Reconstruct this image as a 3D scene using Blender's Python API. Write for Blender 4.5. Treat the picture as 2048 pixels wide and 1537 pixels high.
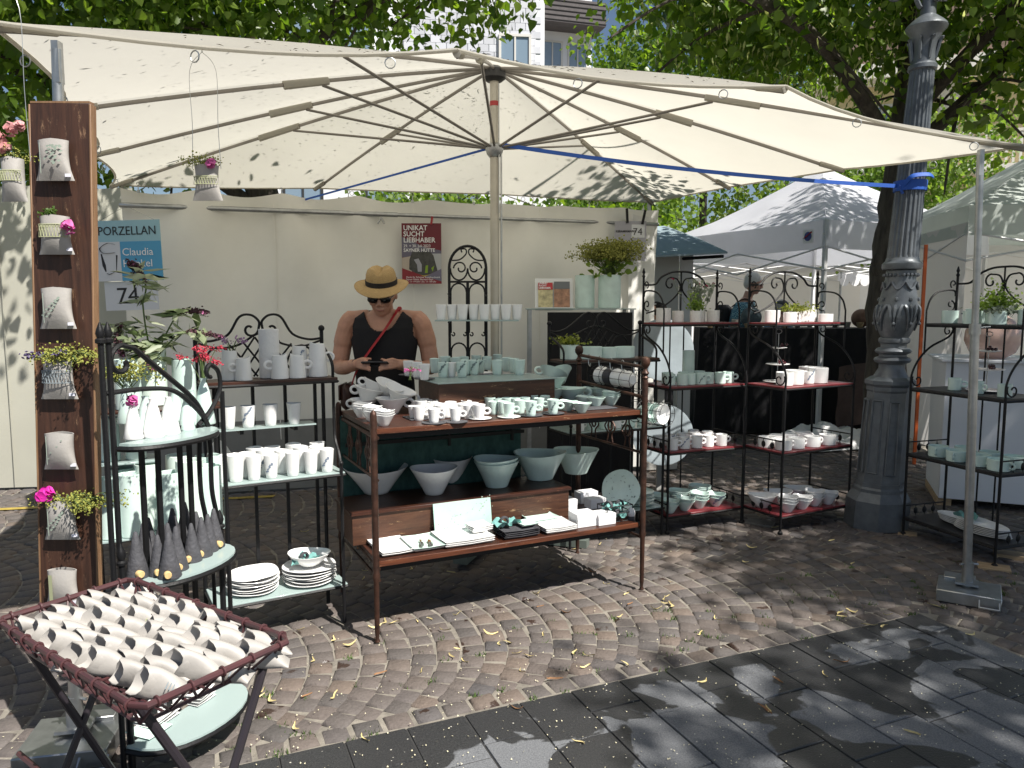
import bpy, bmesh, math, random
import numpy as np
from mathutils import Vector, Matrix, noise
from math import sin, cos, pi, radians, sqrt
random.seed(7); NR = np.random.default_rng(7)
for o in list(bpy.data.objects): bpy.data.objects.remove(o)
S = bpy.context.scene; C = S.collection
# ---------------------------------------------------------------- camera, sky, sun, exposure
CAM_H, PITCH, FPX = 1.58, radians(5.8), 1500.0
cam = bpy.data.cameras.new('camera'); cam.sensor_width = 36; cam.lens = FPX/2048*36; cam.clip_end = 500; cam.clip_start = .05
co = bpy.data.objects.new('camera', cam); C.objects.link(co)
co.location = (0, 0, CAM_H); co.rotation_euler = (pi/2-PITCH, 0, 0); S.camera = co
SUN_AZ = math.atan2(.58, -.53)          # towards the sun: right and behind the camera
SUN_EL = radians(53)
w = bpy.data.worlds.new('World'); S.world = w; w.use_nodes = True
sky = w.node_tree.nodes.new('ShaderNodeTexSky'); sky.sky_type = 'NISHITA'; sky.sun_disc = False
sky.sun_elevation = SUN_EL; sky.sun_rotation = SUN_AZ
bg = w.node_tree.nodes['Background']; bg.inputs[1].default_value = .055
w.node_tree.links.new(sky.outputs[0], bg.inputs[0])
sl = bpy.data.lights.new('sun', 'SUN'); sl.energy = 5.0; sl.angle = radians(.55); sl.color = (1, .955, .885)
so = bpy.data.objects.new('sun', sl); C.objects.link(so)
sd = Vector((sin(SUN_AZ)*cos(SUN_EL), cos(SUN_AZ)*cos(SUN_EL), sin(SUN_EL)))
so.rotation_euler = sd.to_track_quat('Z', 'Y').to_euler(); so.location = (6, -5, 12)
vs = S.view_settings; vs.view_transform = 'Standard'; vs.look = 'None'; vs.exposure = .72; vs.gamma = 1; vs.use_curve_mapping = False
# ---------------------------------------------------------------- measuring helpers (photo point -> place in the world)
def ray(x, y):
    u = (x-1024)/FPX; v = (768.5-y)/FPX
    return u, cos(PITCH)+sin(PITCH)*v, -sin(PITCH)+cos(PITCH)*v
def P(x, y, z=0.):
    r = ray(x, y); t = (z-CAM_H)/r[2]; return Vector((r[0]*t, r[1]*t, z))
def PY(x, y, Y):
    r = ray(x, y); t = Y/r[1]; return Vector((r[0]*t, Y, CAM_H+r[2]*t))
# ---------------------------------------------------------------- materials
MATS = {}
def M(name, col, rough=.5, metal=0, var=.0, vs=8., bump=0., bs=60., spec=.5, transl=0., coat=0., rand=0., stretch=None, col2=None):
    if name in MATS: return MATS[name]
    m = bpy.data.materials.new(name); m.use_nodes = True; nt = m.node_tree; N = nt.nodes; L = nt.links
    b = N['Principled BSDF']; out = N['Material Output']
    b.inputs['Base Color'].default_value = (*col, 1); b.inputs['Roughness'].default_value = rough
    b.inputs['Metallic'].default_value = metal; b.inputs['Specular IOR Level'].default_value = spec; b.inputs['Coat Weight'].default_value = coat
    tc = N.new('ShaderNodeTexCoord'); vec = tc.outputs['Object']
    if stretch:
        mp = N.new('ShaderNodeMapping'); mp.inputs['Scale'].default_value = stretch; L.new(vec, mp.inputs[0]); vec = mp.outputs[0]
    csock = None
    if var > 0 or col2:
        nz = N.new('ShaderNodeTexNoise'); nz.inputs['Scale'].default_value = vs; nz.inputs['Detail'].default_value = 6; nz.inputs['Roughness'].default_value = .62
        L.new(vec, nz.inputs['Vector'])
        cr = N.new('ShaderNodeValToRGB'); cr.color_ramp.elements[0].position = .32; cr.color_ramp.elements[1].position = .7
        c2 = col2 or tuple(min(1, c*(1+var)) for c in col); c1 = col if col2 else tuple(c*(1-var) for c in col)
        cr.color_ramp.elements[0].color = (*c1, 1); cr.color_ramp.elements[1].color = (*c2, 1)
        L.new(nz.outputs[0], cr.inputs[0]); csock = cr.outputs[0]
    if rand > 0:
        oi = N.new('ShaderNodeObjectInfo'); hs = N.new('ShaderNodeHueSaturation')
        mr = N.new('ShaderNodeMapRange'); mr.inputs[3].default_value = 1-rand; mr.inputs[4].default_value = 1+rand
        L.new(oi.outputs['Random'], mr.inputs[0]); L.new(mr.outputs[0], hs.inputs['Value'])
        if csock: L.new(csock, hs.inputs['Color'])
        else: hs.inputs['Color'].default_value = (*col, 1)
        csock = hs.outputs[0]
    if csock: L.new(csock, b.inputs['Base Color'])
    if bump > 0:
        n2 = N.new('ShaderNodeTexNoise'); n2.inputs['Scale'].default_value = bs; n2.inputs['Detail'].default_value = 4; L.new(vec, n2.inputs['Vector'])
        bp = N.new('ShaderNodeBump'); bp.inputs['Strength'].default_value = bump; bp.inputs['Distance'].default_value = .01
        L.new(n2.outputs[0], bp.inputs['Height']); L.new(bp.outputs[0], b.inputs['Normal'])
    if transl > 0:
        tr = N.new('ShaderNodeBsdfTranslucent'); mx = N.new('ShaderNodeMixShader'); mx.inputs[0].default_value = transl
        if csock: L.new(csock, tr.inputs[0])
        else: tr.inputs[0].default_value = (*col, 1)
        L.new(b.outputs[0], mx.inputs[1]); L.new(tr.outputs[0], mx.inputs[2]); L.new(mx.outputs[0], out.inputs[0])
    MATS[name] = m; return m
def attr_leaf(name, c1, c2, transl=.4, rough=.45):
    m = bpy.data.materials.new(name); m.use_nodes = True; nt = m.node_tree; N = nt.nodes; L = nt.links
    b = N['Principled BSDF']; out = N['Material Output']; b.inputs['Roughness'].default_value = rough
    at = N.new('ShaderNodeAttribute'); at.attribute_name = 'tone'
    cr = N.new('ShaderNodeValToRGB'); cr.color_ramp.elements[0].color = (*c1, 1); cr.color_ramp.elements[1].color = (*c2, 1)
    L.new(at.outputs['Fac'], cr.inputs[0]); L.new(cr.outputs[0], b.inputs['Base Color'])
    tr = N.new('ShaderNodeBsdfTranslucent'); hs = N.new('ShaderNodeHueSaturation'); hs.inputs['Value'].default_value = 2.3; hs.inputs['Saturation'].default_value = 1.15
    L.new(cr.outputs[0], hs.inputs['Color']); L.new(hs.outputs[0], tr.inputs[0])
    mx = N.new('ShaderNodeMixShader'); mx.inputs[0].default_value = transl
    L.new(b.outputs[0], mx.inputs[1]); L.new(tr.outputs[0], mx.inputs[2]); L.new(mx.outputs[0], out.inputs[0]); MATS[name] = m; return m
WHITE = M('white_porcelain', (.80, .80, .79), .19, var=.03, vs=30, bump=.06, bs=40)
CEL = M('celadon_porcelain', (.58, .72, .67), .17, var=.07, vs=14, bump=.05, bs=40, rand=.06)
BISQ = M('bisque_porcelain', (.38, .36, .335), .55, var=.05, vs=20, bump=.08, bs=70, rand=.07)
CHAR = M('charcoal_clay', (.062, .062, .070), .75, var=.2, vs=40, bump=.35, bs=90)
IRON = M('black_iron', (.008, .008, .009), .5, bump=.15, bs=80, spec=.28)
COPIRON = M('rusty_copper_iron', (.030, .017, .013), .45, metal=.5, col2=(.10, .046, .03), vs=18, bump=.3, bs=60)
REDIRON = M('red_brown_painted_iron', (.085, .030, .032), .4, col2=(.055, .028, .03), vs=20, spec=.5)
STEEL = M('galvanised_steel', (.42, .43, .43), .38, metal=.9, var=.18, vs=14)
RIB = M('anodised_rib', (.23, .21, .185), .42, metal=.5, var=.15, vs=6)
FROST = M('frosted_green_glass', (.46, .565, .55), .16, transl=.3)
GEDGE = M('glass_edge', (.07, .26, .22), .12)
REDSH = M('red_painted_shelf', (.17, .022, .028), .38, var=.2, vs=10)
BLKSH = M('black_shelf', (.02, .02, .022), .45, var=.3, vs=10)
CLOTHB = M('black_cloth', (.006, .006, .008), .9, bump=.4, bs=20)
CANOPY = M('ivory_canopy_cloth', (.635, .61, .54), .85, var=.035, vs=1.6, transl=.62, bump=.05, bs=4)
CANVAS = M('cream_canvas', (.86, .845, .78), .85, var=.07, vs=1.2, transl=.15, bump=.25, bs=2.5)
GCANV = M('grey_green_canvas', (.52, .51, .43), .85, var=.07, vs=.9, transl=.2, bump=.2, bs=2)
BLACKP = M('black_print', (.01, .01, .012), .5)
def wood(name, dark, light, stretch, rough=.5, worn=None, bump=.25):
    m = bpy.data.materials.new(name); m.use_nodes = True; nt = m.node_tree; N = nt.nodes; L = nt.links; b = N['Principled BSDF']
    b.inputs['Roughness'].default_value = rough
    tc = N.new('ShaderNodeTexCoord'); mp = N.new('ShaderNodeMapping'); mp.inputs['Scale'].default_value = stretch; L.new(tc.outputs['Object'], mp.inputs[0])
    n1 = N.new('ShaderNodeTexNoise'); n1.inputs['Scale'].default_value = 6; n1.inputs['Detail'].default_value = 9; n1.inputs['Roughness'].default_value = .68; n1.inputs['Distortion'].default_value = .6
    L.new(mp.outputs[0], n1.inputs['Vector'])
    cr = N.new('ShaderNodeValToRGB'); cr.color_ramp.elements[0].position = .33; cr.color_ramp.elements[1].position = .72
    cr.color_ramp.elements[0].color = (*dark, 1); cr.color_ramp.elements[1].color = (*light, 1); L.new(n1.outputs[0], cr.inputs[0])
    n2 = N.new('ShaderNodeTexNoise'); n2.inputs['Scale'].default_value = 6; n2.inputs['Detail'].default_value = 12; n2.inputs['Roughness'].default_value = .82
    mp2 = N.new('ShaderNodeMapping'); mp2.inputs['Scale'].default_value = tuple(1+.6*s for s in stretch); L.new(tc.outputs['Object'], mp2.inputs[0]); L.new(mp2.outputs[0], n2.inputs['Vector'])
    cr2 = N.new('ShaderNodeValToRGB'); cr2.color_ramp.elements[0].position = .585; cr2.color_ramp.elements[1].position = .66
    L.new(n2.outputs[0], cr2.inputs[0])
    mx = N.new('ShaderNodeMix'); mx.data_type = 'RGBA'; mx.inputs['B'].default_value = (*(worn or light), 1)
    L.new(cr2.outputs[0], mx.inputs['Factor']); L.new(cr.outputs[0], mx.inputs['A']); L.new(mx.outputs['Result'], b.inputs['Base Color'])
    bp = N.new('ShaderNodeBump'); bp.inputs['Strength'].default_value = bump; bp.inputs['Distance'].default_value = .004
    L.new(n1.outputs[0], bp.inputs['Height']); L.new(bp.outputs[0], b.inputs['Normal']); MATS[name] = m; return m
PLANKW = wood('worn_brown_plank', (.026, .011, .007), (.082, .035, .020), (9, 9, .7), .55, (.26, .155, .09))
PLANKE = wood('worn_plank_edge', (.16, .085, .045), (.32, .19, .10), (9, 9, .7), .55, (.2, .08, .03))
TABW = wood('dark_red_table_wood', (.022, .007, .004), (.064, .019, .009), (.8, 9, 9), .40, (.24, .10, .05))
TABE = wood('worn_table_edge', (.045, .012, .005), (.14, .04, .014), (.8, 9, 9), .5, (.55, .36, .2), .5)
CRATEW = wood('old_crate_wood', (.034, .012, .006), (.10, .040, .019), (.8, 8, 8), .55, (.42, .27, .14), .4)
PALEW = wood('pale_wood', (.30, .20, .11), (.5, .37, .23), (1, 8, 8), .6, (.55, .45, .3))
# ---------------------------------------------------------------- mesh builder
class MB:
    def __init__(s): s.v = []; s.f = []; s.m = []; s.mi = 0
    def add(s, vs, fs, T=None):
        o = len(s.v); s.v += [(T @ Vector(p)) if T else Vector(p) for p in vs]
        s.f += [tuple(i+o for i in f) for f in fs]; s.m += [s.mi]*len(fs); return s
    def box(s, c, d, rz=0, T=None, bev=0.):
        x, y, z = d[0]/2, d[1]/2, d[2]/2
        R = Matrix.Translation(c) @ Matrix.Rotation(rz, 4, 'Z')
        if T: R = T @ R
        if bev > 0:
            b = min(bev, x*.9, y*.9, z*.9); vs = []
            for sz in (-1, 1):
                for sx, sy in ((-1, -1), (1, -1), (1, 1), (-1, 1)):
                    vs += [(sx*(x-b), sy*(y-b), sz*z), (sx*x, sy*(y-b), sz*(z-b)), (sx*(x-b), sy*y, sz*(z-b))]
            bm = bmesh.new(); bv = [bm.verts.new(p) for p in vs]; bmesh.ops.convex_hull(bm, input=bv); bm.verts.index_update()
            bmesh.ops.dissolve_limit(bm, angle_limit=.01, verts=bm.verts, edges=bm.edges); bm.verts.index_update()
            s.add([v.co[:] for v in bm.verts], [tuple(v.index for v in f.verts) for f in bm.faces], R); bm.free(); return s
        return s.add([(a, b, c2) for c2 in (-z, z) for a, b in ((-x, -y), (x, -y), (x, y), (-x, y))],
                     [(3, 2, 1, 0), (4, 5, 6, 7), (0, 1, 5, 4), (1, 2, 6, 5), (2, 3, 7, 6), (3, 0, 4, 7)], R)
    def tube(s, pts, r, n=8, closed=False, T=None, flat=None):
        pts = [Vector(p) for p in pts]; k = len(pts); rr = r if isinstance(r, (list, tuple)) else [r]*k
        rings = []; up = None
        for i, p in enumerate(pts):
            a = pts[i-1] if (i > 0 or closed) else p; b = pts[(i+1) % k] if (i < k-1 or closed) else p
            t = (b-a); t = t.normalized() if t.length > 1e-9 else Vector((0, 0, 1))
            if up is None: up = Vector((0, 0, 1)) if abs(t.z) < .9 else Vector((0, 1, 0))
            sx = t.cross(up); sx = sx.normalized() if sx.length > 1e-6 else Vector((1, 0, 0)); up = sx.cross(t).normalized()
            f1, f2 = flat or (1, 1)
            rings.append([p+rr[i]*(sx*cos(2*pi*j/n)*f1+up*sin(2*pi*j/n)*f2) for j in range(n)])
        vs = [q for g in rings for q in g]; fs = []
        for i in range(k if closed else k-1):
            i2 = (i+1) % k
            for j in range(n): fs.append((i*n+j, i*n+(j+1) % n, i2*n+(j+1) % n, i2*n+j))
        if not closed: fs += [tuple(range(n-1, -1, -1)), tuple((k-1)*n+j for j in range(n))]
        return s.add(vs, fs, T)
    def lathe(s, prof, n=20, wob=None, T=None):
        vs = []; fs = []; zmax = max(p[1] for p in prof) or 1
        for r, z in prof:
            for j in range(n):
                a = 2*pi*j/n; q, dz = wob(a, z/zmax) if wob else (1, 0); vs.append((r*q*cos(a), r*q*sin(a), z+dz))
        for i in range(len(prof)-1):
            for j in range(n): fs.append((i*n+j, i*n+(j+1) % n, (i+1)*n+(j+1) % n, (i+1)*n+j))
        if prof[0][0] > 1e-6: fs.append(tuple(range(n-1, -1, -1)))
        if prof[-1][0] > 1e-6: fs.append(tuple((len(prof)-1)*n+j for j in range(n)))
        return s.add(vs, fs, T)
    def loft(s, rings, n=24, T=None):            # rings: (x,y,z,rx,ry) horizontal ellipses
        vs = []; fs = []
        for x, y, z, rx, ry in rings:
            for j in range(n): a = 2*pi*j/n; vs.append((x+rx*cos(a), y+ry*sin(a), z))
        for i in range(len(rings)-1):
            for j in range(n): fs.append((i*n+j, i*n+(j+1) % n, (i+1)*n+(j+1) % n, (i+1)*n+j))
        fs += [tuple(range(n-1, -1, -1)), tuple((len(rings)-1)*n+j for j in range(n))]
        return s.add(vs, fs, T)
    def ball(s, c, r, n=10, sc=(1, 1, 1), T=None):
        m = n//2+1; pr = [(sin(pi*i/m), -cos(pi*i/m)) for i in range(m+1)]
        R = Matrix.Translation(c) @ Matrix.Diagonal((r*sc[0], r*sc[1], r*sc[2], 1))
        if T: R = T @ R
        return s.lathe([(max(a, 1e-7), b) for a, b in pr], n, None, R)
    def prism(s, poly, z0, z1, T=None):
        n = len(poly)
        return s.add([(x, y, z0) for x, y in poly]+[(x, y, z1) for x, y in poly],
                     [tuple(range(n-1, -1, -1)), tuple(range(n, 2*n))]+[(i, (i+1) % n, n+(i+1) % n, n+i) for i in range(n)], T)
    def mesh(s, name, mats, smooth=True, ang=40):
        me = bpy.data.meshes.new(name); me.from_pydata([v[:] for v in s.v], [], s.f)
        for m in (mats if isinstance(mats, (list, tuple)) else [mats]): me.materials.append(m)
        if isinstance(mats, (list, tuple)): me.polygons.foreach_set('material_index', s.m)
        if smooth:
            me.polygons.foreach_set('use_smooth', [True]*len(me.polygons)); me.set_sharp_from_angle(angle=radians(ang))
        me.update(); return me
    def build(s, name, mats, parent=None, smooth=True, ang=40): return ob(name, s.mesh(name, mats, smooth, ang), parent)
def ob(name, me, parent=None, loc=None, rz=0):
    o = bpy.data.objects.new(name, me); C.objects.link(o)
    if parent: o.parent = parent
    if loc is not None: o.location = loc
    if rz: o.rotation_euler = (0, 0, rz)
    return o
def tag(o, label, cat=None, group=None, kind=None):
    if label: o['label'] = label
    if cat: o['category'] = cat
    if group: o['group'] = group
    if kind: o['kind'] = kind
    return o
def thing(name, label, cat, loc=(0, 0, 0), rz=0, group=None): return tag(ob(name, None, None, loc, rz), label, cat, group)
KIDS = {}
def dup(root, loc, rot=(0, 0, 0), label=None, group=None, sc=1., mat=None):
    r = root.copy(); C.objects.link(r); r.location = loc; r.rotation_euler = rot; r.scale = (sc,)*3 if not isinstance(sc, (tuple, list)) else sc
    if label: r['label'] = label
    if group: r['group'] = group
    kids = KIDS.get(root.name)
    if kids is None: kids = KIDS[root.name] = [(k, list(k.children)) for k in root.children]
    for k, gs in kids:
        c = k.copy(); C.objects.link(c); c.parent = r
        for g in gs:
            d = g.copy(); C.objects.link(d); d.parent = c
    return r
class Kind:                                       # a kind of thing; the first place() moves the original, later ones copy it
    def __init__(s, make, cat): s.make = make; s.cat = cat; s.o = None
    def at(s, loc, label, group, rz=0., rot=None, sc=1.):
        rot = rot or (0, 0, rz)
        if s.o is None:
            s.o = s.make(); tag(s.o, label, s.cat, group); s.o.location = loc; s.o.rotation_euler = rot; s.o.scale = (sc,)*3 if not isinstance(sc, (tuple, list)) else sc
            return s.o
        return dup(s.o, loc, rot, label, group, sc)
def crv(pts, n=6, closed=False):                  # Catmull-Rom through points
    p = [Vector(q) for q in pts]; k = len(p); out = []
    for i in range(k if closed else k-1):
        a, b, c, d = (p[(i-1) % k], p[i], p[(i+1) % k], p[(i+2) % k]) if closed else (p[max(i-1, 0)], p[i], p[i+1], p[min(i+2, k-1)])
        for j in range(n):
            t = j/n; out.append(.5*((2*b)+(c-a)*t+(2*a-5*b+4*c-d)*t*t+(3*b-a-3*c+d)*t**3))
    if not closed: out.append(p[-1])
    return out
def spiral(c, r0, r1, a0, a1, ax, ay, n=14):      # curl in the plane of ax, ay
    c, ax, ay = Vector(c), Vector(ax), Vector(ay); o = []
    for i in range(n+1):
        t = i/n; a = a0+(a1-a0)*t; r = r0+(r1-r0)*t; o.append(c+ax*(r*cos(a))+ay*(r*sin(a)))
    return o
def text_mesh(txt, size, mat, ext=.0006, align='LEFT', bold=0.):
    cu = bpy.data.curves.new('lettering', 'FONT'); cu.body = txt; cu.size = size; cu.extrude = ext; cu.offset = bold; cu.align_x = align
    cu.resolution_u = 3
    o = bpy.data.objects.new('lettering', cu); C.objects.link(o); dg = bpy.context.evaluated_depsgraph_get()
    me = bpy.data.meshes.new_from_object(o.evaluated_get(dg)); bpy.data.objects.remove(o); bpy.data.curves.remove(cu)
    me.materials.clear(); me.materials.append(mat); return me
STAND = Matrix.Rotation(pi/2, 4, 'X')             # lay (x,y) drawings upright facing -Y
def lettering(parent, txt, x, z, size, mat, y=-.004, align='LEFT', bold=0., sx=1.):
    me = text_mesh(txt, size, mat, align=align, bold=bold); me.transform(STAND)
    o = ob('lettering', me, parent, (x, y, z)); o.scale = (sx, 1, 1); return o
def evalmesh(o):
    dg = bpy.context.evaluated_depsgraph_get(); dg.update(); return bpy.data.meshes.new_from_object(o.evaluated_get(dg))
def melt(mb, mat, voxel=.006, smooth=6):          # fuse overlapping solids into one continuous skin
    me = mb.mesh('tmp', mat); o = bpy.data.objects.new('tmp', me); C.objects.link(o)
    r = o.modifiers.new('r', 'REMESH'); r.mode = 'VOXEL'; r.voxel_size = voxel
    if smooth: q = o.modifiers.new('s', 'SMOOTH'); q.iterations = smooth; q.factor = .5
    m2 = evalmesh(o); bpy.data.objects.remove(o); m2.materials.clear(); m2.materials.append(mat)
    m2.polygons.foreach_set('use_smooth', [True]*len(m2.polygons)); return m2
def frame(o, ex):                                  # yaw of a direction
    return math.atan2(ex[1], ex[0])
# ================================================================ ground: arched cobbles, slab pavement
SAND = M('sandy_joint_soil', (.21, .19, .16), .95, var=.35, vs=9, bump=.5, bs=60)
g = MB(); g.add([(-60, -30, -.0095), (60, -30, -.0095), (60, 90, -.0095), (-60, 90, -.0095)], [(0, 1, 2, 3)])
ground = g.build('ground', SAND, smooth=False); ground['kind'] = 'structure'
def cobble_mat():
    m = bpy.data.materials.new('porphyry_cobble'); m.use_nodes = True; nt = m.node_tree; N = nt.nodes; L = nt.links; b = N['Principled BSDF']
    at = N.new('ShaderNodeAttribute'); at.attribute_name = 'tone'
    oi = N.new('ShaderNodeObjectInfo'); ad = N.new('ShaderNodeMath'); ad.operation = 'ADD'; L.new(at.outputs['Fac'], ad.inputs[0])
    # single stones take their tone from the object, the joined far field from the attribute
    L.new(oi.outputs['Random'], ad.inputs[1]); fr = N.new('ShaderNodeMath'); fr.operation = 'FRACT'; L.new(ad.outputs[0], fr.inputs[0])
    cr = N.new('ShaderNodeValToRGB'); E = cr.color_ramp.elements
    E[0].position = 0; E[0].color = (.082, .074, .07, 1); E[1].position = 1; E[1].color = (.11, .098, .092, 1)
    for p, c in ((.25, (0.110, 0.094, 0.086)), (.5, (0.123, 0.101, 0.090)), (.72, (0.088, 0.081, 0.081)), (.86, (0.145, 0.113, 0.092)), (.94, (0.136, 0.107, 0.090))):
        e = E.new(p); e.color = (*c, 1)
    L.new(fr.outputs[0], cr.inputs[0])
    geo = N.new('ShaderNodeNewGeometry'); nz = N.new('ShaderNodeTexNoise'); nz.inputs['Scale'].default_value = 45; nz.inputs['Detail'].default_value = 6; nz.inputs['Roughness'].default_value = .7
    L.new(geo.outputs['Position'], nz.inputs['Vector'])
    mr = N.new('ShaderNodeMapRange'); mr.inputs[3].default_value = .62; mr.inputs[4].default_value = 1.38; L.new(nz.outputs[0], mr.inputs[0])
    hs = N.new('ShaderNodeHueSaturation'); L.new(cr.outputs[0], hs.inputs['Color']); L.new(mr.outputs[0], hs.inputs['Value'])
    # damp spots
    n3 = N.new('ShaderNodeTexNoise'); n3.inputs['Scale'].default_value = 5.5; n3.inputs['Detail'].default_value = 5; L.new(geo.outputs['Position'], n3.inputs['Vector'])
    c3 = N.new('ShaderNodeValToRGB'); c3.color_ramp.elements[0].position = .645; c3.color_ramp.elements[1].position = .665; L.new(n3.outputs[0], c3.inputs[0])
    mx = N.new('ShaderNodeMix'); mx.data_type = 'RGBA'; mx.inputs['B'].default_value = (.045, .028, .022, 1)
    L.new(c3.outputs[0], mx.inputs['Factor']); L.new(hs.outputs[0], mx.inputs['A']); L.new(mx.outputs['Result'], b.inputs['Base Color'])
    rr = N.new('ShaderNodeMapRange'); rr.inputs[3].default_value = .78; rr.inputs[4].default_value = .3; L.new(c3.outputs[0], rr.inputs[0]); L.new(rr.outputs[0], b.inputs['Roughness'])
    n4 = N.new('ShaderNodeTexNoise'); n4.inputs['Scale'].default_value = 70; n4.inputs['Detail'].default_value = 5; L.new(geo.outputs['Position'], n4.inputs['Vector'])
    bp = N.new('ShaderNodeBump'); bp.inputs['Strength'].default_value = .45; bp.inputs['Distance'].default_value = .012
    L.new(n4.outputs[0], bp.inputs['Height']); L.new(bp.outputs[0], b.inputs['Normal']); return m
COB = cobble_mat()
def slab_mat():
    m = bpy.data.materials.new('concrete_slab'); m.use_nodes = True; nt = m.node_tree; N = nt.nodes; L = nt.links; b = N['Principled BSDF']
    geo = N.new('ShaderNodeNewGeometry')
    def nz(sc, det=5, ro=.6, dist=0):
        n = N.new('ShaderNodeTexNoise'); n.inputs['Scale'].default_value = sc; n.inputs['Detail'].default_value = det; n.inputs['Roughness'].default_value = ro; n.inputs['Distortion'].default_value = dist
        L.new(geo.outputs['Position'], n.inputs['Vector']); return n.outputs[0]
    def ramp(s, a, c, c1=(0, 0, 0), c2=(1, 1, 1)):
        r = N.new('ShaderNodeValToRGB'); r.color_ramp.elements[0].position = a; r.color_ramp.elements[1].position = c
        r.color_ramp.elements[0].color = (*c1, 1); r.color_ramp.elements[1].color = (*c2, 1); L.new(s, r.inputs[0]); return r.outputs[0]
    base = ramp(nz(160, 3, .8), .3, .75, (.075, .080, .088), (.21, .215, .225))
    wet = ramp(nz(2.4, 5, .42, .7), .498, .508)           # spilt water, dried in patches
    # a broad wet band along the border of the cobbles
    sep = N.new('ShaderNodeVectorMath'); sep.operation = 'DOT_PRODUCT'; sep.inputs[1].default_value = (-.389, .921, 0); L.new(geo.outputs['Position'], sep.inputs[0])
    ns = N.new('ShaderNodeMath'); ns.operation = 'MULTIPLY_ADD'; ns.inputs[1].default_value = .5; L.new(nz(2.6, 4), ns.inputs[0]); L.new(sep.outputs['Value'], ns.inputs[2])
    mr = N.new('ShaderNodeMapRange'); mr.inputs[1].default_value = 2.74; mr.inputs[2].default_value = 2.76; L.new(ns.outputs[0], mr.inputs[0])
    mxw = N.new('ShaderNodeMath'); mxw.operation = 'MAXIMUM'; L.new(wet, mxw.inputs[0]); L.new(mr.outputs[0], mxw.inputs[1])
    mx = N.new('ShaderNodeMix'); mx.data_type = 'RGBA'; mx.blend_type = 'MULTIPLY'; L.new(mxw.outputs[0], mx.inputs['Factor']); L.new(base, mx.inputs['A']); mx.inputs['B'].default_value = (.25, .245, .24, 1)
    vo = N.new('ShaderNodeTexVoronoi'); vo.inputs['Scale'].default_value = 26; L.new(geo.outputs['Position'], vo.inputs['Vector'])
    sp = ramp(vo.outputs['Distance'], .07, .10, (1, 1, 1), (0, 0, 0))
    vm = N.new('ShaderNodeMath'); vm.operation = 'MULTIPLY'; L.new(sp, vm.inputs[0]); L.new(ramp(nz(14, 2), .5, .55), vm.inputs[1])
    m2 = N.new('ShaderNodeMix'); m2.data_type = 'RGBA'; m2.inputs['B'].default_value = (.5, .48, .42, 1); L.new(vm.outputs[0], m2.inputs['Factor']); L.new(mx.outputs['Result'], m2.inputs['A'])
    L.new(m2.outputs['Result'], b.inputs['Base Color'])
    rr = N.new('ShaderNodeMapRange'); rr.inputs[3].default_value = .85; rr.inputs[4].default_value = .32; L.new(mxw.outputs[0], rr.inputs[0]); L.new(rr.outputs[0], b.inputs['Roughness'])
    bp = N.new('ShaderNodeBump'); bp.inputs['Strength'].default_value = .35; bp.inputs['Distance'].default_value = .006; L.new(nz(130, 3), bp.inputs['Height']); L.new(bp.outputs[0], b.inputs['Normal']); return m
SLAB = slab_mat()
B0, B1, B2 = P(507, 1524), P(1839, 1228), P(2043, 1315)       # border of the slab pavement
bdir = (B1-B0).normalized(); bnor = Vector((-bdir.y, bdir.x, 0)); b2 = (B2-B1).normalized(); b2n = Vector((b2.y, -b2.x, 0))
if (B0-B1).dot(-b2n) > 0: b2n = -b2n
def clip_poly(poly, p0, n):                                    # keep the side where (q-p0).n < 0
    out = []
    for i in range(len(poly)):
        a, b = poly[i], poly[(i+1) % len(poly)]; da, db = (a-p0).dot(n), (b-p0).dot(n)
        if da < 0: out.append(a)
        if da*db < 0: out.append(a+(b-a)*(da/(da-db)))
    return out
pav = ob('pavement', None); pav['kind'] = 'structure'
q = MB(); q.add([(p.x, p.y, -.006) for p in (B0-bdir*6, B1, B2+(B2-B1).normalized()*4, B2+(B2-B1).normalized()*4-bdir*9)], [(0, 3, 2, 1)]); q.build('bedding', M('dark_bedding', (.03, .03, .03), .95), pav, smooth=False)
sdir = (P(1581, 1533)-P(1384, 1383)).normalized(); snor = Vector((-sdir.y, sdir.x, 0)); s0 = P(1384, 1383)
wd = .232
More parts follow.
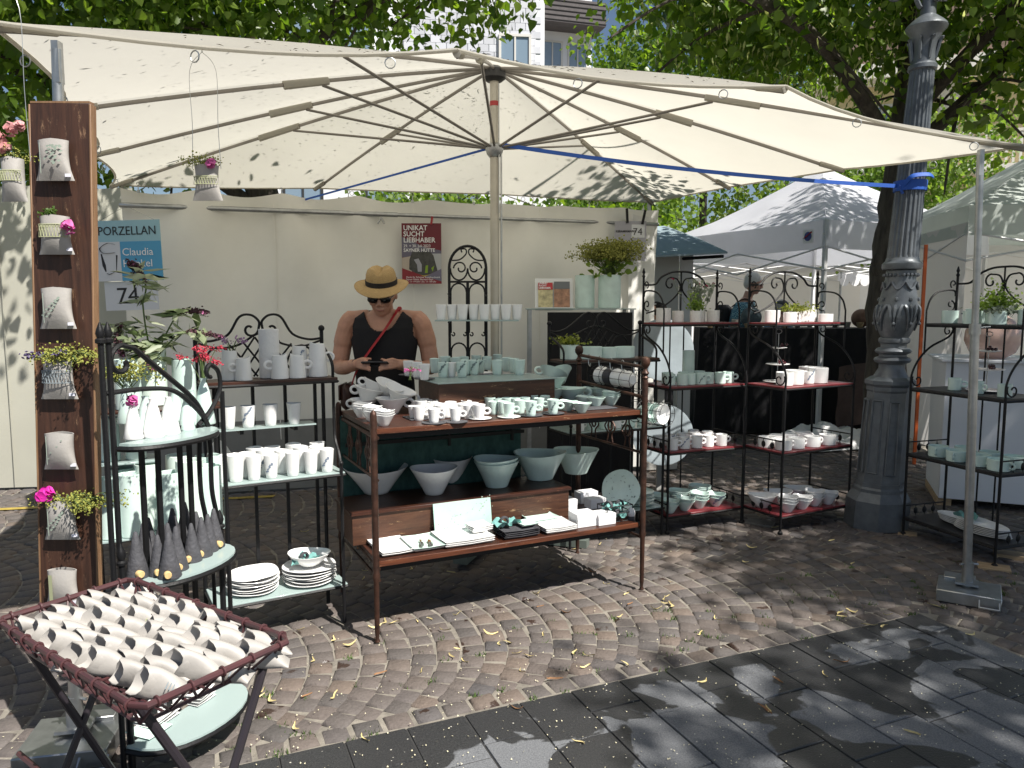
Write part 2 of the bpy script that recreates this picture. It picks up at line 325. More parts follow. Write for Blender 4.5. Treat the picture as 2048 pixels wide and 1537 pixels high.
for i in range(-9, 12):
    off = (.13 if i % 2 else 0)+random.uniform(-.05, .05); ln = .46
    for j in range(-4, 8):
        a0 = i*wd; a1 = a0+wd; c0 = j*ln+off; c1 = c0+ln; gp = .0035
        poly = [s0+snor*(a0+gp)+sdir*(c0+gp), s0+snor*(a1-gp)+sdir*(c0+gp), s0+snor*(a1-gp)+sdir*(c1-gp), s0+snor*(a0+gp)+sdir*(c1-gp)]
        poly = clip_poly(clip_poly(poly, B0, bnor), B1, -b2n)
        if len(poly) < 3: continue
        c = sum(poly, Vector())/len(poly)
        if c.y < .6 or abs(c.x) > 3.4: continue
        ar = abs(sum(poly[k].x*poly[(k+1) % len(poly)].y-poly[(k+1) % len(poly)].x*poly[k].y for k in range(len(poly))))/2
        if ar < .004: continue
        n = len(poly); z = random.uniform(-.002, .002)
        lo = [(p.x-c.x, p.y-c.y, -.03) for p in poly]; md = [(p.x-c.x, p.y-c.y, -.004) for p in poly]; hi = [((p.x-c.x)*.985, (p.y-c.y)*.985, 0) for p in poly]
        if sum((poly[k].x-c.x)*(poly[(k+1) % n].y-c.y)-(poly[(k+1) % n].x-c.x)*(poly[k].y-c.y) for k in range(n)) < 0: lo.reverse(); md.reverse(); hi.reverse()
        fs = [tuple(range(2*n, 3*n))]
        for k in range(n):
            k2 = (k+1) % n; fs += [(k, k2, n+k2, n+k), (n+k, n+k2, 2*n+k2, 2*n+k)]
        q = MB(); q.add(lo+md+hi, fs); o = q.build('slab', SLAB, pav, smooth=False); o.location = (c.x, c.y, z)
# --- cobbles laid in segmental arches, strips running along the border
cob = ob('cobble_paving', None); cob['kind'] = 'structure'
def stone(sx, sy, rnd):
    b = .012; vs = []
    jit = lambda: rnd.uniform(-.005, .005)
    c4 = [(-sx/2+jit(), -sy/2+jit()), (sx/2+jit(), -sy/2+jit()), (sx/2+jit(), sy/2+jit()), (-sx/2+jit(), sy/2+jit())]
    for x, y in c4: vs.append((x, y, -.04))
    for x, y in c4: vs.append((x, y, -.010))
    for x, y in c4: vs.append((x*(1-2*b/sx), y*(1-2*b/sy), rnd.uniform(-.003, .002)))
    fs = []
    for k in range(4):
        k2 = (k+1) % 4; fs += [(k, k2, 4+k2, 4+k), (4+k, 4+k2, 8+k2, 8+k)]
    fs.append((8, 9, 10, 11)); return vs, fs
rs = random.Random(3); VAR = []
for i in range(10):
    q = MB(); q.add(*stone(.107, .097, rs)); VAR.append(q.mesh('cobblestone', COB, True, 75))
axis = bdir; across = bnor; org = B0.copy(); SW = 1.42; R = SW/2/sin(radians(47)); places = []
for strip in range(-3, 9):
    c0 = (strip+.5)*SW+.115
    nst = 15
    for j in range(-34, 62):
        s_ = j*.1165
        for k in range(nst):
            a = radians(-46+92*(k+.5)/nst)+rs.uniform(-.006, .006); rad = R+rs.uniform(-.004, .004)
            q = org+axis*(s_+rad*cos(a)-R)+across*(c0+rad*sin(a))
            places.append((q, frame(None, axis)+a, rs.random()))
# a straight border course along the slabs
L0 = (B1-B0).length
for k in range(-14, int(L0/.118)+1): places.append((B0+bdir*(.06+k*.118)+bnor*.07, frame(None, bdir), rs.random()))
sel = []
for q, a, t in places:
    d = (q-B0).dot(bnor)
    straight = abs(d-.07) < 1e-6
    inside = (d < .055 and (q-B1).dot(-b2n) < .055) if not straight else False
    if inside or (not straight and d < .118 and (q-B1).dot(bdir) < 0): continue
    if q.y < 1.1 or abs(q.x) > .78*q.y+1.4 or q.y > 13: continue
    sel.append((q, a, t))
sel.sort(key=lambda e: e[0].length)
for i, (q, a, t) in enumerate(sel[:300]):
    o = ob('cobblestone', VAR[i % 10], cob, (q.x, q.y, rs.uniform(-.004, .003)), a+rs.choice((0, pi))); o.scale = (rs.uniform(.94, 1.04), rs.uniform(.95, 1.05), 1)
    o.rotation_euler = (rs.uniform(-.025, .025), rs.uniform(-.025, .025), a)
rest = sel[300:]; base = np.array([v[:] for v in (v.co for v in VAR[0].vertices)]); nf = len(VAR[0].polygons)
bases = [np.array([v.co[:] for v in me.vertices]) for me in VAR]; faces = np.array([p.vertices[:] for p in VAR[0].polygons]); nv = len(bases[0])
V = np.zeros((len(rest)*nv, 3)); FF = np.zeros((len(rest)*nf, 4), int); T_ = np.zeros(len(rest)*nv)
for i, (q, a, t) in enumerate(rest):
    b = bases[i % 10]*[rs.uniform(.94, 1.04), rs.uniform(.95, 1.05), 1]; ca, sa = cos(a), sin(a)
    V[i*nv:(i+1)*nv, 0] = b[:, 0]*ca-b[:, 1]*sa+q.x; V[i*nv:(i+1)*nv, 1] = b[:, 0]*sa+b[:, 1]*ca+q.y; V[i*nv:(i+1)*nv, 2] = b[:, 2]+rs.uniform(-.004, .003)
    FF[i*nf:(i+1)*nf] = faces+i*nv; T_[i*nv:(i+1)*nv] = t
me = bpy.data.meshes.new('cobblestones'); me.from_pydata(V.tolist(), [], FF.tolist()); me.materials.append(COB)
me.attributes.new('tone', 'FLOAT', 'POINT').data.foreach_set('value', T_)
me.polygons.foreach_set('use_smooth', [True]*len(me.polygons)); me.set_sharp_from_angle(angle=radians(75))
fc = ob('distant_cobblestones', me, cob); fc['kind'] = 'stuff'
# --- fallen lime bracts and leaves, petals in the joints, moss
LEAFY = attr_leaf('fallen_leaf', (.50, .40, .16), (.62, .52, .27), .2, .7)
LEAFB = M('brown_fallen_leaf', (.25, .13, .06), .8); LEAFYM = M('yellow_fallen_leaf', (.60, .50, .24), .75, rand=.3)
fl = []
for k in range(6):
    q = MB(); L_, W_ = rs.uniform(.045, .075), rs.uniform(.008, .016); n = 6; vs = []; fs = []
    for i in range(n+1):
        t = i/n; ww = W_*sin(pi*min(max(t, .04), .96))**.8; y = (t-.5)*L_; x0 = .012*sin(t*pi*1.3+k); z = .004+.012*(abs(t-.5)*2)**2*rs.uniform(.3, 1)
        vs += [(x0-ww/2, y, z), (x0, y, z-.002), (x0+ww/2, y, z+.003)]
    for i in range(n): fs += [(3*i, 3*i+1, 3*i+4, 3*i+3), (3*i+1, 3*i+2, 3*i+5, 3*i+4)]
    q.add(vs, fs); fl.append(q.mesh('fallen_leaf', LEAFYM if k < 5 else LEAFB))
spots = [(1080, 1215), (835, 1245), (890, 1262), (860, 1240), (915, 1300), (600, 1260), (700, 1290), (520, 1385), (515, 1395), (760, 1350), (1130, 1225), (1330, 1200), (1490, 1125), (1340, 1165), (930, 1325), (1000, 1290), (1150, 1310), (1250, 1330), (1260, 1210), (1400, 1270), (1240, 1235), (1150, 1100), (1200, 1090)]
for k in range(120):
    if k < len(spots): q = P(*spots[k])
    else: q = P(rs.uniform(300, 2040), rs.uniform(960, 1500))
    li = rs.randrange(6); o = ob('fallen_leaf', fl[li], None, (q.x, q.y, .0), rs.uniform(0, 6.28)); o.scale = (rs.uniform(.7, 1.15),)*3
    tag(o, 'small dry yellow lime leaf lying on the paving' if li < 5 else 'small dry brown lime leaf lying on the paving', 'leaf', 'yellow leaves scattered on the paving' if li < 5 else 'brown leaves scattered on the paving')
q = MB()
for k in range(1500):
    p = P(rs.uniform(0, 2048), 930+610*rs.random()**.7); a = rs.uniform(0, 6.28); r = rs.uniform(.002, .0048)
    q.add([(p.x+r*cos(a), p.y+r*sin(a), .005), (p.x+r*cos(a+2), p.y+r*sin(a+2), .005), (p.x+r*cos(a+4), p.y+r*sin(a+4), .008)], [(0, 1, 2)])
tag(q.build('blossom_litter', M('pale_blossom', (.6, .55, .38), .8), smooth=False), 'tiny pale lime blossom bits strewn on the paving', 'litter', kind='stuff')
MOSS = M('moss_tuft', (.07, .12, .025), .9, var=.4, vs=60)
q = MB(); cl = [(p, a) for p, a, t in sel if .5 < (p-B0).dot(bnor)+.5 < 1.25 and p.y < 4.6]
for k in range(130):
    p, a = rs.choice(cl); c = p+Vector((cos(a+pi/2), sin(a+pi/2), 0))*.055*rs.choice((-1, 1))+Vector((cos(a), sin(a), 0))*rs.uniform(-.05, .05)
    for b in range(rs.randint(8, 26)):
        x, y = c.x+rs.gauss(0, .014), c.y+rs.gauss(0, .014); h = rs.uniform(.006, .022); aa = rs.uniform(0, 6.28); r = .0035
        q.add([(x+r*cos(aa), y+r*sin(aa), -.012), (x-r*cos(aa), y-r*sin(aa), -.012), (x+rs.gauss(0, .006), y+rs.gauss(0, .006), h-.005)], [(0, 1, 2)])
tag(q.build('moss', MOSS, smooth=False), 'green moss and weeds growing in the cobble joints', 'moss', kind='stuff')
# ================================================================ the big market parasol
FLc, FRc, BRc, BLc = Vector((-1.62, 2.42, 2.46)), Vector((2.62, 3.92, 2.40)), Vector((1.36, 7.42, 2.60)), Vector((-3.22, 6.15, 2.56))
APEX = Vector((-.115, 5.04, 3.13)); RUN = Vector((-.112, 5.04, 2.62))
par = thing('market_parasol', 'large ivory market parasol spanning the whole porcelain stall', 'parasol', (APEX.x, APEX.y, 0))
def rel(v): return Vector(v)-Vector((APEX.x, APEX.y, 0))
cor = [FLc, FRc, BRc, BLc]; tips = []
lift = {0: (.10, .13), 1: (.03, .03), 2: (.03, .03), 3: (.03, .03)}
for i in range(4):
    a, b = cor[i], cor[(i+1) % 4]; tips.append(a)
    for t, l in ((1/3, lift[i][0]), (2/3, lift[i][1])): tips.append(a.lerp(b, t)+Vector((0, 0, l)))
NT = 12; NRg = 12; NS = 6
def canopy_pt(i, s, u):                    # i rib sector, s along edge 0..1, u from apex 0..1
    a, b = tips[i], tips[(i+1) % NT]; e = a.lerp(b, s)
    mid = (e-Vector((0, 0, 0))); inward = (APEX-e); inward.z = 0; inward.normalize()
    e = e+inward*(.10*4*s*(1-s))+Vector((0, 0, -.01*4*s*(1-s)))
    top = APEX+Vector((0, 0, .015)); p = top.lerp(e, u); p.z += .10*u*(1-u)-.022*4*s*(1-s)*u*(1-u*.6); return p
pn = []
for i in range(NT):
    q = MB(); vs = []; fs = []
    for iu in range(NRg+1):
        for js in range(NS+1): vs.append(rel(canopy_pt(i, js/NS, max(iu/NRg, .012))))
    for iu in range(NRg):
        for js in range(NS): fs.append((iu*(NS+1)+js, iu*(NS+1)+js+1, (iu+1)*(NS+1)+js+1, (iu+1)*(NS+1)+js))
    q.add(vs, fs); o = q.build('canopy_panel', CANOPY, par)
    e = MB(); e.tube([rel(canopy_pt(i, js/8, 1.0)) for js in range(9)], .008, 6); e.build('hem', CANOPY, o)
for i, t in enumerate(tips):
    a = APEX+Vector((0, 0, -.03)); pts = []
    for k in range(9):
        u = k/8*.985+.012; p = canopy_pt(i, 0, u); p.z -= .022; pts.append(rel(p))
    q = MB(); q.tube(pts, .0078, 6, flat=(.8, 1.5)); q.build('rib', RIB, par)
    m = canopy_pt(i, 0, .47); m.z -= .045; q = MB(); rd = (m-RUN); rd.z = 0; rd.normalize()
    q.tube([rel(RUN+rd*.035), rel(m)], .0085, 6); q.build('strut', RIB, par)
    q = MB(); a1 = canopy_pt(i, 0, .455); a2 = canopy_pt(i, 0, .56); a1.z -= .024; a2.z -= .024; q.tube([rel(a1), rel(a1.lerp(a2, .5)), rel(a2)], [.017, .018, .019], 8, flat=(.9, 1.3)); q.build('rib_sleeve', CANOPY, par)
    q = MB(); a1 = canopy_pt(i, 0, .93); a1.z -= .02; a2 = canopy_pt(i, 0, 1.0); a2.z -= .012; q.tube([rel(a1), rel(a2)], .017, 6); q.build('rib_pocket', CANOPY, par)
q = MB(); q.tube([(0, 0, .04), (0, 0, 3.10)], .029, 16); pole = q.build('pole', M('ivory_pole', (.46, .43, .36), .4, metal=.25, var=.12, vs=5), par)
q = MB(); q.tube([(.045, -.01, .3), (.045, -.01, 2.6)], .006, 6); q.tube([(.03, -.03, 2.2), (.03, -.03, 3.02)], .004, 6); q.build('halyard', STEEL, par)
q = MB(); q.lathe([(.05, 3.04), (.075, 3.06), (.075, 3.11), (.03, 3.14)], 16); q.build('crown_hub', M('dark_hub', (.03, .03, .03), .5), par)
q = MB(); q.lathe([(.034, 2.56), (.05, 2.58), (.06, 2.61), (.06, 2.635), (.034, 2.65)], 16); q.build('runner_hub', STEEL, par)
q = MB(); q.lathe([(.0305, 2.885), (.0305, 2.915)], 16); q.build('red_sticker', M('red_sticker', (.4, .03, .03), .4), par)
q = MB(); q.box((0, 0, .03), (1.3, .09, .05)); q.box((0, 0, .055), (.09, 1.3, .05)); q.tube([(0, 0, .05), (0, 0, .35)], .04, 12); bs = q.build('cross_foot', M('grey_green_steel', (.16, .19, .17), .45, metal=.3), par)
bs.rotation_euler = (0, 0, radians(-18))
# D rings along the hem, hooks
q0 = MB(); q0.tube([(.017*cos(a*pi/5), 0, -.02+.017*sin(a*pi/5)) for a in range(10)], .0022, 5, True)
rm = q0.mesh('hem_ring', STEEL)
for i in (0, 1, 2, 9, 10, 11, 6, 7, 3, 4):
    for s in (.35, .82):
        p = canopy_pt(i, s, 1.); o = ob('hem_ring', rm, par, rel(p)-Vector((0, 0, .008))); o.scale = (1.15,)*3; o.rotation_euler = (0, 0, random.uniform(-.5, .5))
# leaf bits lying on the canopy: they shade the cloth from above
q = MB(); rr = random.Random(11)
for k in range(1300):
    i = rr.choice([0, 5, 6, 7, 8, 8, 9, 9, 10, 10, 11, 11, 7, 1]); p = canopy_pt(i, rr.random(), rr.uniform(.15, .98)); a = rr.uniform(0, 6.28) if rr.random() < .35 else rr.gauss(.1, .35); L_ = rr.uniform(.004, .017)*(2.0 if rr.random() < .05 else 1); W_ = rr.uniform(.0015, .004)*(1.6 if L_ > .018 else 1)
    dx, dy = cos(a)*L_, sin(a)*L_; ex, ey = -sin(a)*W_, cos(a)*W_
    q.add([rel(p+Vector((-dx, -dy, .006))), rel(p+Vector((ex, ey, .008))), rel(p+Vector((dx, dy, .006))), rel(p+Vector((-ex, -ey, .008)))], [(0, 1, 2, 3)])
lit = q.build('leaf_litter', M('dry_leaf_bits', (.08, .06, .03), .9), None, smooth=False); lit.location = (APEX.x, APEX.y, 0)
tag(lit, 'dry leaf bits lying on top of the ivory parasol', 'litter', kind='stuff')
# blue tension strap from the pole to the lamp post and to the rear
BLUE = M('blue_webbing', (.015, .09, .42), .6, bump=.2, bs=200)
def strap(pts, w_, label):
    q = MB(); vs = []; fs = []
    for p in pts: vs += [(p.x, p.y, p.z-w_/2), (p.x, p.y, p.z+w_/2)]
    n = len(pts)
    vs += [(x, y+.003, z) for x, y, z in vs]
    for i in range(n-1): fs += [(2*i, 2*i+2, 2*i+3, 2*i+1), (2*n+2*i+1, 2*n+2*i+3, 2*n+2*i+2, 2*n+2*i), (2*i+1, 2*i+3, 2*n+2*i+3, 2*n+2*i+1), (2*i, 2*n+2*i, 2*n+2*i+2, 2*i+2)]
    q.add(vs, fs); return tag(q.build('tension_strap', BLUE), label, 'strap')
LPb = Vector((2.66, 5.36, 0)); LEAN = .052
def lamp_at(z): return Vector((LPb.x+LEAN*z, LPb.y, z))
e1 = lamp_at(2.425)+Vector((-.10, -.02, 0)); s1 = RUN+Vector((.05, -.03, .015))
st = strap([s1.lerp(e1, t)-Vector((0, 0, .035*4*t*(1-t))) for t in [k/10 for k in range(11)]], .026, 'blue webbing strap from the parasol pole to the lamp post')
s2 = RUN+Vector((-.05, .02, .0)); e2 = Vector((-2.05, 6.75, 2.47)); strap([s2.lerp(e2, t) for t in (0, .5, 1)], .016, 'blue webbing strap running behind the canvas back wall')
q = MB(); q.lathe([(.108, 2.39), (.109, 2.40), (.109, 2.45), (.108, 2.46)], 20, None, Matrix.Translation((LPb.x+LEAN*2.42, LPb.y, 0)))
q.tube(crv([e1+Vector((.02, -.05, 0)), e1+Vector((.05, -.10, .05)), e1+Vector((.15, -.11, .06)), e1+Vector((.20, -.08, .05))]), .012, 6, flat=(.5, 1.5)); q.tube([e1+Vector((0, -.02, 0)), e1+Vector((.02, -.04, -.06))], .012, 6, flat=(.4, 1.4)); q.build('strap_knot', BLUE, st)
# ---------------------------------------------------------------- corner posts with feet
def steel_post(base, top, label, plate, group=None):
    t = thing('steel_post', label, 'post', base, 0, group); b = Vector((0, 0, 0)); tp = Vector(top)-Vector(base); m = b.lerp(tp, .62)
    q = MB(); q.tube([b+Vector((0, 0, .03)), m], .022, 12); q.build('lower_tube', STEEL, t)
    q = MB(); q.tube([m-tp.normalized()*.05, tp-Vector((0, 0, .02))], .017, 12); q.build('upper_tube', STEEL, t)
    q = MB(); q.tube([m-tp.normalized()*.035, m+tp.normalized()*.02], .028, 12); q.tube([m+Vector((.02, -.01, 0)), m+Vector((.07, -.015, .005))], .006, 6); q.build('clamp', STEEL, t)
    q = MB(); q.box(tp+Vector((0, 0, -.06)), (.022, .03, .13)); q.build('hinge_head', STEEL, t)
    if plate:
        rz = radians(plate); q = MB(); q.box((0, -.02, .035), (.30, .26, .065), rz, bev=.004); q.box((.02, .1, .075), (.15, .10, .02), rz, bev=.003); q.build('base_weight', STEEL, t)
        q = MB(); q.box((0, 0, .085), (.11, .09, .012), rz); q.tube([(0, 0, .08), (0, 0, .20)], .028, 12)
        for sx in (-1, 1): q.tube([(sx*.024, 0, .19), (sx*.05, -.01, .19)], .006, 6)
        q.build('socket', STEEL, t)
        q = MB(); R_ = Matrix.Rotation(rz, 4, 'Z'); q.tube([R_ @ Vector(p) for p in ((.06, -.15, .045), (.06, -.19, .02), (.15, -.19, .02), (.15, -.15, .045))], .007, 6); q.build('handle', STEEL, t)
    return t
steel_post(P(1932, 1195), FRc+Vector((-.22, .02, -.02)), 'slim steel corner post standing in a square steel base weight', -32)
pl_top = Vector((-1.47, 2.52, 2.43)); steel_post(Vector((-1.57, 2.56, 0)), pl_top, 'steel corner post behind the tall brown plank', 12)
steel_post(Vector((1.37, 7.40, 0)), BRc+Vector((-.03, 0, 0)), 'rear steel post at the sunlit end of the canvas wall', None)
steel_post(Vector((-3.12, 6.2, 0)), BLc+Vector((.08, .04, -.0)), 'rear steel post behind the blue porcelain sign', None)
# ---------------------------------------------------------------- canvas back wall
def wall_cloth(name, a, b, z0, z1, mat, label, cat='canvas wall', nu=40, nz=16, amp=.025, seams=True, seed=0, droop=.03):
    a, b = Vector(a), Vector(b); d = (b-a); L_ = d.length; n = Vector((-d.y, d.x, 0)).normalized(); t = thing(name, label, cat, a.lerp(b, .5)); c = a.lerp(b, .5)
    vs = []; fs = []
    for i in range(nu+1):
        for j in range(nz+1):
            u, v = i/nu, j/nz; hooks = abs(sin(u*pi*L_/.62)); z = z0+(z1-z0)*v-(droop*hooks*v**6)
            fold = noise.noise((u*L_*2.3+seed, v*.9, seed*3.1))*amp+amp*1.0*sin(u*L_*9.+3*noise.noise((u*4, v*2, seed)))*v**3+noise.noise((u*L_*1.1, v*3.2+7, seed))*amp*.8
            p = a+d*u+n*fold-c; vs.append((p.x, p.y, z))
    for i in range(nu):
        for j in range(nz): k = i*(nz+1)+j; fs.append((k, k+nz+1, k+nz+2, k+1))
    q = MB(); q.add(vs, fs); q.build('cloth', mat, t)
    if seams:
        q = MB(); nn = int(L_/1.45)
        for s_ in range(1, nn+1):
            p = a+d*(s_/(nn+1))-c-n*.012
            q.tube([(p.x, p.y-.004, z0+.02), (p.x, p.y-.004, z1-.05)], .003, 4, flat=(1.6, .4))
        q.build('seam', mat, t)
    return t
BW0, BW1 = Vector((-3.12, 6.10, 0)), Vector((1.38, 7.30, 0)); wd_ = (BW1-BW0)
bw = wall_cloth('canvas_wall', BW0, BW1, .34, 2.53, CANVAS, 'cream canvas back wall hung behind the porcelain stall', nu=110, nz=34, amp=.06)
q = MB(); cc = BW0.lerp(BW1, .5); nB = Vector((wd_.y, -wd_.x, 0)).normalized()
rail0, rail1 = BW0+nB*.05-cc, BW1+nB*.05-cc; rail0.z, rail1.z = 2.39, 2.37
q.tube([rail0, rail0.lerp(rail1, .47)], .021, 10); q.tube([rail0.lerp(rail1, .45), rail1], .016, 10); q.build('rail', STEEL, bw)
q = MB(); pr = rail0.lerp(rail1, .44)
for dx, dz in ((-.03, -.08), (.03, -.08)): q.tube([pr+Vector((0, -.01, -.03)), pr+Vector((dx, -.02, dz))], .008, 6)
q.build('wing_screw', STEEL, bw)
hk = MB(); hk.tube(spiral((0, 0, .02), .014, .012, -2, 3.6, (1, 0, 0), (0, 0, 1), 9), .003, 5); hk.tube([(0, 0, .006), (0, 0, -.03)], .004, 5); hk.box((0, 0, -.04), (.022, .01, .022)); hm = hk.mesh('hook', STEEL)
for k in range(9):
    p = BW0.lerp(BW1, .03+.94*k/8)-cc; ob('hook', hm, bw, (p.x, p.y-.02, 2.545)); 
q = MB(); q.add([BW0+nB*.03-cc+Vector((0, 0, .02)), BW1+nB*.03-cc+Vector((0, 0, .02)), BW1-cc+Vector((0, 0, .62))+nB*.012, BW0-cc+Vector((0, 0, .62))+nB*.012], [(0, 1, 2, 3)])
q.build('wall_shade_strip', M('painted_wall_shade', (.20, .20, .19), .8, var=.2, vs=2), bw, smooth=False)  # grey strip paints in the shade low on the canvas wall
wall_cloth('canvas_side_wall', (1.10, 7.14, 0), (1.36, 7.20, 0), .05, 2.46, M('white_side_canvas', (.80, .79, .75), .85, transl=.2), 'narrow bright white canvas return beside the rear steel post', nu=10, nz=16, seams=False, seed=4)
q = MB(); q.box((1.42, 7.3, .05), (.36, .24, .09), .2, bev=.01); tag(q.build('base_weight', M('pale_concrete', (.5, .49, .46), .8, var=.15, vs=12)), 'pale square weight at the foot of the rear post', 'weight')
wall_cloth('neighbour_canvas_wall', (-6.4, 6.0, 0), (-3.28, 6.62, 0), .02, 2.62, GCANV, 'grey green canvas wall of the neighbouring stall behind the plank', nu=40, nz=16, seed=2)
q = MB(); q.add([(-6.2, 5.3, .004), (-2.0, 6.15, .004), (-2.0, 6.22, .004), (-6.2, 5.37, .004)], [(0, 1, 2, 3)]); tag(q.build('floor_edging', M('yellow_edging', (.35, .26, .05), .7, var=.3, vs=8), smooth=False), 'dull yellow edging strip lying along the canvas wall', 'edging')
# ---------------------------------------------------------------- pop-up tents beyond
TW = M('white_tent_cloth', (.78, .79, .84), .7, transl=.45, var=.04, vs=2); TG = M('pale_green_tent_cloth', (.60, .65, .61), .75, transl=.4, var=.05, vs=2); TB = M('blue_grey_awning', (.30, .38, .42), .75, transl=.12, var=.06, vs=2)
LEGW = M('white_tent_leg', (.7, .7, .7), .45)
def tent(corners, eave, val, peak, mat, label, legs=(0, 1, 2, 3), logo=False, group=None, walls=(), wallmat=None):
    c = sum((Vector(p) for p in corners), Vector())/4; c.z = 0; t = thing('market_tent', label, 'tent', c, 0, group); K = [Vector((p[0]-c.x, p[1]-c.y, 0)) for p in corners]; pk = Vector((0, 0, peak)) if not isinstance(peak, Vector) else peak-c
    for i in range(4):
        a, b = K[i].copy(), K[(i+1) % 4].copy(); a.z = b.z = eave+val; vs = []; fs = []; n = 10
        for iu in range(n+1):
            for js in range(n+1):
                u, s_ = iu/n, js/n; e = a.lerp(b, s_); p = pk.lerp(e, u); p.z -= .22*u*(1-u)+.05*noise.noise((s_*4, u*4, i)) * u; vs.append(p)
        for iu in range(n):
            for js in range(n): k = iu*(n+1)+js; fs.append((k, k+1, k+n+2, k+n+1))
        q = MB(); q.add(vs, fs); q.build('roof_panel', mat, t)
        vs = []; fs = []; inn = (-(a+b)/2); inn.z = 0; inn.normalize()
        for js in range(21):
            s_ = js/20; e = a.lerp(b, s_); w1 = .015*noise.noise((s_*7, i*3, 1))
            vs += [e, e-Vector((0, 0, val*.5))+inn*w1, e-Vector((0, 0, val))+inn*(w1*2-.01)]
        for js in range(20): fs += [(3*js, 3*js+3, 3*js+4, 3*js+1), (3*js+1, 3*js+4, 3*js+5, 3*js+2)]
        q = MB(); q.add(vs, fs); q.build('valance', mat, t)
        q = MB(); m = a.lerp(b, .5); z = eave+.03
        for s0_, s1_ in ((a, m), (m, b)):
            q.tube([(s0_.x, s0_.y, z), (s1_.x, s1_.y, z-.28)], .012, 5); q.tube([(s0_.x, s0_.y, z-.28), (s1_.x, s1_.y, z)], .012, 5)
        q.build('truss', LEGW, t)
        if i in walls:
            q = MB(); vs = []; fs = []
            for js in range(31):
                e = K[i].lerp(K[(i+1) % 4], js/30); w1 = .035*noise.noise((js*.33, i*3, 5)); e = e+inn*w1
                for kz in range(5): vs.append((e.x+.02*noise.noise((js*.3, kz*.7, i)), e.y, .03+(eave+.1)*kz/4))
            for js in range(30):
                for kz in range(4): k = js*5+kz; fs.append((k, k+5, k+6, k+1))
            q.add(vs, fs); q.build('side_wall', wallmat or mat, t)
    for i in legs:
        p = K[i]*.985; q = MB(); q.box((p.x, p.y, (eave+val)/2), (.045, .045, eave+val), .4); q.box((p.x, p.y, .01), (.12, .12, .02)); q.build('leg', LEGW, t)
    if logo:
        a, b = K[3], K[0]; d = (b-a).normalized(); p = b-d*.25; nrm = Vector((d.y, -d.x, 0))
        if nrm.y > 0: nrm = -nrm
        R_ = Matrix.Translation(Vector((p.x, p.y, eave+.16))+nrm*.02) @ Matrix.Rotation(math.atan2(d.y, d.x), 4, 'Z')
        q = MB(); q.box((0, 0, 0), (.16, .004, .16)); o = q.build('maker_patch', M('white_patch', (.8, .8, .8), .5), t); o.matrix_local = R_
        q = MB(); q.lathe([(.055, 0), (.055, .004)], 20, None, STAND); q.build('round_mark', M('logo_blue', (.03, .06, .25), .5), o).location = (0, -.004, 0)
        q = MB(); q.tube([(-.05, -.01, -.02), (.06, -.01, .05)], .016, 6, flat=(1, .3)); q.build('slash_mark', M('logo_red', (.5, .05, .04), .5), o)
    return t
Tc = Vector((3.71, 9.0, 0)); tl, tr_ = Vector((-.42, .908, 0)), Vector((.908, .42, 0))
tent([Tc, Tc+tr_*3, Tc+tr_*3+tl*3, Tc+tl*3], 2.28, .34, 3.60, TW, 'white pop-up tent with pointed roof and dappled shade', (0, 1, 2, 3), True)
tent([(4.55, 7.6, 0), (7.6, 7.1, 0), (8.1, 10.1, 0), (5.05, 10.6, 0)], 2.30, .30, 3.55, TG, 'pale green tent with low eave behind the black plant rack', (1, 2), walls=(2, 3), wallmat=M('off_white_tent_wall', (.74, .72, .70), .8, transl=.3))
# a flat blue-grey awning of the stall behind
aw = thing('awning', 'blue grey flat awning beside the sunlit canvas end', 'awning', (1.9, 9.0, 0)); q = MB(); A_ = [PY(1296, 512, 8.2), PY(1455, 504, 8.5), PY(1395, 476, 10.2), PY(1330, 452, 10.6), PY(1296, 454, 10.6)]
q.add([p-Vector((1.9, 9.0, 0)) for p in A_]+[p-Vector((1.9, 9.0, .02)) for p in A_], [(0, 1, 2, 3, 4), (9, 8, 7, 6, 5)]+[(i, 5+i, 5+(i+1) % 5, (i+1) % 5) for i in range(5)]); q.build('cloth', TB, aw, smooth=False)
q = MB(); q.tube([A_[1]-Vector((1.95, 9.0, .05)), PY(1365, 518, 9.0)-Vector((1.9, 9, 0))], .02, 6); q.build('arm', IRON, aw)
q = MB(); q.box((-.02, .1, 1.1), (.06, .06, 2.2)); q.build('upright', STEEL, aw)
GW = M('grey_partition', (.42, .42, .40), .8, var=.05, vs=2)
for k, (x0, x1, Y, lab) in enumerate(((1290, 1354, 8.9, 'grey partition panel behind the curly haired shopper'), (1356, 1382, 9.0, 'narrow white partition panel under the awning'))):
    a, b = PY(x0, 700, Y), PY(x1, 700, Y); q = MB(); q.box(((a.x+b.x)/2, Y, 1.1), (b.x-a.x, .03, 2.2), bev=.004); tag(q.build('partition_panel', GW if k == 0 else M('white_partition', (.62, .62, .62), .8, var=.04, vs=2)), lab, 'partition')
# far white stalls
tent([(3.2, 13.5, 0), (7.4, 13.2, 0), (7.6, 16.5, 0), (3.4, 16.8, 0)], 2.35, .4, 3.3, TW, 'far white market tent with closed rear wall', (0, 1), walls=(2, 3), wallmat=M('far_wall_cloth', (.80, .78, .74), .8, transl=.5))
tent([(7.3, 14.4, 0), (11.0, 14.4, 0), (11.0, 17.5, 0), (7.3, 17.5, 0)], 2.3, .4, 3.2, M('grey_white_tent', (.74, .75, .76), .8, transl=.45), 'far grey white market tent beside the gnarled tree trunk', (0, 1), walls=(2,))
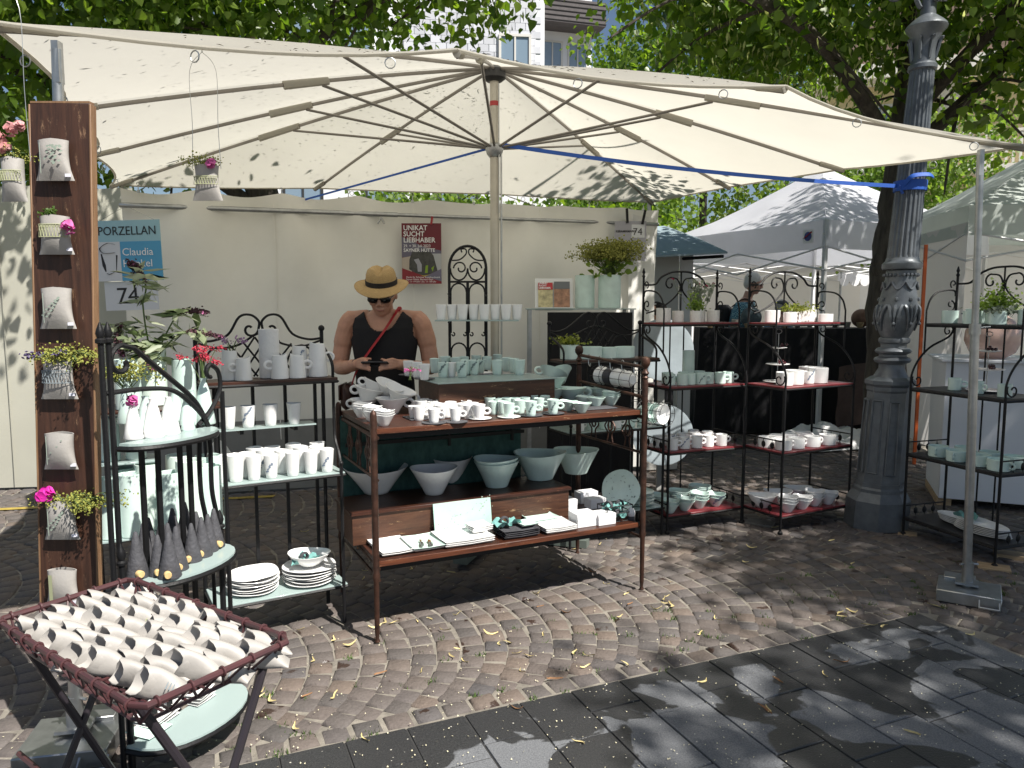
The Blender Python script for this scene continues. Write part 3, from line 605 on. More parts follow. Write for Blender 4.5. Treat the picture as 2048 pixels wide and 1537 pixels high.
# scalloped white table cloth stall far away
q = MB(); st_ = thing('market_stall', 'far white draped stall table with scalloped upper trim', 'stall', (6.6, 12.6, 0)); q.box((0, 0, .55), (2.6, .8, 1.1)); q.build('draped_table', M('white_drape', (.75, .75, .75), .8, bump=.6, bs=5), st_)
for k in range(16):
    q = MB(); q.lathe([(.075, 0), (.075, .006)], 10, None, Matrix.Translation((-1.25+k*.165, -.42, 2.0)) @ STAND); q.build('scallop', M('white_drape', (.75, .75, .75)), st_)
q = MB(); q.box((0, -.41, 2.07), (2.7, .01, .12)); q.build('trim', M('white_drape', (.75, .75, .75)), st_)
for sx in (-1.3, 1.3):
    q = MB(); q.tube([(sx, -.4, 0), (sx, -.4, 2.15)], .02, 8); q.build('post', STEEL, st_)
# ---------------------------------------------------------------- lamp post
LAMP = M('anthracite_lamp_iron', (.115, .128, .142), .42, metal=.3, var=.2, vs=12, bump=.15, bs=50)
lp = thing('street_lamp', 'ornate anthracite cast iron lamp post with fluted shaft and acanthus collar', 'lamp post', LPb)
SH = Matrix(((1, 0, LEAN, 0), (0, 1, 0, 0), (0, 0, 1, 0), (0, 0, 0, 1)))
def oct_(r, z): return [(r*cos(pi/8+k*pi/4), r*sin(pi/8+k*pi/4), z) for k in range(8)]
def oct_stack(lv):
    q = MB(); vs = [p for r, z in lv for p in oct_(r, z)]; fs = []
    for i in range(len(lv)-1):
        for k in range(8): fs.append((i*8+k, i*8+(k+1) % 8, i*8+8+(k+1) % 8, i*8+8+k))
    fs.append(tuple((len(lv)-1)*8+k for k in range(8))); q.add(vs, fs, SH); return q
oct_stack([(.215, 0), (.215, .20), (.205, .215), (.19, .245), (.178, .262), (.178, .285), (.168, .30), (.168, .33)]).build('plinth', LAMP, lp, ang=20)
pd = oct_stack([(.160, .33), (.142, .98), (.150, .995), (.150, 1.02), (.165, 1.04), (.165, 1.065), (.13, 1.09)]).build('pedestal', LAMP, lp, ang=20)
for k in range(8):
    a = k*pi/4; q = MB(); rr_ = .150*cos(pi/8)
    for (z0, z1, w0, w1) in ((.40, .92, .036, .032),):
        for sgn in (-1, 1): q.tube([(rr_+.004, sgn*w0, z0), (rr_*.91+.004, sgn*w1, z1)], .006, 4)
        q.tube([(rr_+.004, -w0, z0), (rr_+.004, w0, z0)], .006, 4); q.tube([(rr_*.91+.004, -w1, z1), (rr_*.91+.004, w1, z1)], .006, 4)
    o = q.build('panel_moulding', LAMP, pd); o.matrix_local = SH @ Matrix.Rotation(a, 4, 'Z')
q = MB(); q.lathe([(.12, 1.08), (.10, 1.12), (.085, 1.15), (.085, 1.18), (.115, 1.195), (.122, 1.21), (.115, 1.225), (.09, 1.235), (.09, 1.25), (.115, 1.262), (.12, 1.275), (.11, 1.29), (.085, 1.30), (.085, 1.325), (.10, 1.335), (.104, 1.35), (.10, 1.365), (.09, 1.37), (.104, 1.40), (.125, 1.45), (.134, 1.52), (.128, 1.60), (.112, 1.70), (.10, 1.78), (.098, 1.84), (.085, 1.85)], 28, None, SH); q.build('collar', LAMP, lp)
q = MB()
for k in range(8):
    a = k*pi/4+.2; R_ = SH @ Matrix.Rotation(a, 4, 'Z')
    for s in (-1, 0, 1): q.tube(crv([(.120, s*.004, 1.42), (.142, s*.02, 1.50), (.138, s*.034, 1.57), (.118, s*.045, 1.60)], 4), [.006]*4+[.01]*4+[.012]*4+[.004], 5, T=R_)
    q.ball((.122, 0, 1.64), .016, 6, T=R_); q.ball((.146, 0, 1.47), .012, 6, T=R_)
    q.tube([(.106+.01*sin(pi*t), .08*(t-.5), 1.76-.05*sin(pi*t)) for t in [j/6 for j in range(7)]], .008, 5, T=R_)
    for t in range(3): q.ball((.106, .03*(t-1), 1.81), .012, 6, T=R_)
q.build('acanthus_relief', LAMP, lp)['kind'] = 'stuff'
q = MB(); q.lathe([(.09, 1.845), (.125, 1.85), (.13, 1.865), (.13, 1.89), (.112, 1.905), (.106, 1.93)], 28, None, SH); q.build('shaft_ring', LAMP, lp)
n = 40; vs = []; fs = []; zz = [1.92, 1.95, 2.3, 2.8, 3.18, 3.22]; 
for z in zz:
    r = .104-.026*(z-1.92)/1.3; fl_ = 0 if z in (1.92, 3.22) else .10
    for k in range(n*2): a = pi*k/n; q_ = r*(1-(fl_ if k % 4 in (1, 2) else 0)); vs.append((q_*cos(a), q_*sin(a), z))
for i in range(len(zz)-1):
    for k in range(2*n): fs.append((i*2*n+k, i*2*n+(k+1) % (2*n), (i+1)*2*n+(k+1) % (2*n), (i+1)*2*n+k))
q = MB(); q.add(vs, fs, SH); q.build('fluted_shaft', LAMP, lp, ang=25)
q = MB(); q.lathe([(.080, 3.2), (.092, 3.21), (.092, 3.235), (.078, 3.25), (.076, 3.33), (.086, 3.40), (.105, 3.45), (.128, 3.475), (.133, 3.49), (.125, 3.505), (.10, 3.53), (.075, 3.55), (.05, 3.57), (.045, 3.75), (.045, 4.6), (.02, 4.7)], 24, None, SH)
q.build('capital', LAMP, lp)
q = MB()
for k in range(8):
    R_ = SH @ Matrix.Rotation(k*pi/4, 4, 'Z'); q.tube(crv([(.074, 0, 3.27), (.088, 0, 3.34), (.10, 0, 3.40), (.115, 0, 3.40)], 4), .011, 5, T=R_)
q.build('capital_leaves', LAMP, lp)
q = MB(); q.tube(spiral((-.22, 0, 3.72), .16, .03, -.3, 5.2, (1, 0, 0), (0, 0, 1), 22), .016, 6, T=SH); q.tube(crv([(-.05, 0, 3.62), (-.10, 0, 3.70), (-.3, 0, 4.2), (-.05, 0, 4.4)]), .016, 6, T=SH); q.build('scroll_bracket', LAMP, lp)
q = MB(); q.box((.235, -.06, 3.67), (.085, .004, .06)); o = q.build('number_plate', BLACKP, lp)
lettering(lp, '205', .235-.035, 3.652, .045, M('white_print', (.8, .8, .8), .5), y=-.066, bold=.001)
# ================================================================ trees
BARK = M('lime_bark', (.035, .028, .022), .9, col2=(.10, .085, .065), vs=7, bump=1., bs=14, stretch=(3, 3, .6))
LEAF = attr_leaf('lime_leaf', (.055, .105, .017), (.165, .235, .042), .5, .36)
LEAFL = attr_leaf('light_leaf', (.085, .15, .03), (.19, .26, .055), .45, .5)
BRACT = attr_leaf('lime_bract', (.26, .29, .10), (.42, .44, .19), .45, .6)
def leaf_cloud(name, pts, size, mat, parent, seed, droop=.75, bract=False, wide=1.):
    r = np.random.default_rng(seed); n = len(pts)
    if bract: sh = np.array([(0, 0, 0), (.10, .35, .02), (-.02, .62, .06), (0, 1, .10), (-.12, .5, .04), (-.09, .2, 0)])
    else: sh = np.array([(0, 0, 0), (.42, .05, .05), (.50, .45, .07), (0, 1.05, -.10), (-.50, .45, .07), (-.42, .05, .05)])
    sh = sh*np.array([wide, 1, 1]); s = size*r.uniform(.65, 1.25, n)
    az = r.uniform(0, 2*pi, n); el = r.normal(-droop, .38, n)
    d = np.stack([np.cos(az)*np.cos(el), np.sin(az)*np.cos(el), np.sin(el)], 1)
    rv = r.normal(size=(n, 3)); rv[:, 2] += 1.2; x = np.cross(d, rv); x /= np.linalg.norm(x, axis=1, keepdims=True)+1e-9; z = np.cross(x, d)
    V = (pts[:, None, :]+s[:, None, None]*(sh[None, :, 0:1]*x[:, None, :]+sh[None, :, 1:2]*d[:, None, :]+sh[None, :, 2:3]*z[:, None, :])).reshape(-1, 3)
    idx = np.arange(n)[:, None]*6
    F = np.concatenate([idx+np.array([[0, 1, 2, 3]]), idx+np.array([[0, 3, 4, 5]])], 1).reshape(-1, 4)
    me = bpy.data.meshes.new(name); me.vertices.add(n*6); me.vertices.foreach_set('co', V.ravel()); me.loops.add(n*8); me.polygons.add(n*2)
    me.loops.foreach_set('vertex_index', F.ravel()); me.polygons.foreach_set('loop_start', np.arange(0, n*8, 4)); me.polygons.foreach_set('use_smooth', np.ones(n*2, bool))
    me.materials.append(mat); me.attributes.new('tone', 'FLOAT', 'POINT').data.foreach_set('value', np.repeat(r.random(n), 6)); me.update(calc_edges=True); me.validate()
    return ob(name, me, parent)
def crown_pts(n, blobs, r, clump=.16, keep=None, per=26):
    out = []; w = np.array([(b[3]*b[4]*b[5])**.7 for b in blobs]); w = w/w.sum(); k = max(1, n//per)
    ch = r.choice(len(blobs), k, p=w)
    B = np.array(blobs); dirs = r.normal(size=(k, 3)); dirs /= np.linalg.norm(dirs, axis=1, keepdims=True)
    rad = r.random(k)**(1/2.2); c = B[ch, :3]+dirs*rad[:, None]*B[ch, 3:6]
    c = np.repeat(c, per, 0); p = c+r.normal(size=c.shape)*clump*np.array([1.2, 1.2, .7]); 
    return p
def tree(name, label, base, trunk, limbs, blobs, n, size, seed, leafmat=None, bracts=0, rad=.17, clump=.16, group=None, keep=None, per=26):
    t = thing(name, label, 'tree', base, 0, group); r = np.random.default_rng(seed); b = Vector(base); B = [(x-b.x, y-b.y, z, rx, ry, rz) for x, y, z, rx, ry, rz in blobs]
    pts = crv([Vector(p) for p in trunk], 5); m = len(pts); q = MB(); q.tube(pts, [rad*(1.25-.55*i/m)*(1+.16*noise.noise((i*.6, seed, 0))) for i in range(m)], 14)
    for v in q.v: d = noise.noise(v*6)*.02*rad/.17; v.x += d; v.y += noise.noise(v*5+Vector((9, 0, 0)))*.02*rad/.17
    if name == 'gnarled_lime_tree':
        for z in (1.95, 2.02): q.ball((-.13, -.03, z), .10, 10, (1, .9, 1.2))
        q.ball((.12, -.02, 1.62), .07, 8)
    q.build('trunk', BARK, t)
    top = pts[-1]; q = MB(); rr = random.Random(seed)
    for l in limbs:
        pp = crv([Vector(p) for p in l], 5); q.tube(pp, [rad*.48*(1-.8*i/len(pp)) for i in range(len(pp))], 8)
        for k in range(13):
            a = pp[rr.randrange(len(pp)//3, len(pp))]; e = a+Vector((rr.gauss(0, .7), rr.gauss(0, .7), rr.gauss(-.05, .4))); mdp = a.lerp(e, .5)+Vector((0, 0, .12))
            q.tube(crv([a, mdp, e], 4), [rad*.13]*4+[rad*.08]*4+[rad*.03], 5)
    if limbs: q.build('branches', BARK, t)
    P_ = crown_pts(n, B, r, clump, per=per)
    if keep is not None: P_ = P_[keep(P_+np.array(base))]
    c = leaf_cloud('crown', P_, size, leafmat or LEAF, t, seed)
    if bracts:
        Q_ = crown_pts(bracts, B, r, clump*1.1, per=7)
        if keep is not None: Q_ = Q_[keep(Q_+np.array(base))]
        leaf_cloud('bracts', Q_, size*1.1, BRACT, t, seed+1, droop=1.15, bract=True)
    return t
def above(k0, k1, ymin=2.0):                      # keep foliage clear of the parasol cloth
    def f(p): return (p[:, 2] > 2.95) | (p[:, 1] > 7.7) | (p[:, 0] > 2.9) | (p[:, 0] < -3.3)
    return f
KEEP = above(0, 0)
tree('lime_tree', 'leafy lime tree rising behind the left of the parasol', (-2.62, 8.6, 0), [(0, 0, 0), (.02, 0, 1.2), (-.05, -.05, 2.4), (-.35, -.3, 3.6), (-.75, -.7, 5.2), (-.7, -.7, 7)],
     [[(-.1, -.1, 2.6), (-1.5, -1.0, 3.6), (-3.0, -2.0, 4.0)], [(-.3, -.3, 3.4), (.9, -1.2, 4.2), (2.4, -1.8, 4.6)], [(-.6, -.6, 4.6), (-1.2, -2.4, 5.0), (-1.8, -3.6, 4.6)]],
     [(-3.6, 7.6, 5.2, 2.9, 2.6, 1.9), (-2.3, 6.9, 5.3, 2.1, 2.2, 1.7), (-5.0, 6.4, 4.0, 1.9, 1.6, 1.5), (-2.9, 7.2, 4.35, 2.3, 1.2, .95), (-5.5, 8.4, 3.6, 2.0, 1.5, 1.5)], 30000, .082, 5, keep=KEEP, clump=.2)
tree('gnarled_lime_tree', 'lime tree with gnarled dark trunk just behind the lamp post', (3.70, 7.35, 0), [(0, 0, 0), (-.03, 0, 1.0), (-.06, 0, 1.7), (-.03, 0, 2.3), (.02, 0, 3.0), (.1, 0, 4.4), (.0, 0, 6)],
     [[(0, 0, 3.0), (-1.2, -.6, 4.0), (-2.8, -.9, 4.4), (-3.6, -1.0, 4.3)], [(.05, 0, 3.0), (.8, -.3, 3.8), (1.8, -.6, 4.6)], [(0, 0, 3.3), (.5, -1.2, 4.2), (.7, -2.4, 4.5)]],
     [(3.3, 7.0, 4.9, 2.3, 1.7, 1.55), (5.0, 6.5, 4.3, 1.5, 1.2, 1.4), (6.5, 7.3, 6.3, 1.7, 1.4, 1.1), (2.9, 7.8, 4.5, 1.35, 1.5, 1.15), (4.3, 5.8, 4.9, 1.3, .8, .9), (3.75, 5.0, 3.75, .4, .3, .42), (4.3, 5.0, 4.0, .5, .3, .5), (4.9, 5.4, 4.4, 1.3, .8, .9), (.5, 7.4, 5.6, 1.8, 1.2, .7), (-.25, 7.6, 4.75, .35, .7, .75), (2.0, 7.6, 5.0, .95, 1.0, 1.0)],
     25000, .085, 9, bracts=9500, rad=.155, keep=lambda p: KEEP(p) & ~((p[:, 1] < 6.6) & (p[:, 2] < 3.35)), clump=.19)
# lime in the shade of which the right side of the market stands (beyond the right of the view, towards the sun)
tree('shade_lime_tree', 'tall lime tree at the right whose crown shades the pavement', (8.9, -.8, 0), [(0, 0, 0), (0, .05, 1.5), (-.05, .05, 3), (-.2, .1, 5), (-.2, 0, 7.5)],
     [[(0, 0, 3.2), (-1.4, .6, 4.6), (-2.6, 1.2, 5.3)], [(0, 0, 3.6), (.8, -1.0, 5), (1.3, -1.6, 6)]],
     [(7.7, .4, 7.4, 2.3, 2.2, 1.9), (5.9, -1.9, 7.2, 1.5, 1.6, 1.2), (9.0, -1.6, 7.2, 2.4, 2.4, 2.0), (8.2, 2.6, 7.0, 1.9, 1.6, 1.5), (4.9, -3.0, 7.2, 1.1, 1.1, .9), (6.2, .6, 7.6, .7, .6, .5)], 34000, .10, 14, clump=.22)
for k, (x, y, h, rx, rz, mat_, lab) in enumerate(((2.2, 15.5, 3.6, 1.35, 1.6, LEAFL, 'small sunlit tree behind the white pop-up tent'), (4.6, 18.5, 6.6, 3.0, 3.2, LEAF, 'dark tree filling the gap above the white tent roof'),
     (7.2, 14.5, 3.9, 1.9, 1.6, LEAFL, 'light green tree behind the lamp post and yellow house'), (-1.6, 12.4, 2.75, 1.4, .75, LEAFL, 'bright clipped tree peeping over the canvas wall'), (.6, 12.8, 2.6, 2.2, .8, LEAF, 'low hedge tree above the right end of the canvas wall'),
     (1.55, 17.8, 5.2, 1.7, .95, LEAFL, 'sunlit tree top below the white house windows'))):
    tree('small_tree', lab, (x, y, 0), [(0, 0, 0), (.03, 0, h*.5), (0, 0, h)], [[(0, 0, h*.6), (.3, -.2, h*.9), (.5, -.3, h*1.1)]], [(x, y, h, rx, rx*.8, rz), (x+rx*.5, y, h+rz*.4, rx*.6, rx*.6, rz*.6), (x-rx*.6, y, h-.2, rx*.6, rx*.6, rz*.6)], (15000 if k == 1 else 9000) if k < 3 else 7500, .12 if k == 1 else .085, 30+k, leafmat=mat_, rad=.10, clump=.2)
# ================================================================ houses
HW = M('white_render', (.74, .75, .77), .9, var=.03, vs=.6); ROOF = M('dark_slate_band', (.09, .08, .08), .8, var=.15, vs=6); GLASS = M('window_glass', (.20, .27, .34), .06, spec=.8); FRM = M('window_frame', (.62, .60, .56), .6)
YEL = M('yellow_render', (.72, .60, .36), .9, var=.04, vs=.7); CRM = M('cream_trim', (.74, .71, .64), .85)
def window(par, x, z, w_, h_, y=0., fm=FRM, blind=False):
    f = MB(); t = .07
    for c, d in (((x, y-.02, z+h_/2), (w_+t, .09, t)), ((x, y-.02, z-h_/2), (w_+t, .09, t)), ((x-w_/2, y-.02, z), (t, .085, h_)), ((x+w_/2, y-.02, z), (t, .085, h_)), ((x, y-.02, z), (t*.7, .08, h_))): f.box(c, d)
    fo = f.build('window', fm, par, smooth=False); q = MB(); q.box((x, y-.006, z), (w_, .03, h_)); q.build('pane', M('white_blind', (.72, .72, .74), .6) if blind else GLASS, fo, smooth=False)
    q = MB(); q.box((x, y-.07, z-h_/2-.06), (w_+.2, .14, .05)); q.build('sill', fm, fo, smooth=False)
hs = thing('white_house', 'white house with dark slate band roof and paired windows', 'house', Vector((.75, 33.0, 0)), radians(16)); hs.location.z = 0
q = MB(); q.box((0, 4, 7.4), (5.6, 8, 14.8)); q.build('wall', HW, hs, smooth=False)
def zpix(y, Y): return PY(1024, y, Y).z
zt = zpix(116, 33); 
for x in (-2.0, -.55, 1.0, 2.15): window(hs, x, zt+.1, .85, 1.3)
for x in (-2.0, -.55, 1.0, 2.15): window(hs, x, zt-3.0, .85, 1.3)
q = MB(); q.box((0, 3.6, zt+1.65), (6.0, 9.4, .95)); q.build('slate_band', ROOF, hs, smooth=False)
for k in range(5):
    q = MB(); q.box((0, -1.115, zt+1.25+k*.19), (6.02, .03, .02)); q.build('slate_course', M('slate_joint', (.025, .024, .025), .9), hs, smooth=False)
q = MB(); q.prism([(-2.9, 0), (2.9, 0), (2.2, 2.0), (-2.2, 2.0)], 0, 6.5, Matrix.Translation((0, 7, zt+2.13)) @ STAND); q.build('roof', M('brown_tile_roof', (.20, .14, .11), .85, var=.3, vs=5, bump=.6, bs=12), hs, smooth=False)
h2 = thing('slate_clad_house', 'house clad in pale grey slates seen through the leaves', 'house', (-3.2, 23, 0), radians(6))
q = MB(); q.box((0, 3, 6.75), (8.4, 6, 13.5)); q.build('wall', HW, h2, smooth=False)
SLT = M('pale_slate', (.55, .56, .60), .7, rand=.12); sm = MB(); sm.box((0, 0, 0), (.30, .02, .21), bev=.006); smesh = sm.mesh('slate', SLT, False)
for r_ in range(14):
    for c_ in range(13): ob('slate', smesh, h2, (.0+c_*.315+(.157 if r_ % 2 else 0), -.012-.001*(r_ % 2), 8.2+r_*.215))
for x in (-2.9, -1.4): window(h2, x, 9.3, 1.0, 1.5)
for x in (-3.0, -.6, 1.6): window(h2, x, 4.6, 1.1, 1.6, fm=M('dark_window_frame', (.03, .03, .03), .5))
window(h2, 3.3, 9.0, .9, 1.3, y=-.05)
hy = thing('yellow_house', 'pale yellow house with balcony and white roller blinds', 'house', (12.9, 21, 0), radians(-20))
q = MB(); q.box((0, 4, 3.9), (8, 8, 7.8)); q.build('wall', YEL, hy, smooth=False)
for x, z, bl in ((-2.55, 4.05, True), (-2.6, 6.5, False), (-.2, 4.05, True), (1.6, 6.5, False), (-3.6, 2.4, True)): window(hy, x, z, 1.05, 1.5, blind=bl)
q = MB(); q.box((0, 3.6, 8.0), (8.8, 9, .4)); q.build('cornice', CRM, hy, smooth=False); q = MB(); q.prism([(-4.6, 0), (4.6, 0), (2.5, 2.2), (-2.5, 2.2)], 0, 8.5, Matrix.Translation((0, 8, 8.2)) @ STAND); q.build('roof', M('brown_tile_roof', (.2, .14, .11)), hy, smooth=False)
q = MB(); q.box((.3, -.5, 5.25), (3.0, 1.0, .14)); bal = q.build('balcony', CRM, hy, smooth=False)
for k in range(19):
    q = MB(); q.box((-1.15+k*.16, -.96, 5.72), (.06, .05, .82)); q.build('baluster', CRM, bal, smooth=False)
q = MB(); q.box((.3, -.96, 6.16), (3.0, .08, .07)); q.build('handrail', CRM, bal, smooth=False)
q = MB(); q.box((-.95, -.03, 4), (.5, .2, 8.1)); q.build('pilaster', CRM, hy, smooth=False)
# ================================================================ porcelain kinds
def shell(rb, rt, h, t=.003, belly=0., n=6):
    o = [(1e-7, 0), (rb*.9, 0)]
    for i in range(n+1): u = i/n; o.append((rb+(rt-rb)*u+belly*sin(pi*u), .003+(h-.003)*u))
    o.append((rt-t*.5, h+.0012))
    for i in range(n, -1, -1): u = i/n; o.append((max(rb+(rt-rb)*u+belly*sin(pi*u)-t, .002), .006+(h-.006)*u-(0.0005 if i == n else 0)))
    o.append((1e-7, .006)); return o
def wobble(a2=0., k=2, ph=0., dz=0., kz=3, pz=0.):
    return lambda a, z: (1+a2*cos(k*a+ph)*z*z, dz*cos(kz*a+pz)*z**3)
def handle(parent, r, h, mat, hr=.017, th=.0042, zc=.55):
    q = MB(); c = Vector((r+hr*.72, 0, h*zc)); q.tube([c+Vector((hr*1.1*cos(a), 0, hr*.92*sin(a))) for a in [2*pi*k/14 for k in range(14)]], th, 6, True, flat=(1.5, .7)); return q.build('handle', mat, parent)
def simple(name, prof, mat, n=22, wob=None): return lambda: MB().lathe(prof, n, wob).build(name, mat)
def cup(name, prof, mat, r, h, hr=.017, th=.0042, wob=None, zc=.55, motif=None):
    def f():
        t = ob(name, None); q = MB(); q.lathe(prof, 22, wob); q.build('cup_body', mat, t); handle(t, r, h, mat, hr, th, zc)
        if motif: motif(t)
        return t
    return f
BLUEP = M('cobalt_print', (.20, .25, .34), .4); GREENP = M('grey_green_print', (.30, .36, .30), .5)
def sprig(parent, r, z0, mat=BLUEP, a0=-1.9, sc=1., n=9, rt=None, h=None):
    q = MB(); rr = random.Random(int(r*9999)+n); x = 0.; z = z0
    def on(u, zz): rad = r if rt is None else r+(rt-r)*zz/h; return Vector(((rad+.0012)*cos(a0+u), (rad+.0012)*sin(a0+u), zz))
    for k in range(n):
        u = (k-n/2)*.10*sc+rr.uniform(-.1, .1); zz = z0+k*.005*sc+rr.uniform(-.005, .005)*sc; s = .006*sc
        q.add([on(u-s/r*.6, zz), on(u, zz-s*.6), on(u+s/r*.8, zz+s*.4), on(u, zz+s*.9)], [(0, 1, 2, 3)])
    q.tube([on((k-n/2)*.10*sc, z0+k*.005*sc) for k in range(n)], .0006, 3); o = q.build('sprig_print', mat, parent, smooth=False); o['kind'] = 'stuff'; return o
TUMB = Kind(simple('tumbler', shell(.026, .036, .115, .0025), WHITE, wob=wobble(.03, 2, .6, .0015, 2)), 'cup')
TUMBC = Kind(simple('tumbler', shell(.026, .034, .088, .0025), CEL, wob=wobble(.03, 2, 1.6, .0015, 2)), 'cup')
TUMBS = Kind(simple('tumbler', shell(.023, .030, .085, .0022), WHITE, wob=wobble(.04, 2, .2)), 'cup')
ESP = Kind(cup('espresso_cup', shell(.022, .030, .066, .0025), WHITE, .027, .066, .0135, .0036), 'cup')
ESPC = Kind(cup('espresso_cup', shell(.022, .030, .070, .0025), CEL, .027, .07, .0135, .0036), 'cup')
MUG = Kind(cup('mug', shell(.039, .041, .083, .003), WHITE, .041, .083, .018, .0048), 'mug')
MUGC = Kind(cup('mug', shell(.040, .040, .080, .003), CEL, .040, .08, .018, .0048), 'mug')
MUGW = Kind(cup('wide_mug', shell(.058, .060, .074, .0035), WHITE, .060, .074, .019, .005), 'mug')
MUGWC = Kind(cup('wide_mug', shell(.062, .064, .072, .0035), CEL, .064, .072, .019, .005), 'mug')
TEA = Kind(cup('tea_cup', shell(.027, .074, .074, .003, -.002), WHITE, .062, .074, .019, .0045, wobble(.06, 2, .3, .0025, 2, 1), .66), 'cup')
TEAC = Kind(cup('tea_cup', shell(.027, .072, .072, .003, -.002), CEL, .060, .072, .019, .0045, wobble(.06, 2, .3, .0025, 2, 1), .66), 'cup')
BOWLS = Kind(simple('small_bowl', shell(.028, .064, .066, .003), WHITE, 24, wobble(.06, 3, .4, .004, 3)), 'bowl')
BOWLSC = Kind(simple('small_bowl', shell(.028, .064, .066, .003), CEL, 24, wobble(.06, 3, .4, .004, 3)), 'bowl')
BOWLM = Kind(simple('bowl', shell(.038, .086, .062, .0035, .006), WHITE, 24, wobble(.08, 2, .4, .004, 2)), 'bowl')
BOWLMC = Kind(simple('bowl', shell(.045, .083, .045, .0035, .008), CEL, 24, wobble(.05, 2, .4, .003, 3)), 'bowl')
BIGB = Kind(simple('large_bowl', shell(.062, .160, .155, .005, -.002, 8), WHITE, 36, wobble(.04, 2, 0, .005, 2, .5)), 'bowl')
BIGBC = Kind(simple('large_bowl', shell(.075, .150, .150, .005, -.002, 8), CEL, 36, wobble(.04, 2, .7, .005, 2, 1.5)), 'bowl')
def plate_prof(r, h=.016): return [(1e-7, 0), (r*.55, 0), (r*.62, .003), (r*.97, h-.001), (r, h+.001), (r*.985, h+.003), (r*.66, .0065), (1e-7, .0055)]
PLATE = Kind(simple('plate', plate_prof(.125), WHITE, 36, wobble(.02, 5, .3, .003, 3)), 'plate')
PLATEC = Kind(simple('plate', plate_prof(.115), CEL, 32, wobble(.02, 5, .3, .002, 3)), 'plate')
SAUC = Kind(simple('saucer', plate_prof(.058, .006), WHITE, 28, wobble(.05, 2, .3)), 'saucer')
SAUB = Kind(simple('saucer', plate_prof(.060, .006), CHAR, 28, wobble(.06, 2, .9)), 'saucer')
def cone_vase(mat, h=.13, rb=.036, rt=.009):
    def f(): return MB().lathe([(1e-7, 0), (rb*.95, 0), (rb, .004), (rb*.75+rt*.25, h*.3), (rb*.36+rt*.64, h*.72), (rt, h*.93), (rt*1.25, h), (rt*1.0, h), (rt*.7, h*.9), (1e-7, h*.6)], 20, wobble(.12, 2, .4)).build('bud_vase', mat)
    return f
CONEW = Kind(cone_vase(WHITE), 'vase'); CONEC = Kind(cone_vase(CEL, .145, .038, .010), 'vase'); CONEB = Kind(cone_vase(CEL, .195, .044, .011), 'vase')
def charcone():
    t = ob('charcoal_cone', None); q = MB(); q.lathe([(1e-7, 0), (.036, 0), (.037, .004), (.027, .05), (.016, .1), (.006, .145), (.003, .148), (1e-7, .148)], 18, wobble(.03, 3, 1)); q.build('cone_body', CHAR, t)
    q = MB(); q.lathe([(1e-7, 0), (.011, 0), (.0115, .004), (.0115, .018), (.010, .02), (1e-7, .02)], 12, None, Matrix.Translation((.028, -.012, .02)) @ Matrix.Rotation(pi/2, 4, 'Y')); q.build('cork', M('cork', (.62, .44, .20), .8, var=.2, vs=80), t); return t
CHC = Kind(charcone, 'vase')
def cyl_vase(mat, r, h, sq=.0): return lambda: MB().lathe(shell(r*1.02, r, h, .004), 26, wobble(sq, 4, .2)).build('tall_vase', mat)
VASE = Kind(cyl_vase(CEL, .048, .21, .03), 'vase'); VASEW = Kind(cyl_vase(M('pale_celadon', (.64, .74, .68), .3), .048, .22, .02), 'vase')
def jug(mat, rb, rt, h, hr=.018):
    def f():
        t = ob('jug', None); q = MB(); q.lathe(shell(rb, rt, h, .003), 22, lambda a, z: (1+.05*cos(2*a)*z, .012*max(0, cos(a-pi))**4*z**4)); q.build('jug_body', mat, t); handle(t, rt+(rb-rt)*.4, h, mat, hr, .0045, .6); return t
    return f
JUG = Kind(jug(WHITE, .040, .030, .105), 'jug'); JUGT = Kind(jug(WHITE, .050, .036, .165, .022), 'jug')
def planter(mat, name='planter', rx=.075, ry=.045, h=.075): 
    def f():
        q = MB(); q.lathe(shell(.075, .076, h, .004), 26, lambda a, z: (1-.10*abs(sin(2*a))**2*0+.05*cos(4*a), 0)); me = q.mesh(name, mat)
        me.transform(Matrix.Diagonal((rx/.075, ry/.075, 1, 1))); return ob(name, me)
    return f
PLOV = Kind(planter(WHITE), 'planter'); PLOVC = Kind(planter(CEL, 'planter', .085, .05, .078), 'planter'); POTW = Kind(planter(M('speckled_white_porcelain', (.72, .71, .68), .5, var=.08, vs=60), 'pot', .043, .043, .082), 'pot'); POTC = Kind(planter(CEL, 'pot', .052, .052, .085), 'pot')
def sq_plate(mat, w_, d_, h_=.012, name='square_plate'):
    def f():
        q = MB(); n = 4; ring = lambda s, z, c=.0: [(sx*(w_/2*s-c*abs(k)), sy*(d_/2*s-c*abs(k)), z+.003*((abs(sx*sy)) if s > .9 else 0)) for sx, sy, k in ((-1, -1, 0), (0, -1.0, 0), (1, -1, 0), (1, 0, 0), (1, 1, 0), (0, 1, 0), (-1, 1, 0), (-1, 0, 0))]
        rings = [ring(.8, 0), ring(.86, .001), ring(.99, h_-.002), ring(1, h_), ring(.97, h_+.001), ring(.86, .005), ring(.8, .004)]
        vs = [p for r in rings for p in r]; fs = [tuple(range(7, -1, -1)), tuple(6*8+k for k in range(8))]
        for i in range(6):
            for k in range(8): fs.append((i*8+k, i*8+(k+1) % 8, i*8+8+(k+1) % 8, i*8+8+k))
        q.add(vs, fs); return q.build(name, mat)
    return f
SQP = Kind(sq_plate(WHITE, .19, .19), 'plate'); SQPS = Kind(sq_plate(WHITE, .10, .13), 'plate'); SQPC = Kind(sq_plate(M('mint_glaze', (.60, .78, .70), .25, var=.04, vs=20), .17, .19), 'plate'); SQPB = Kind(sq_plate(CHAR, .185, .185), 'plate')
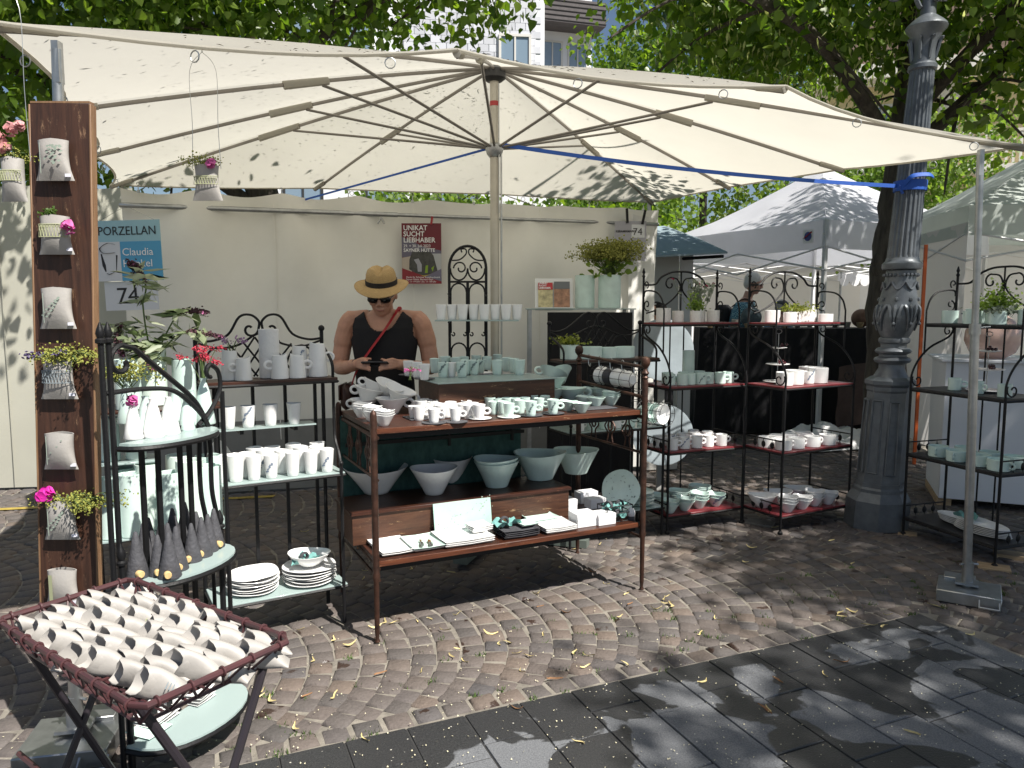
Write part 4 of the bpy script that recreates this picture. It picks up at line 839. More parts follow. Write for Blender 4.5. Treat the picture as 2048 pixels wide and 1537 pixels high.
OVALP = Kind(lambda: ob('oval_platter', (lambda me: (me.transform(Matrix.Diagonal((2.2, 1, 1, 1))), me)[1])(MB().lathe(plate_prof(.085, .016), 32).mesh('oval_platter', WHITE))), 'platter')
def stack(kind, n, loc, dz, label, group, rz=0., sc=1., jit=.12, tilt=0., j2=.0015):
    for k in range(n):
        kind.at(Vector(loc)+Vector((random.uniform(-1, 1)*j2, random.uniform(-1, 1)*j2, k*dz*(sc if not isinstance(sc, tuple) else 1))), label, group, rot=(random.uniform(-.02, .02)*(k > 0), random.uniform(-.02, .02)*(k > 0), rz+random.uniform(-jit, jit)), sc=sc)
# ================================================================ flowers
UMB = M('yellow_green_umbel', (.25, .26, .05), .8, rand=.2); STEMG = M('green_stem', (.09, .14, .04), .7); LEAFG = attr_leaf('bouquet_leaf', (.05, .10, .025), (.12, .18, .06), .35); PINK = M('pink_petal', (.62, .13, .38), .6, transl=.3, var=.3, vs=60); LAV = M('lavender_bud', (.12, .09, .20), .8); CRIM = M('crimson_yarrow', (.45, .04, .07), .8); ROSE = M('pale_pink_petal', (.68, .34, .34), .6, transl=.3, var=.3, vs=40); BUDD = M('faded_buddleia', (.10, .045, .055), .9, var=.6, vs=90); BUDP = M('buddleia_pink', (.40, .12, .26), .8)
def blossoms(mb, c, r, n, s, rr, flat=.6):
    for k in range(n):
        p = Vector(c)+Vector((rr.gauss(0, r), rr.gauss(0, r), rr.gauss(0, r*flat))); a = Vector((rr.gauss(0, 1), rr.gauss(0, 1), rr.gauss(0, 1))).normalized(); b = a.orthogonal().normalized(); d = a.cross(b); t = s*rr.uniform(.6, 1.3)
        mb.add([p+b*t, p+d*t, p-b*t, p-d*t, p+a*t*.6], [(0, 1, 4), (1, 2, 4), (2, 3, 4), (3, 0, 4)])
def umbels(parent, base, n, h, spread, rr, s=.0042, dirv=(0, 0, 0), mat=UMB, rad=.016, cnt=26):
    st = MB(); bl = MB()
    for k in range(n):
        e = Vector(base)+Vector((rr.gauss(0, spread), rr.gauss(0, spread*.6), h*rr.uniform(.55, 1.1)))+Vector(dirv)*rr.uniform(.5, 1.2)
        st.tube(crv([Vector(base)+Vector((rr.gauss(0, .006), rr.gauss(0, .004), -.03)), Vector(base).lerp(e, .55)+Vector((0, 0, .02)), e], 3), .0014, 4); blossoms(bl, e, rad, cnt, s, rr)
    st.build('stems', STEMG, parent); o = bl.build('blossoms', mat, parent, smooth=False); o['kind'] = 'stuff'
def petal_flower(parent, c, r, mat, rr, n=9):
    q = MB(); c = Vector(c)
    for k in range(n+6):
        d = Vector((rr.gauss(0, 1), rr.gauss(-.3, .7), rr.gauss(.2, .8))).normalized(); b = d.orthogonal().normalized(); e = d.cross(b); p = c+d*r*rr.uniform(.15, .75); s = r*rr.uniform(.30, .48); m = 9
        vs = [p-d*s*.35]+[p+(b*cos(2*pi*i/m)+e*sin(2*pi*i/m)*rr.uniform(.8, 1.1))*s*(1+.12*sin(3*2*pi*i/m+k))+d*s*.12*rr.uniform(-1, 1) for i in range(m)]
        q.add(vs, [(0, 1+i, 1+(i+1) % m) for i in range(m)])
    return q.build('petals', mat, parent, smooth=True, ang=80)
def leaves_at(parent, pts, size, seed, droop=-.3, mat=None): return leaf_cloud('leaves', np.array([p[:] for p in pts]), size, mat or LEAFG, parent, seed, droop=droop)
# ================================================================ wrought-iron racks
def shelf_board(parent, W, y0, y1, z, mat, name='shelf', th=.012, edge=None):
    q = MB(); q.box((W/2, (y0+y1)/2, z-th/2), (W, y1-y0, th), bev=.002); o = q.build(name, mat, parent)
    e = MB()
    for a, b in (((0, y0, z-th-.006), (W, y0, z-th-.006)), ((0, y1, z-th-.006), (W, y1, z-th-.006)), ((0, y0, z-th-.006), (0, y1, z-th-.006)), ((W, y0, z-th-.006), (W, y1, z-th-.006))): e.tube([a, b], .0075, 4)
    e.build('shelf_frame', IRON, o); return o
def etagere(label, fl, ex, W, D, shelfmat, flip=False, leafy=True):
    rz = math.atan2(ex[1], ex[0]); t = thing('etagere_rack', label, 'rack', (fl[0], fl[1], 0), rz); r = .0085
    Z = (.13, .58, 1.035, 1.475); T0 = D-.26
    for x in (0, W):
        q = MB(); q.tube([(x, D, 0), (x, D, 1.80)], r, 8); q.lathe([(.004, 1.79), (.013, 1.805), (.006, 1.82), (.0115, 1.835), (.003, 1.865)], 10, None, Matrix.Translation((x, D, 0))); q.lathe([(.016, 0), (.016, .012), (.008, .02)], 10, None, Matrix.Translation((x, D, 0))); q.build('back_post', IRON, t)
        q = MB(); q.tube([(x, 0, 0), (x, 0, 1.03)], r, 8); q.lathe([(.018, 0), (.018, .014), (.009, .022)], 10, None, Matrix.Translation((x, 0, 0)))
        q.tube(crv([(x, .0, 1.03), (x, .0, 1.12), (x, .05, 1.22), (x, .15, 1.31), (x, D-.05, 1.38), (x, D-.008, 1.44)], 5), r*.85, 6); q.build('front_post', IRON, t)
        q = MB(); q.tube(spiral((x, .055, 1.085), .050, .010, 2.6, 9.2, (0, 1, 0), (0, 0, 1), 18), r*.6, 5); q.tube([(x, T0, 1.26), (x, T0, 1.56)]+crv([(x, T0, 1.56), (x, T0+.03, 1.64), (x, T0+.10, 1.69), (x, D-.03, 1.70), (x, D-.01, 1.66)], 5), r*.75, 6)
        q.tube(spiral((x, D-.06, 1.42), .045, .009, .3, 7.0, (0, 1, 0), (0, 0, 1), 16), r*.6, 5); q.tube(spiral((x, D-.05, 1.60), .045, .009, -2., 5.0, (0, 1, 0), (0, 0, 1), 16), r*.6, 5)
        q.tube(spiral((x, D-.035, 1.745), .03, .007, 4.2, -2, (0, 1, 0), (0, 0, 1), 14), r*.55, 5); q.build('side_scrolls', IRON, t)
        for zz in Z[:2]:
            q = MB(); q.tube([(x, 0, zz+.075), (x, D, zz+.075)], .005, 6); q.build('side_rail', IRON, t)
            if leafy:
                for k in range(3):
                    yy = D*(.28+.22*k); q = MB(); q.ball((x, yy, zz+.034), .02, 8, (.25, 1, 1.2)); q.tube([(x, yy, zz), (x, yy, zz+.075)], .003, 4); q.build('leaf_ornament', IRON, t)
    q = MB(); w2 = W/2; zt_ = 1.83
    q.tube(crv([(0, D, 1.745), (.10, D, 1.75), (w2*.45, D, 1.80), (w2*.72, D, zt_+.008), (w2, D, zt_+.015), (W-w2*.72, D, zt_+.008), (W-w2*.45, D, 1.80), (W-.10, D, 1.75), (W, D, 1.745)], 5), r*.9, 6); q.build('crest_bow', IRON, t)
    for s in (-1, 1):
        q = MB(); q.tube(crv([(w2+s*.30, D, 1.54), (w2+s*.20, D, 1.57), (w2+s*.09, D, 1.63), (w2+s*.012, D, 1.71), (w2+s*.03, D, 1.785), (w2+s*.09, D, 1.80)], 5)+spiral((w2+s*.095, D, 1.752), .05, .010, pi/2, pi/2-s*5.2, (1, 0, 0), (0, 0, 1), 16), r*.7, 6); q.build('crest_scroll', IRON, t)
    q = MB(); q.tube([(w2, D, 1.475), (w2, D, zt_+.01)], r*.7, 6); q.build('crest_stem', IRON, t)
    for x in (W*.36, W*.5+.03): q = MB(); q.tube([(x, D-.004, .13), (x, D-.004, 1.475)], .006, 6); q.build('back_bar', IRON, t)
    for k, zz in enumerate(Z): shelf_board(t, W, T0 if k == 3 else 0, D, zz, shelfmat)
    Rm = Matrix.Translation((fl[0], fl[1], 0)) @ Matrix.Rotation(rz, 4, 'Z')
    return t, (lambda x, y, z: Rm @ Vector((x, y, z))), Z, rz
r1, L1, RZ, a1 = etagere('black iron rack with red shelves holding celadon mugs beside the canvas end', P(1334, 1068), P(1481, 1047)-P(1334, 1068), .655, .35, REDSH)
r2, L2, _, a2 = etagere('black iron rack with red shelves holding white mugs next to the lamp post', P(1560, 1069), P(1699, 1042)-P(1560, 1069), .70, .36, REDSH)
f3 = P(1806, 1069); r3, L3, _, a3 = etagere('black iron rack with black shelves beyond the steel corner post', f3, P(1988, 1134)-f3, .70, .36, BLKSH)
# the glass-shelved bed-side racks with lattice crest
def lattice_rack(label, fl, ex, W, D, woodtop=True):
    rz = math.atan2(ex[1], ex[0]); t = thing('lattice_rack', label, 'rack', (fl[0], fl[1], 0), rz); r = .010; Z = (.20, .77, 1.235)
    for x in (0, W):
        q = MB(); q.tube([(x, D, 0), (x, D, 1.46)], r, 8); q.ball((x, D, 1.475), .017, 10); q.build('back_post', IRON, t)
        q = MB(); q.tube([(x, 0, 0), (x, 0, .80)], r*.9, 8); q.ball((x, 0, .815), .013, 8); q.tube(crv([(x, 0, .80), (x, .03, .86), (x, .09, .93), (x, .10, 1.05), (x, .10, 1.22), (x, .115, 1.31), (x, D-.04, 1.375), (x, D-.01, 1.385)], 5), r*.8, 6); q.build('front_post', IRON, t)
    w2 = W/2; q = MB(); q.tube(crv([(0, D, 1.425), (.07, D, 1.42), (.15, D, 1.45), (w2-.10, D, 1.535), (w2-.045, D, 1.545), (w2-.008, D, 1.515), (w2-.008, D, 1.485)], 5)+spiral((w2-.05, D, 1.475), .042, .010, .2, -5.4, (1, 0, 0), (0, 0, 1), 16), r*.65, 6); q.build('crest_scroll', IRON, t)
    q = MB(); q.tube(crv([(W, D, 1.425), (W-.07, D, 1.42), (W-.15, D, 1.45), (w2+.10, D, 1.535), (w2+.045, D, 1.545), (w2+.008, D, 1.515), (w2+.008, D, 1.485)], 5)+spiral((w2+.05, D, 1.475), .042, .010, pi-.2, pi+5.4, (1, 0, 0), (0, 0, 1), 16), r*.65, 6); q.build('crest_scroll', IRON, t)
    q = MB(); q.tube(crv([(0, D, 1.415), (.10, D, 1.385), (.2, D, 1.40), (w2, D, 1.455), (W-.2, D, 1.40), (W-.10, D, 1.385), (W, D, 1.415)], 5), r*.6, 6); q.build('crest_bow', IRON, t)
    for s in (-1, 1):
        q = MB(); q.tube([(w2+s*.20+.085*cos(a), D, 1.235+.155*sin(a)) for a in [pi*k/14 for k in range(15)]], r*.55, 6); q.build('side_arch', IRON, t)
    for k in range(6):
        x0 = w2-.15+k*.06
        for s in (-1, 1):
            q = MB(); xe = x0+s*.13; 
            if abs(xe-w2) < .19: q.tube([(x0, D, 1.445-.3*abs(x0-w2)), (xe, D, 1.24)], .005, 5); q.build('lattice_bar', IRON, t)
    for x in (W*.14, W*.42, W*.68, W*.93):
        q = MB(); q.box((x, D, .72), (.016, .012, 1.03)); q.build('back_bar', IRON, t)
    o1 = shelf_board(t, W+.02, .0, D, Z[0], FROST, 'glass_shelf', .008); o2 = shelf_board(t, W+.02, .0, D, Z[1], FROST, 'glass_shelf', .008)
    shelf_board(t, W+.02, .085, D, Z[2], TABW if woodtop else FROST, 'wood_shelf', .014)
    Rm = Matrix.Translation((fl[0], fl[1], 0)) @ Matrix.Rotation(rz, 4, 'Z'); return t, (lambda x, y, z: Rm @ Vector((x, y, z))), Z, rz
flF = P(430, 1217, .2); frF = P(688, 1168, .2); rF, LF, ZF, aF = lattice_rack('black lattice-crested rack with glass shelves of white tumblers and plates', flF, frF-flF, .61, .28)
q = MB(); q.box((.30, .19, 1.0), (.46, .11, .007)); o = q.build('glass_shelf', FROST, rF)
for x in (.18, .44): q = MB(); q.box((x, .225, .982), (.018, .09, .025)); q.build('shelf_bracket', IRON, rF)
frM = P(1323, 1069); dM = Vector((.895, .43, 0)).normalized(); flM = frM-dM*.74; rM, LM, ZM, aM = lattice_rack('black lattice-crested rack of celadon planters and mugs behind the bed table', flM, dM, .74, .30)
# ---------------------------------------------------------------- half-moon rack
A_, B_ = Vector((-1.284, 2.394, 0)), Vector((-1.10, 2.87, 0)); dd = B_-A_; Wd = dd.length*.88; rzD = math.atan2(dd.y, dd.x); rD = thing('half_moon_rack', 'black half-moon rack with frosted glass shelves of bud vases and charcoal cones', 'rack', A_, rzD)
RmD = Matrix.Translation(A_) @ Matrix.Rotation(rzD, 4, 'Z'); LD = lambda x, y, z: RmD @ Vector((x, y, z))
def moon(W, bulge, z, x0=0., n=14, th=.008):
    pts = [(x0+W/2-W/2*cos(pi*k/n), -bulge*sin(pi*k/n)**.8) for k in range(n+1)]; q = MB(); q.prism([(x, y) for x, y in pts], z-th, z)
    o = q.build('glass_shelf', FROST, rD, smooth=False); e = MB(); e.tube([(x, y+.004, z-th-.010) for x, y in pts], .010, 6); e.tube([(x0, 0, z-th-.01), (x0+W, 0, z-th-.01)], .010, 6); e.build('shelf_frame', IRON, o)
moon(Wd, .165, .68); moon(Wd*.88, .12, 1.14, .015); moon(Wd*1.08, .20, .12, -.02)
for x, zt_ in ((0, .74), (Wd, .74)):
    q = MB(); q.tube([(x, 0, 0), (x, 0, zt_)], .011, 8); q.lathe([(.008, zt_-.005), (.017, zt_), (.017, zt_+.008), (.010, zt_+.014), (.015, zt_+.03), (.012, zt_+.045), (.002, zt_+.07)], 10, None, Matrix.Translation((x, 0, 0))); q.build('front_post', IRON, rD)
for x, y_ in ((-.028, .006), (.014, .022)):
    q = MB(); q.tube([(x, y_, .0), (x, y_, 1.47)], .009, 8); q.lathe([(.008, 1.465), (.016, 1.47), (.016, 1.48), (.010, 1.485), (.014, 1.50), (.010, 1.515), (.002, 1.535)], 10, None, Matrix.Translation((x, y_, 0))); q.build('tall_post', IRON, rD)
for x in (Wd*.25, Wd*.40, Wd*.62, Wd*.72): q = MB(); q.box((x, .012, .62), (.018, .010, 1.08)); q.build('back_bar', IRON, rD)
for dx in (0, .055):
    q = MB(); q.tube(crv([(Wd*.86+dx, .0, .70+.0), (Wd*.84+dx, .0, .80), (Wd*.80+dx, 0, .9), (Wd*.80+dx, 0, 1.06), (Wd*.84+dx*.4, 0, 1.14)], 5), .009, 6); q.build('curved_post', IRON, rD)
q = MB(); q.tube(spiral((.07, .03, 1.40), .012, .058, 6.5, pi/2, (1, 0, 0), (0, 0, 1), 18)+crv([(.12, .03, 1.445), (.22, .02, 1.36), (.34, 0, 1.25), (.39, -.01, 1.16)], 5), .009, 6); q.build('side_arm', IRON, rD)
q = MB(); q.tube(crv([(.0, .03, 1.305), (.16, .02, 1.305), (.26, .0, 1.285), (.36, -.01, 1.20), (.40, -.01, 1.14)], 5), .009, 6); q.build('side_arm', IRON, rD)
q = MB(); q.tube(crv([(Wd*.80, 0, 1.15), (Wd*.95, 0, 1.20), (Wd*1.06, 0, 1.27), (Wd*1.05, 0, 1.34), (Wd*.96, 0, 1.37)], 5)+spiral((Wd*.97, 0, 1.335), .035, .012, 1.8, 4.5, (1, 0, 0), (0, 0, 1), 8), .0085, 6); q.build('curl', IRON, rD)
# ---------------------------------------------------------------- vase rack behind the half-moon rack
vr0 = Vector((-1.70, 3.00, 0)); vrz = radians(28); vr = thing('vase_rack', 'low dark rack of tall celadon vases behind the half-moon rack', 'rack', vr0, vrz); RmV = Matrix.Translation(vr0) @ Matrix.Rotation(vrz, 4, 'Z'); LV = lambda x, y, z: RmV @ Vector((x, y, z))
for x in (0, .50):
    for y in (0, .30): q = MB(); q.tube([(x, y, 0), (x, y, 1.22)], .010, 8); q.build('post', IRON, vr)
for zz, mt, nm in ((.62, FROST, 'glass_shelf'), (.92, FROST, 'glass_shelf'), (1.155, TABW, 'wood_shelf')):
    y0 = .12 if zz == .92 else 0; x1 = .26 if zz == .92 else .52
    q = MB(); q.box((x1/2-.01, (y0+.31)/2, zz-.005), (x1, .31-y0, .010), bev=.002); q.build(nm, mt, vr)
# ================================================================ the old bedstead table
T0 = P(755, 1285); T1 = P(1283, 1180); tx = (T1-T0); TW_ = tx.length; tx.normalize(); tz = math.atan2(tx.y, tx.x); TD = .70
bt = thing('bedstead_table', 'old copper brown bedstead used as a two-tier display table', 'table', T0, tz); RmT = Matrix.Translation(T0) @ Matrix.Rotation(tz, 4, 'Z'); LT = lambda x, y, z: RmT @ Vector((x, y, z))
iT = RmT.inverted()
def tloc(px, py, z): return iT @ P(px, py, z)
TZ, LZ = 1.02, .385
def bed_post(x, y, h, knob):
    q = MB(); q.lathe([(.004, 0), (.014, .004), (.008, .02), (.012, .05), (.0135, .30), (.020, .325), (.016, .34), (.0165, .40), (.0165, h-.02), (.014, h)]+([(.012, h), (.018, h+.01), (.012, h+.02), (.022, h+.035), (.012, h+.05), (.010, h+.06), (.024, h+.08), (.027, h+.098), (.020, h+.118), (.003, h+.126)] if knob else [(.006, h+.01)]), 14, None, Matrix.Translation((x, y, 0))); q.build('post', COPIRON, bt)
bed_post(0, 0, 1.10, False); bed_post(TW_, 0, 1.19, True); bed_post(0, TD, 1.06, False); bed_post(TW_, TD, 1.22, True)
for zz, nm, y1 in ((TZ, 'table_board', TD-.0), (LZ, 'lower_board', TD-.05)):
    q = MB(); q.box((TW_/2, y1/2+.022, zz-.0125), (TW_-.03, y1, .025), bev=.002); o = q.build(nm, TABW, bt); e = MB(); e.box((TW_/2, .0175, zz-.0125), (TW_-.032, .009, .026), bev=.002); e.build('worn_edge', TABE, o)
    e = MB()
    for y in (.05, y1-.05): e.box((TW_/2, y, zz-.04), (TW_-.04, .02, .028))
    e.build('angle_rail', IRON, o)
for x in (.016, TW_):
    for zz in (.30, .355, .78, .98): q = MB(); q.tube([(x, 0, zz), (x, TD, zz)], .008 if zz != .98 else .011, 6); q.build('end_rail', COPIRON, bt)
    if x > 1:
        for z0, z1 in ((1.255, 1.285), (1.09, 1.12)): q = MB(); q.tube([(x, 0, z0), (x, TD, z1)], .010, 8); q.build('end_rail', COPIRON, bt)
    for y in (.16, .34, .52):
        q = MB()
        for s in (-1, 1):
            q.tube(crv([(x, y+s*.02, .97), (x, y+s*.015, .93), (x, y+s*.055, .88), (x, y+s*.02, .84), (x, y+s*.03, .79)], 5), .005, 5)
        q.tube([(x, y+.022*cos(a), .885+.03*sin(a)) for a in [2*pi*k/10 for k in range(10)]], .006, 5, True); q.build('cast_ornament', COPIRON, bt)
TEALC = M('dark_teal_pattern_cloth', (.018, .060, .055), .85, col2=(.05, .12, .105), vs=26, bump=.3, bs=18, stretch=(1, 1, .6))
q = MB(); vs = []; fs = []
for i in range(31):
    for j in range(9): vs.append((.0+i*(TW_-.42)/30, TD-.03+.012*sin(i*.9)+.008*noise.noise((i*.4, j*.5, 0)), .36+j*.635/8))
for i in range(30):
    for j in range(8): k = i*9+j; fs.append((k, k+9, k+10, k+1))
q.add(vs, fs); tc_ = q.build('teal_cloth', TEALC, None); tc_.location = T0; tc_.rotation_euler = (0, 0, tz); tag(tc_, 'dark teal patterned cloth hanging behind the bedstead table', 'cloth')
q = MB()
for zz in (.84,): q.box((TW_/2-.2, TD-.06, zz), (TW_-.44, .012, .02))
for x in (.10, .62, TW_-.5): q.box((x, TD-.062, .90), (.016, .012, .22))
q.build('back_frame', IRON, bt)
# crate on the lower board and crate on top
cA = tloc(716, 1082, LZ); cB = tloc(1195, 1015, LZ); y0 = .33; cr1 = thing('wooden_crate', 'long low brown wooden crate on the lower board under the large bowls', 'crate', LT(.62, .0, LZ), tz)
def crate(t, x0, x1, y0, y1, h, lidmat, topth=.018, facem=CRATEW):
    q = MB(); q.box(((x0+x1)/2, y0+.009, h/2), (x1-x0, .018, h), bev=.002); q.build('front_board', facem, t)
    for x in (x0+.009, x1-.009): q = MB(); q.box((x, (y0+y1)/2+.009, h/2), (.0178, y1-y0-.018, h-.002)); q.build('end_board', facem, t)
    q = MB(); q.box(((x0+x1)/2, y1+.005, h/2), (x1-x0, .014, h-.002)); q.build('back_board', facem, t)
    q = MB(); q.box(((x0+x1)/2, (y0+y1)/2, h+topth/2), (x1-x0+.02, y1-y0+.025, topth), bev=.002); return q.build('lid', lidmat, t)
C1Y, C1H = .30, .155
crate(cr1, -.655, .60, C1Y, .63, C1H, TABW)
C1T = LZ+C1H+.018
BXH = .158; pb = tloc(830, 808, TZ); pb2 = tloc(1065, 800, TZ); cr2 = thing('wooden_box', 'brown wooden box with frosted glass top on the bedstead table', 'box', LT(.0, 0, TZ), tz)
BX0, BX1, BY = pb.x-.02, pb.x+.68, .36
crate(cr2, BX0, BX1, BY, .68, BXH, FROST, .008); BZ = TZ+BXH+.008
# trellis rack behind
tr0 = Vector((-.40, 4.82, 0)); tr = thing('trellis_stand', 'narrow black wrought iron trellis with round arch behind the table', 'trellis', tr0, radians(2)); r = .009
for x in (0, .117, .235): q = MB(); q.tube([(x, 0, 0), (x, 0, 1.83 if x in (0, .235) else 1.75)], r, 8); q.build('upright', IRON, tr)
q = MB(); q.tube([(.1175+.1175*cos(a), 0, 1.83+.14*sin(a)) for a in [pi*k/16 for k in range(17)]], r, 8); q.build('round_arch', IRON, tr)
q = MB(); q.tube([(0, 0, 1.745), (.235, 0, 1.745)], r*.8, 6); q.build('crossbar', IRON, tr)
for s in (-1, 1):
    q = MB(); q.tube(spiral((.1175+s*.045, 0, 1.83), .012, .045, pi/2+s*5, pi/2-s*1.57-s*.0, (1, 0, 0), (0, 0, 1), 18), r*.6, 6); q.tube([(.1175+s*.055+.055*cos(a), 0, 1.83-.075*sin(a)) for a in [pi*k/10 for k in range(11)]], r*.6, 6); q.build('heart_scroll', IRON, tr)
    q = MB(); q.tube(crv([(.1175+s*.10, 0, 1.88), (.1175+s*.05, 0, 1.885), (.1175+s*.01, 0, 1.92), (.1175+s*.012, 0, 1.95), (.1175+s*.04, 0, 1.95), (.1175+s*.035, 0, 1.93)], 5), r*.55, 6); q.build('crest_curl', IRON, tr)
    for zt_ in (1.74, 1.36):
        q = MB(); q.tube([(.1175+s*.0585+.050*cos(a), 0, zt_-.06+.055*sin(a)) for a in [pi*k/10 for k in range(11)]], r*.6, 6)
        for xx in (.1175+s*.108, .1175+s*.009): q.tube([(xx, 0, zt_-.06), (xx, 0, zt_-.32)], r*.55, 5); q.tube(spiral((xx-s*.0+(.014 if xx > .1175 else -.014)*0+.012*s*(1 if xx == .1175+s*.009 else -1), 0, zt_-.33), .014, .006, 1.5, -3.5, (1, 0, 0), (0, 0, 1), 8), r*.5, 5)
        q.build('inner_arch', IRON, tr)
for x in (.0, .235): q = MB(); q.tube([(x, 0, 1.655), (x, -.16, 1.665)], .005, 6); q.build('peg', IRON, tr)
for x in (.0, .235): q = MB(); q.tube([(x, 0, 1.49), (x, -.16, 1.49)], .005, 6); q.build('shelf_peg', IRON, tr)
GSZ = 1.505
q = MB(); q.box((-.39+.19-.02, 4.73, GSZ-.004), (.52, .15, .008), .03, bev=.001); tag(q.build('glass_shelf', FROST), 'small frosted glass shelf with white tumblers on the trellis', 'shelf')
# glass-topped frame with black cloth at the rear right
gx0, gx1 = PY(1060, 620, 6.1), PY(1264, 620, 6.1); gt = thing('display_frame', 'tall steel display frame with glass top and black cloth', 'stand', (gx0.x, 6.1, 0)); GW_ = gx1.x-gx0.x; GH = gx0.z
for x in (0, GW_):
    for y in (0, .42): q = MB(); q.box((x, y, GH/2), (.028, .028, GH)); q.build('leg', STEEL, gt)
q = MB(); q.box((GW_/2, .21, GH+.006), (GW_+.06, .48, .010), bev=.002); q.build('glass_top', FROST, gt)
q = MB(); vs = []; fs = []
for i in range(25):
    for j in range(9): vs.append((.14+i*(GW_-.14)/24, -.025+.012*sin(i*1.3)*(1-j/8)+.01*noise.noise((i*.5, j, 2)), .06+j*(GH-.08)/8))
for i in range(24):
    for j in range(8): k = i*9+j; fs.append((k, k+9, k+10, k+1))
q.add(vs, fs); q.build('black_cloth', CLOTHB, gt)
# ================================================================ what stands on the racks and tables
rnd = random.Random(21)
# --- rack with celadon mugs (beside canvas end)
G = 'speckled pots on the top shelf of the celadon mug rack'
for x, y, s in ((.10, .24, 1.18), (.24, .26, 1.0), (.33, .17, 1.0), (.41, .24, .95), (.50, .19, 1.05)): POTW.at(L1(x, y, RZ[3]), 'speckled white porcelain pot on the top red shelf beside the curly haired shopper', G, rz=rnd.random(), sc=(s, s, s*(1.05 if x < .2 else 1)))
pl = PLOV.at(L1(.45, .30, RZ[3]), 'white oval planter of grey campion on the top red shelf', None, rz=a1, sc=(.75, .9, 1.5))
fb = thing('flower_bunch', 'grey leaved campion stems with dark red flowers', 'flowers', L1(.45, .30, RZ[3]+.10), a1); st = MB(); lv = []; fl_ = MB()
for k in range(34):
    x = rnd.gauss(0, .055); e = Vector((x*1.5, rnd.gauss(0, .02), rnd.uniform(.10, .22))); st.tube([(x*.6, 0, 0), e.lerp((x, 0, 0), .4), e], .0016, 4); lv += [Vector((x*.6, 0, 0)).lerp(e, t) for t in (.3, .5, .7, .9)]
    if k % 9 == 0: blossoms(fl_, e, .006, 8, .008, rnd)
SAGE = attr_leaf('grey_sage_leaf', (.16, .19, .14), (.28, .31, .25), .3); st.build('stems', M('grey_stem', (.25, .28, .2), .8), fb); leaf_cloud('leaves', np.array([p[:] for p in lv]), .03, SAGE, fb, 3, droop=-.9); fl_.build('petals', M('dark_red_petal', (.28, .01, .06), .6), fb)
def herb(label, loc, h, w_, seed, mat=None, n=260, size=.02, rz=0, sub=False):
    t = thing('herb_bunch', label, 'herbs', loc, rz); r_ = np.random.default_rng(seed); p = r_.normal(size=(n, 3))*[w_, w_*.6, h*.3]; p[:, 2] = np.abs(p[:, 2])*1.2+.01
    leaf_cloud('leaves', p, size, mat or LEAFL, t, seed, droop=-.4); q = MB(); rr = random.Random(seed)
    for k in range(14): e = Vector(p[rr.randrange(n)]); q.tube([(e.x*.3, e.y*.3, -.05), e], .0012, 4)
    q.build('stems', STEMG, t); return t
herb('feathery green herbs in a speckled pot', L1(.33, .17, RZ[3]+.075), .12, .028, 41, n=300, size=.016, mat=attr_leaf('herb_green', (.10, .17, .03), (.24, .32, .08), .4))
for i, (x, y) in enumerate(((.05, .12), (.13, .08), (.21, .10), (.29, .08), (.37, .10), (.46, .08), (.10, .22), (.24, .22), (.40, .24), (.55, .10))): MUGC.at(L1(x+.03, y, RZ[2]), 'plain celadon mug in the row on the third red shelf', 'celadon mugs on the red shelf', rz=a1+(-.3 if i % 2 else .3)+(pi*.9 if i in (1, 2) else 0))
VASE.at(L1(.35, .27, RZ[2]), 'tall square celadon vase standing behind the celadon mugs', None, rz=a1, sc=(1.0, .75, 1.1))
for i, (x, y) in enumerate(((.08, .07), (.19, .08), (.29, .07), (.40, .08), (.51, .07), (.05, .20), (.16, .21), (.27, .21), (.38, .22), (.50, .22), (.44, .31))): MUG.at(L1(x, y, RZ[1]), 'white mug standing on the second red shelf of the celadon mug rack', 'white mugs on the second red shelf', rz=a1-.1)
for i, (x, y, n) in enumerate(((.06, .06, 2), (.20, .07, 2), (.33, .08, 3), (.48, .08, 2))): stack(BOWLSC, n, L1(x, y, RZ[0]), .020, 'small celadon bowl in a short stack on the lowest red shelf', 'stacked small celadon bowls on the lowest red shelf', sc=1.08)
for i, (x, y, n) in enumerate(((.09, .25, 4), (.28, .25, 5), (.48, .27, 6))): stack(BOWLMC, n, L1(x, y, RZ[0]), .014, 'shallow celadon bowl in a tall stack at the back of the lowest red shelf', 'stacked shallow celadon bowls on the lowest red shelf', sc=.98)
# --- rack with white mugs
for x, y, s in ((.12, .25, (.85, 1, 1.15)), (.21, .17, (.75, .9, .95)), (.33, .24, (.85, .9, 1)), (.48, .25, (1.1, .9, 1.2)), (.59, .18, (.9, .9, .8))): PLOV.at(L2(x, y, RZ[3]), 'plain white oval planter on the top shelf of the white mug rack', 'white planters on the top shelf of the white mug rack', rz=a2, sc=s)
herb('low golden green herbs spilling from a white planter', L2(.33, .22, RZ[3]+.07), .07, .055, 43, n=420, size=.014, mat=attr_leaf('thyme_green', (.12, .15, .03), (.24, .26, .06), .4))
for i, (x, y, s) in enumerate(((.10, .10, 1.05), (.22, .12, 1.15), (.46, .12, 1.25), (.52, .26, 1.2))): MUGW.at(L2(x, y, RZ[2]), 'large straight white mug on the third shelf of the white mug rack', 'large white mugs on the third shelf', rz=a2+.1, sc=(s*.95, s*.95, s*1.2))
for i, (x, y) in enumerate(((.28, .19), (.36, .12))): m = MUG.at(L2(x, y, RZ[2]), 'white mug with cobalt sprig between larger white mugs', 'sprigged white mugs', rz=a2-.1, sc=1.05)
for i, (x, y) in enumerate(((.09, .08), (.23, .09), (.38, .08), (.54, .08), (.07, .22), (.20, .24), (.33, .24), (.47, .24))): MUGW.at(L2(x, y, RZ[1]), 'wide low white mug on the second shelf of the white mug rack', 'wide low white mugs on the second shelf', rz=a2-.15)
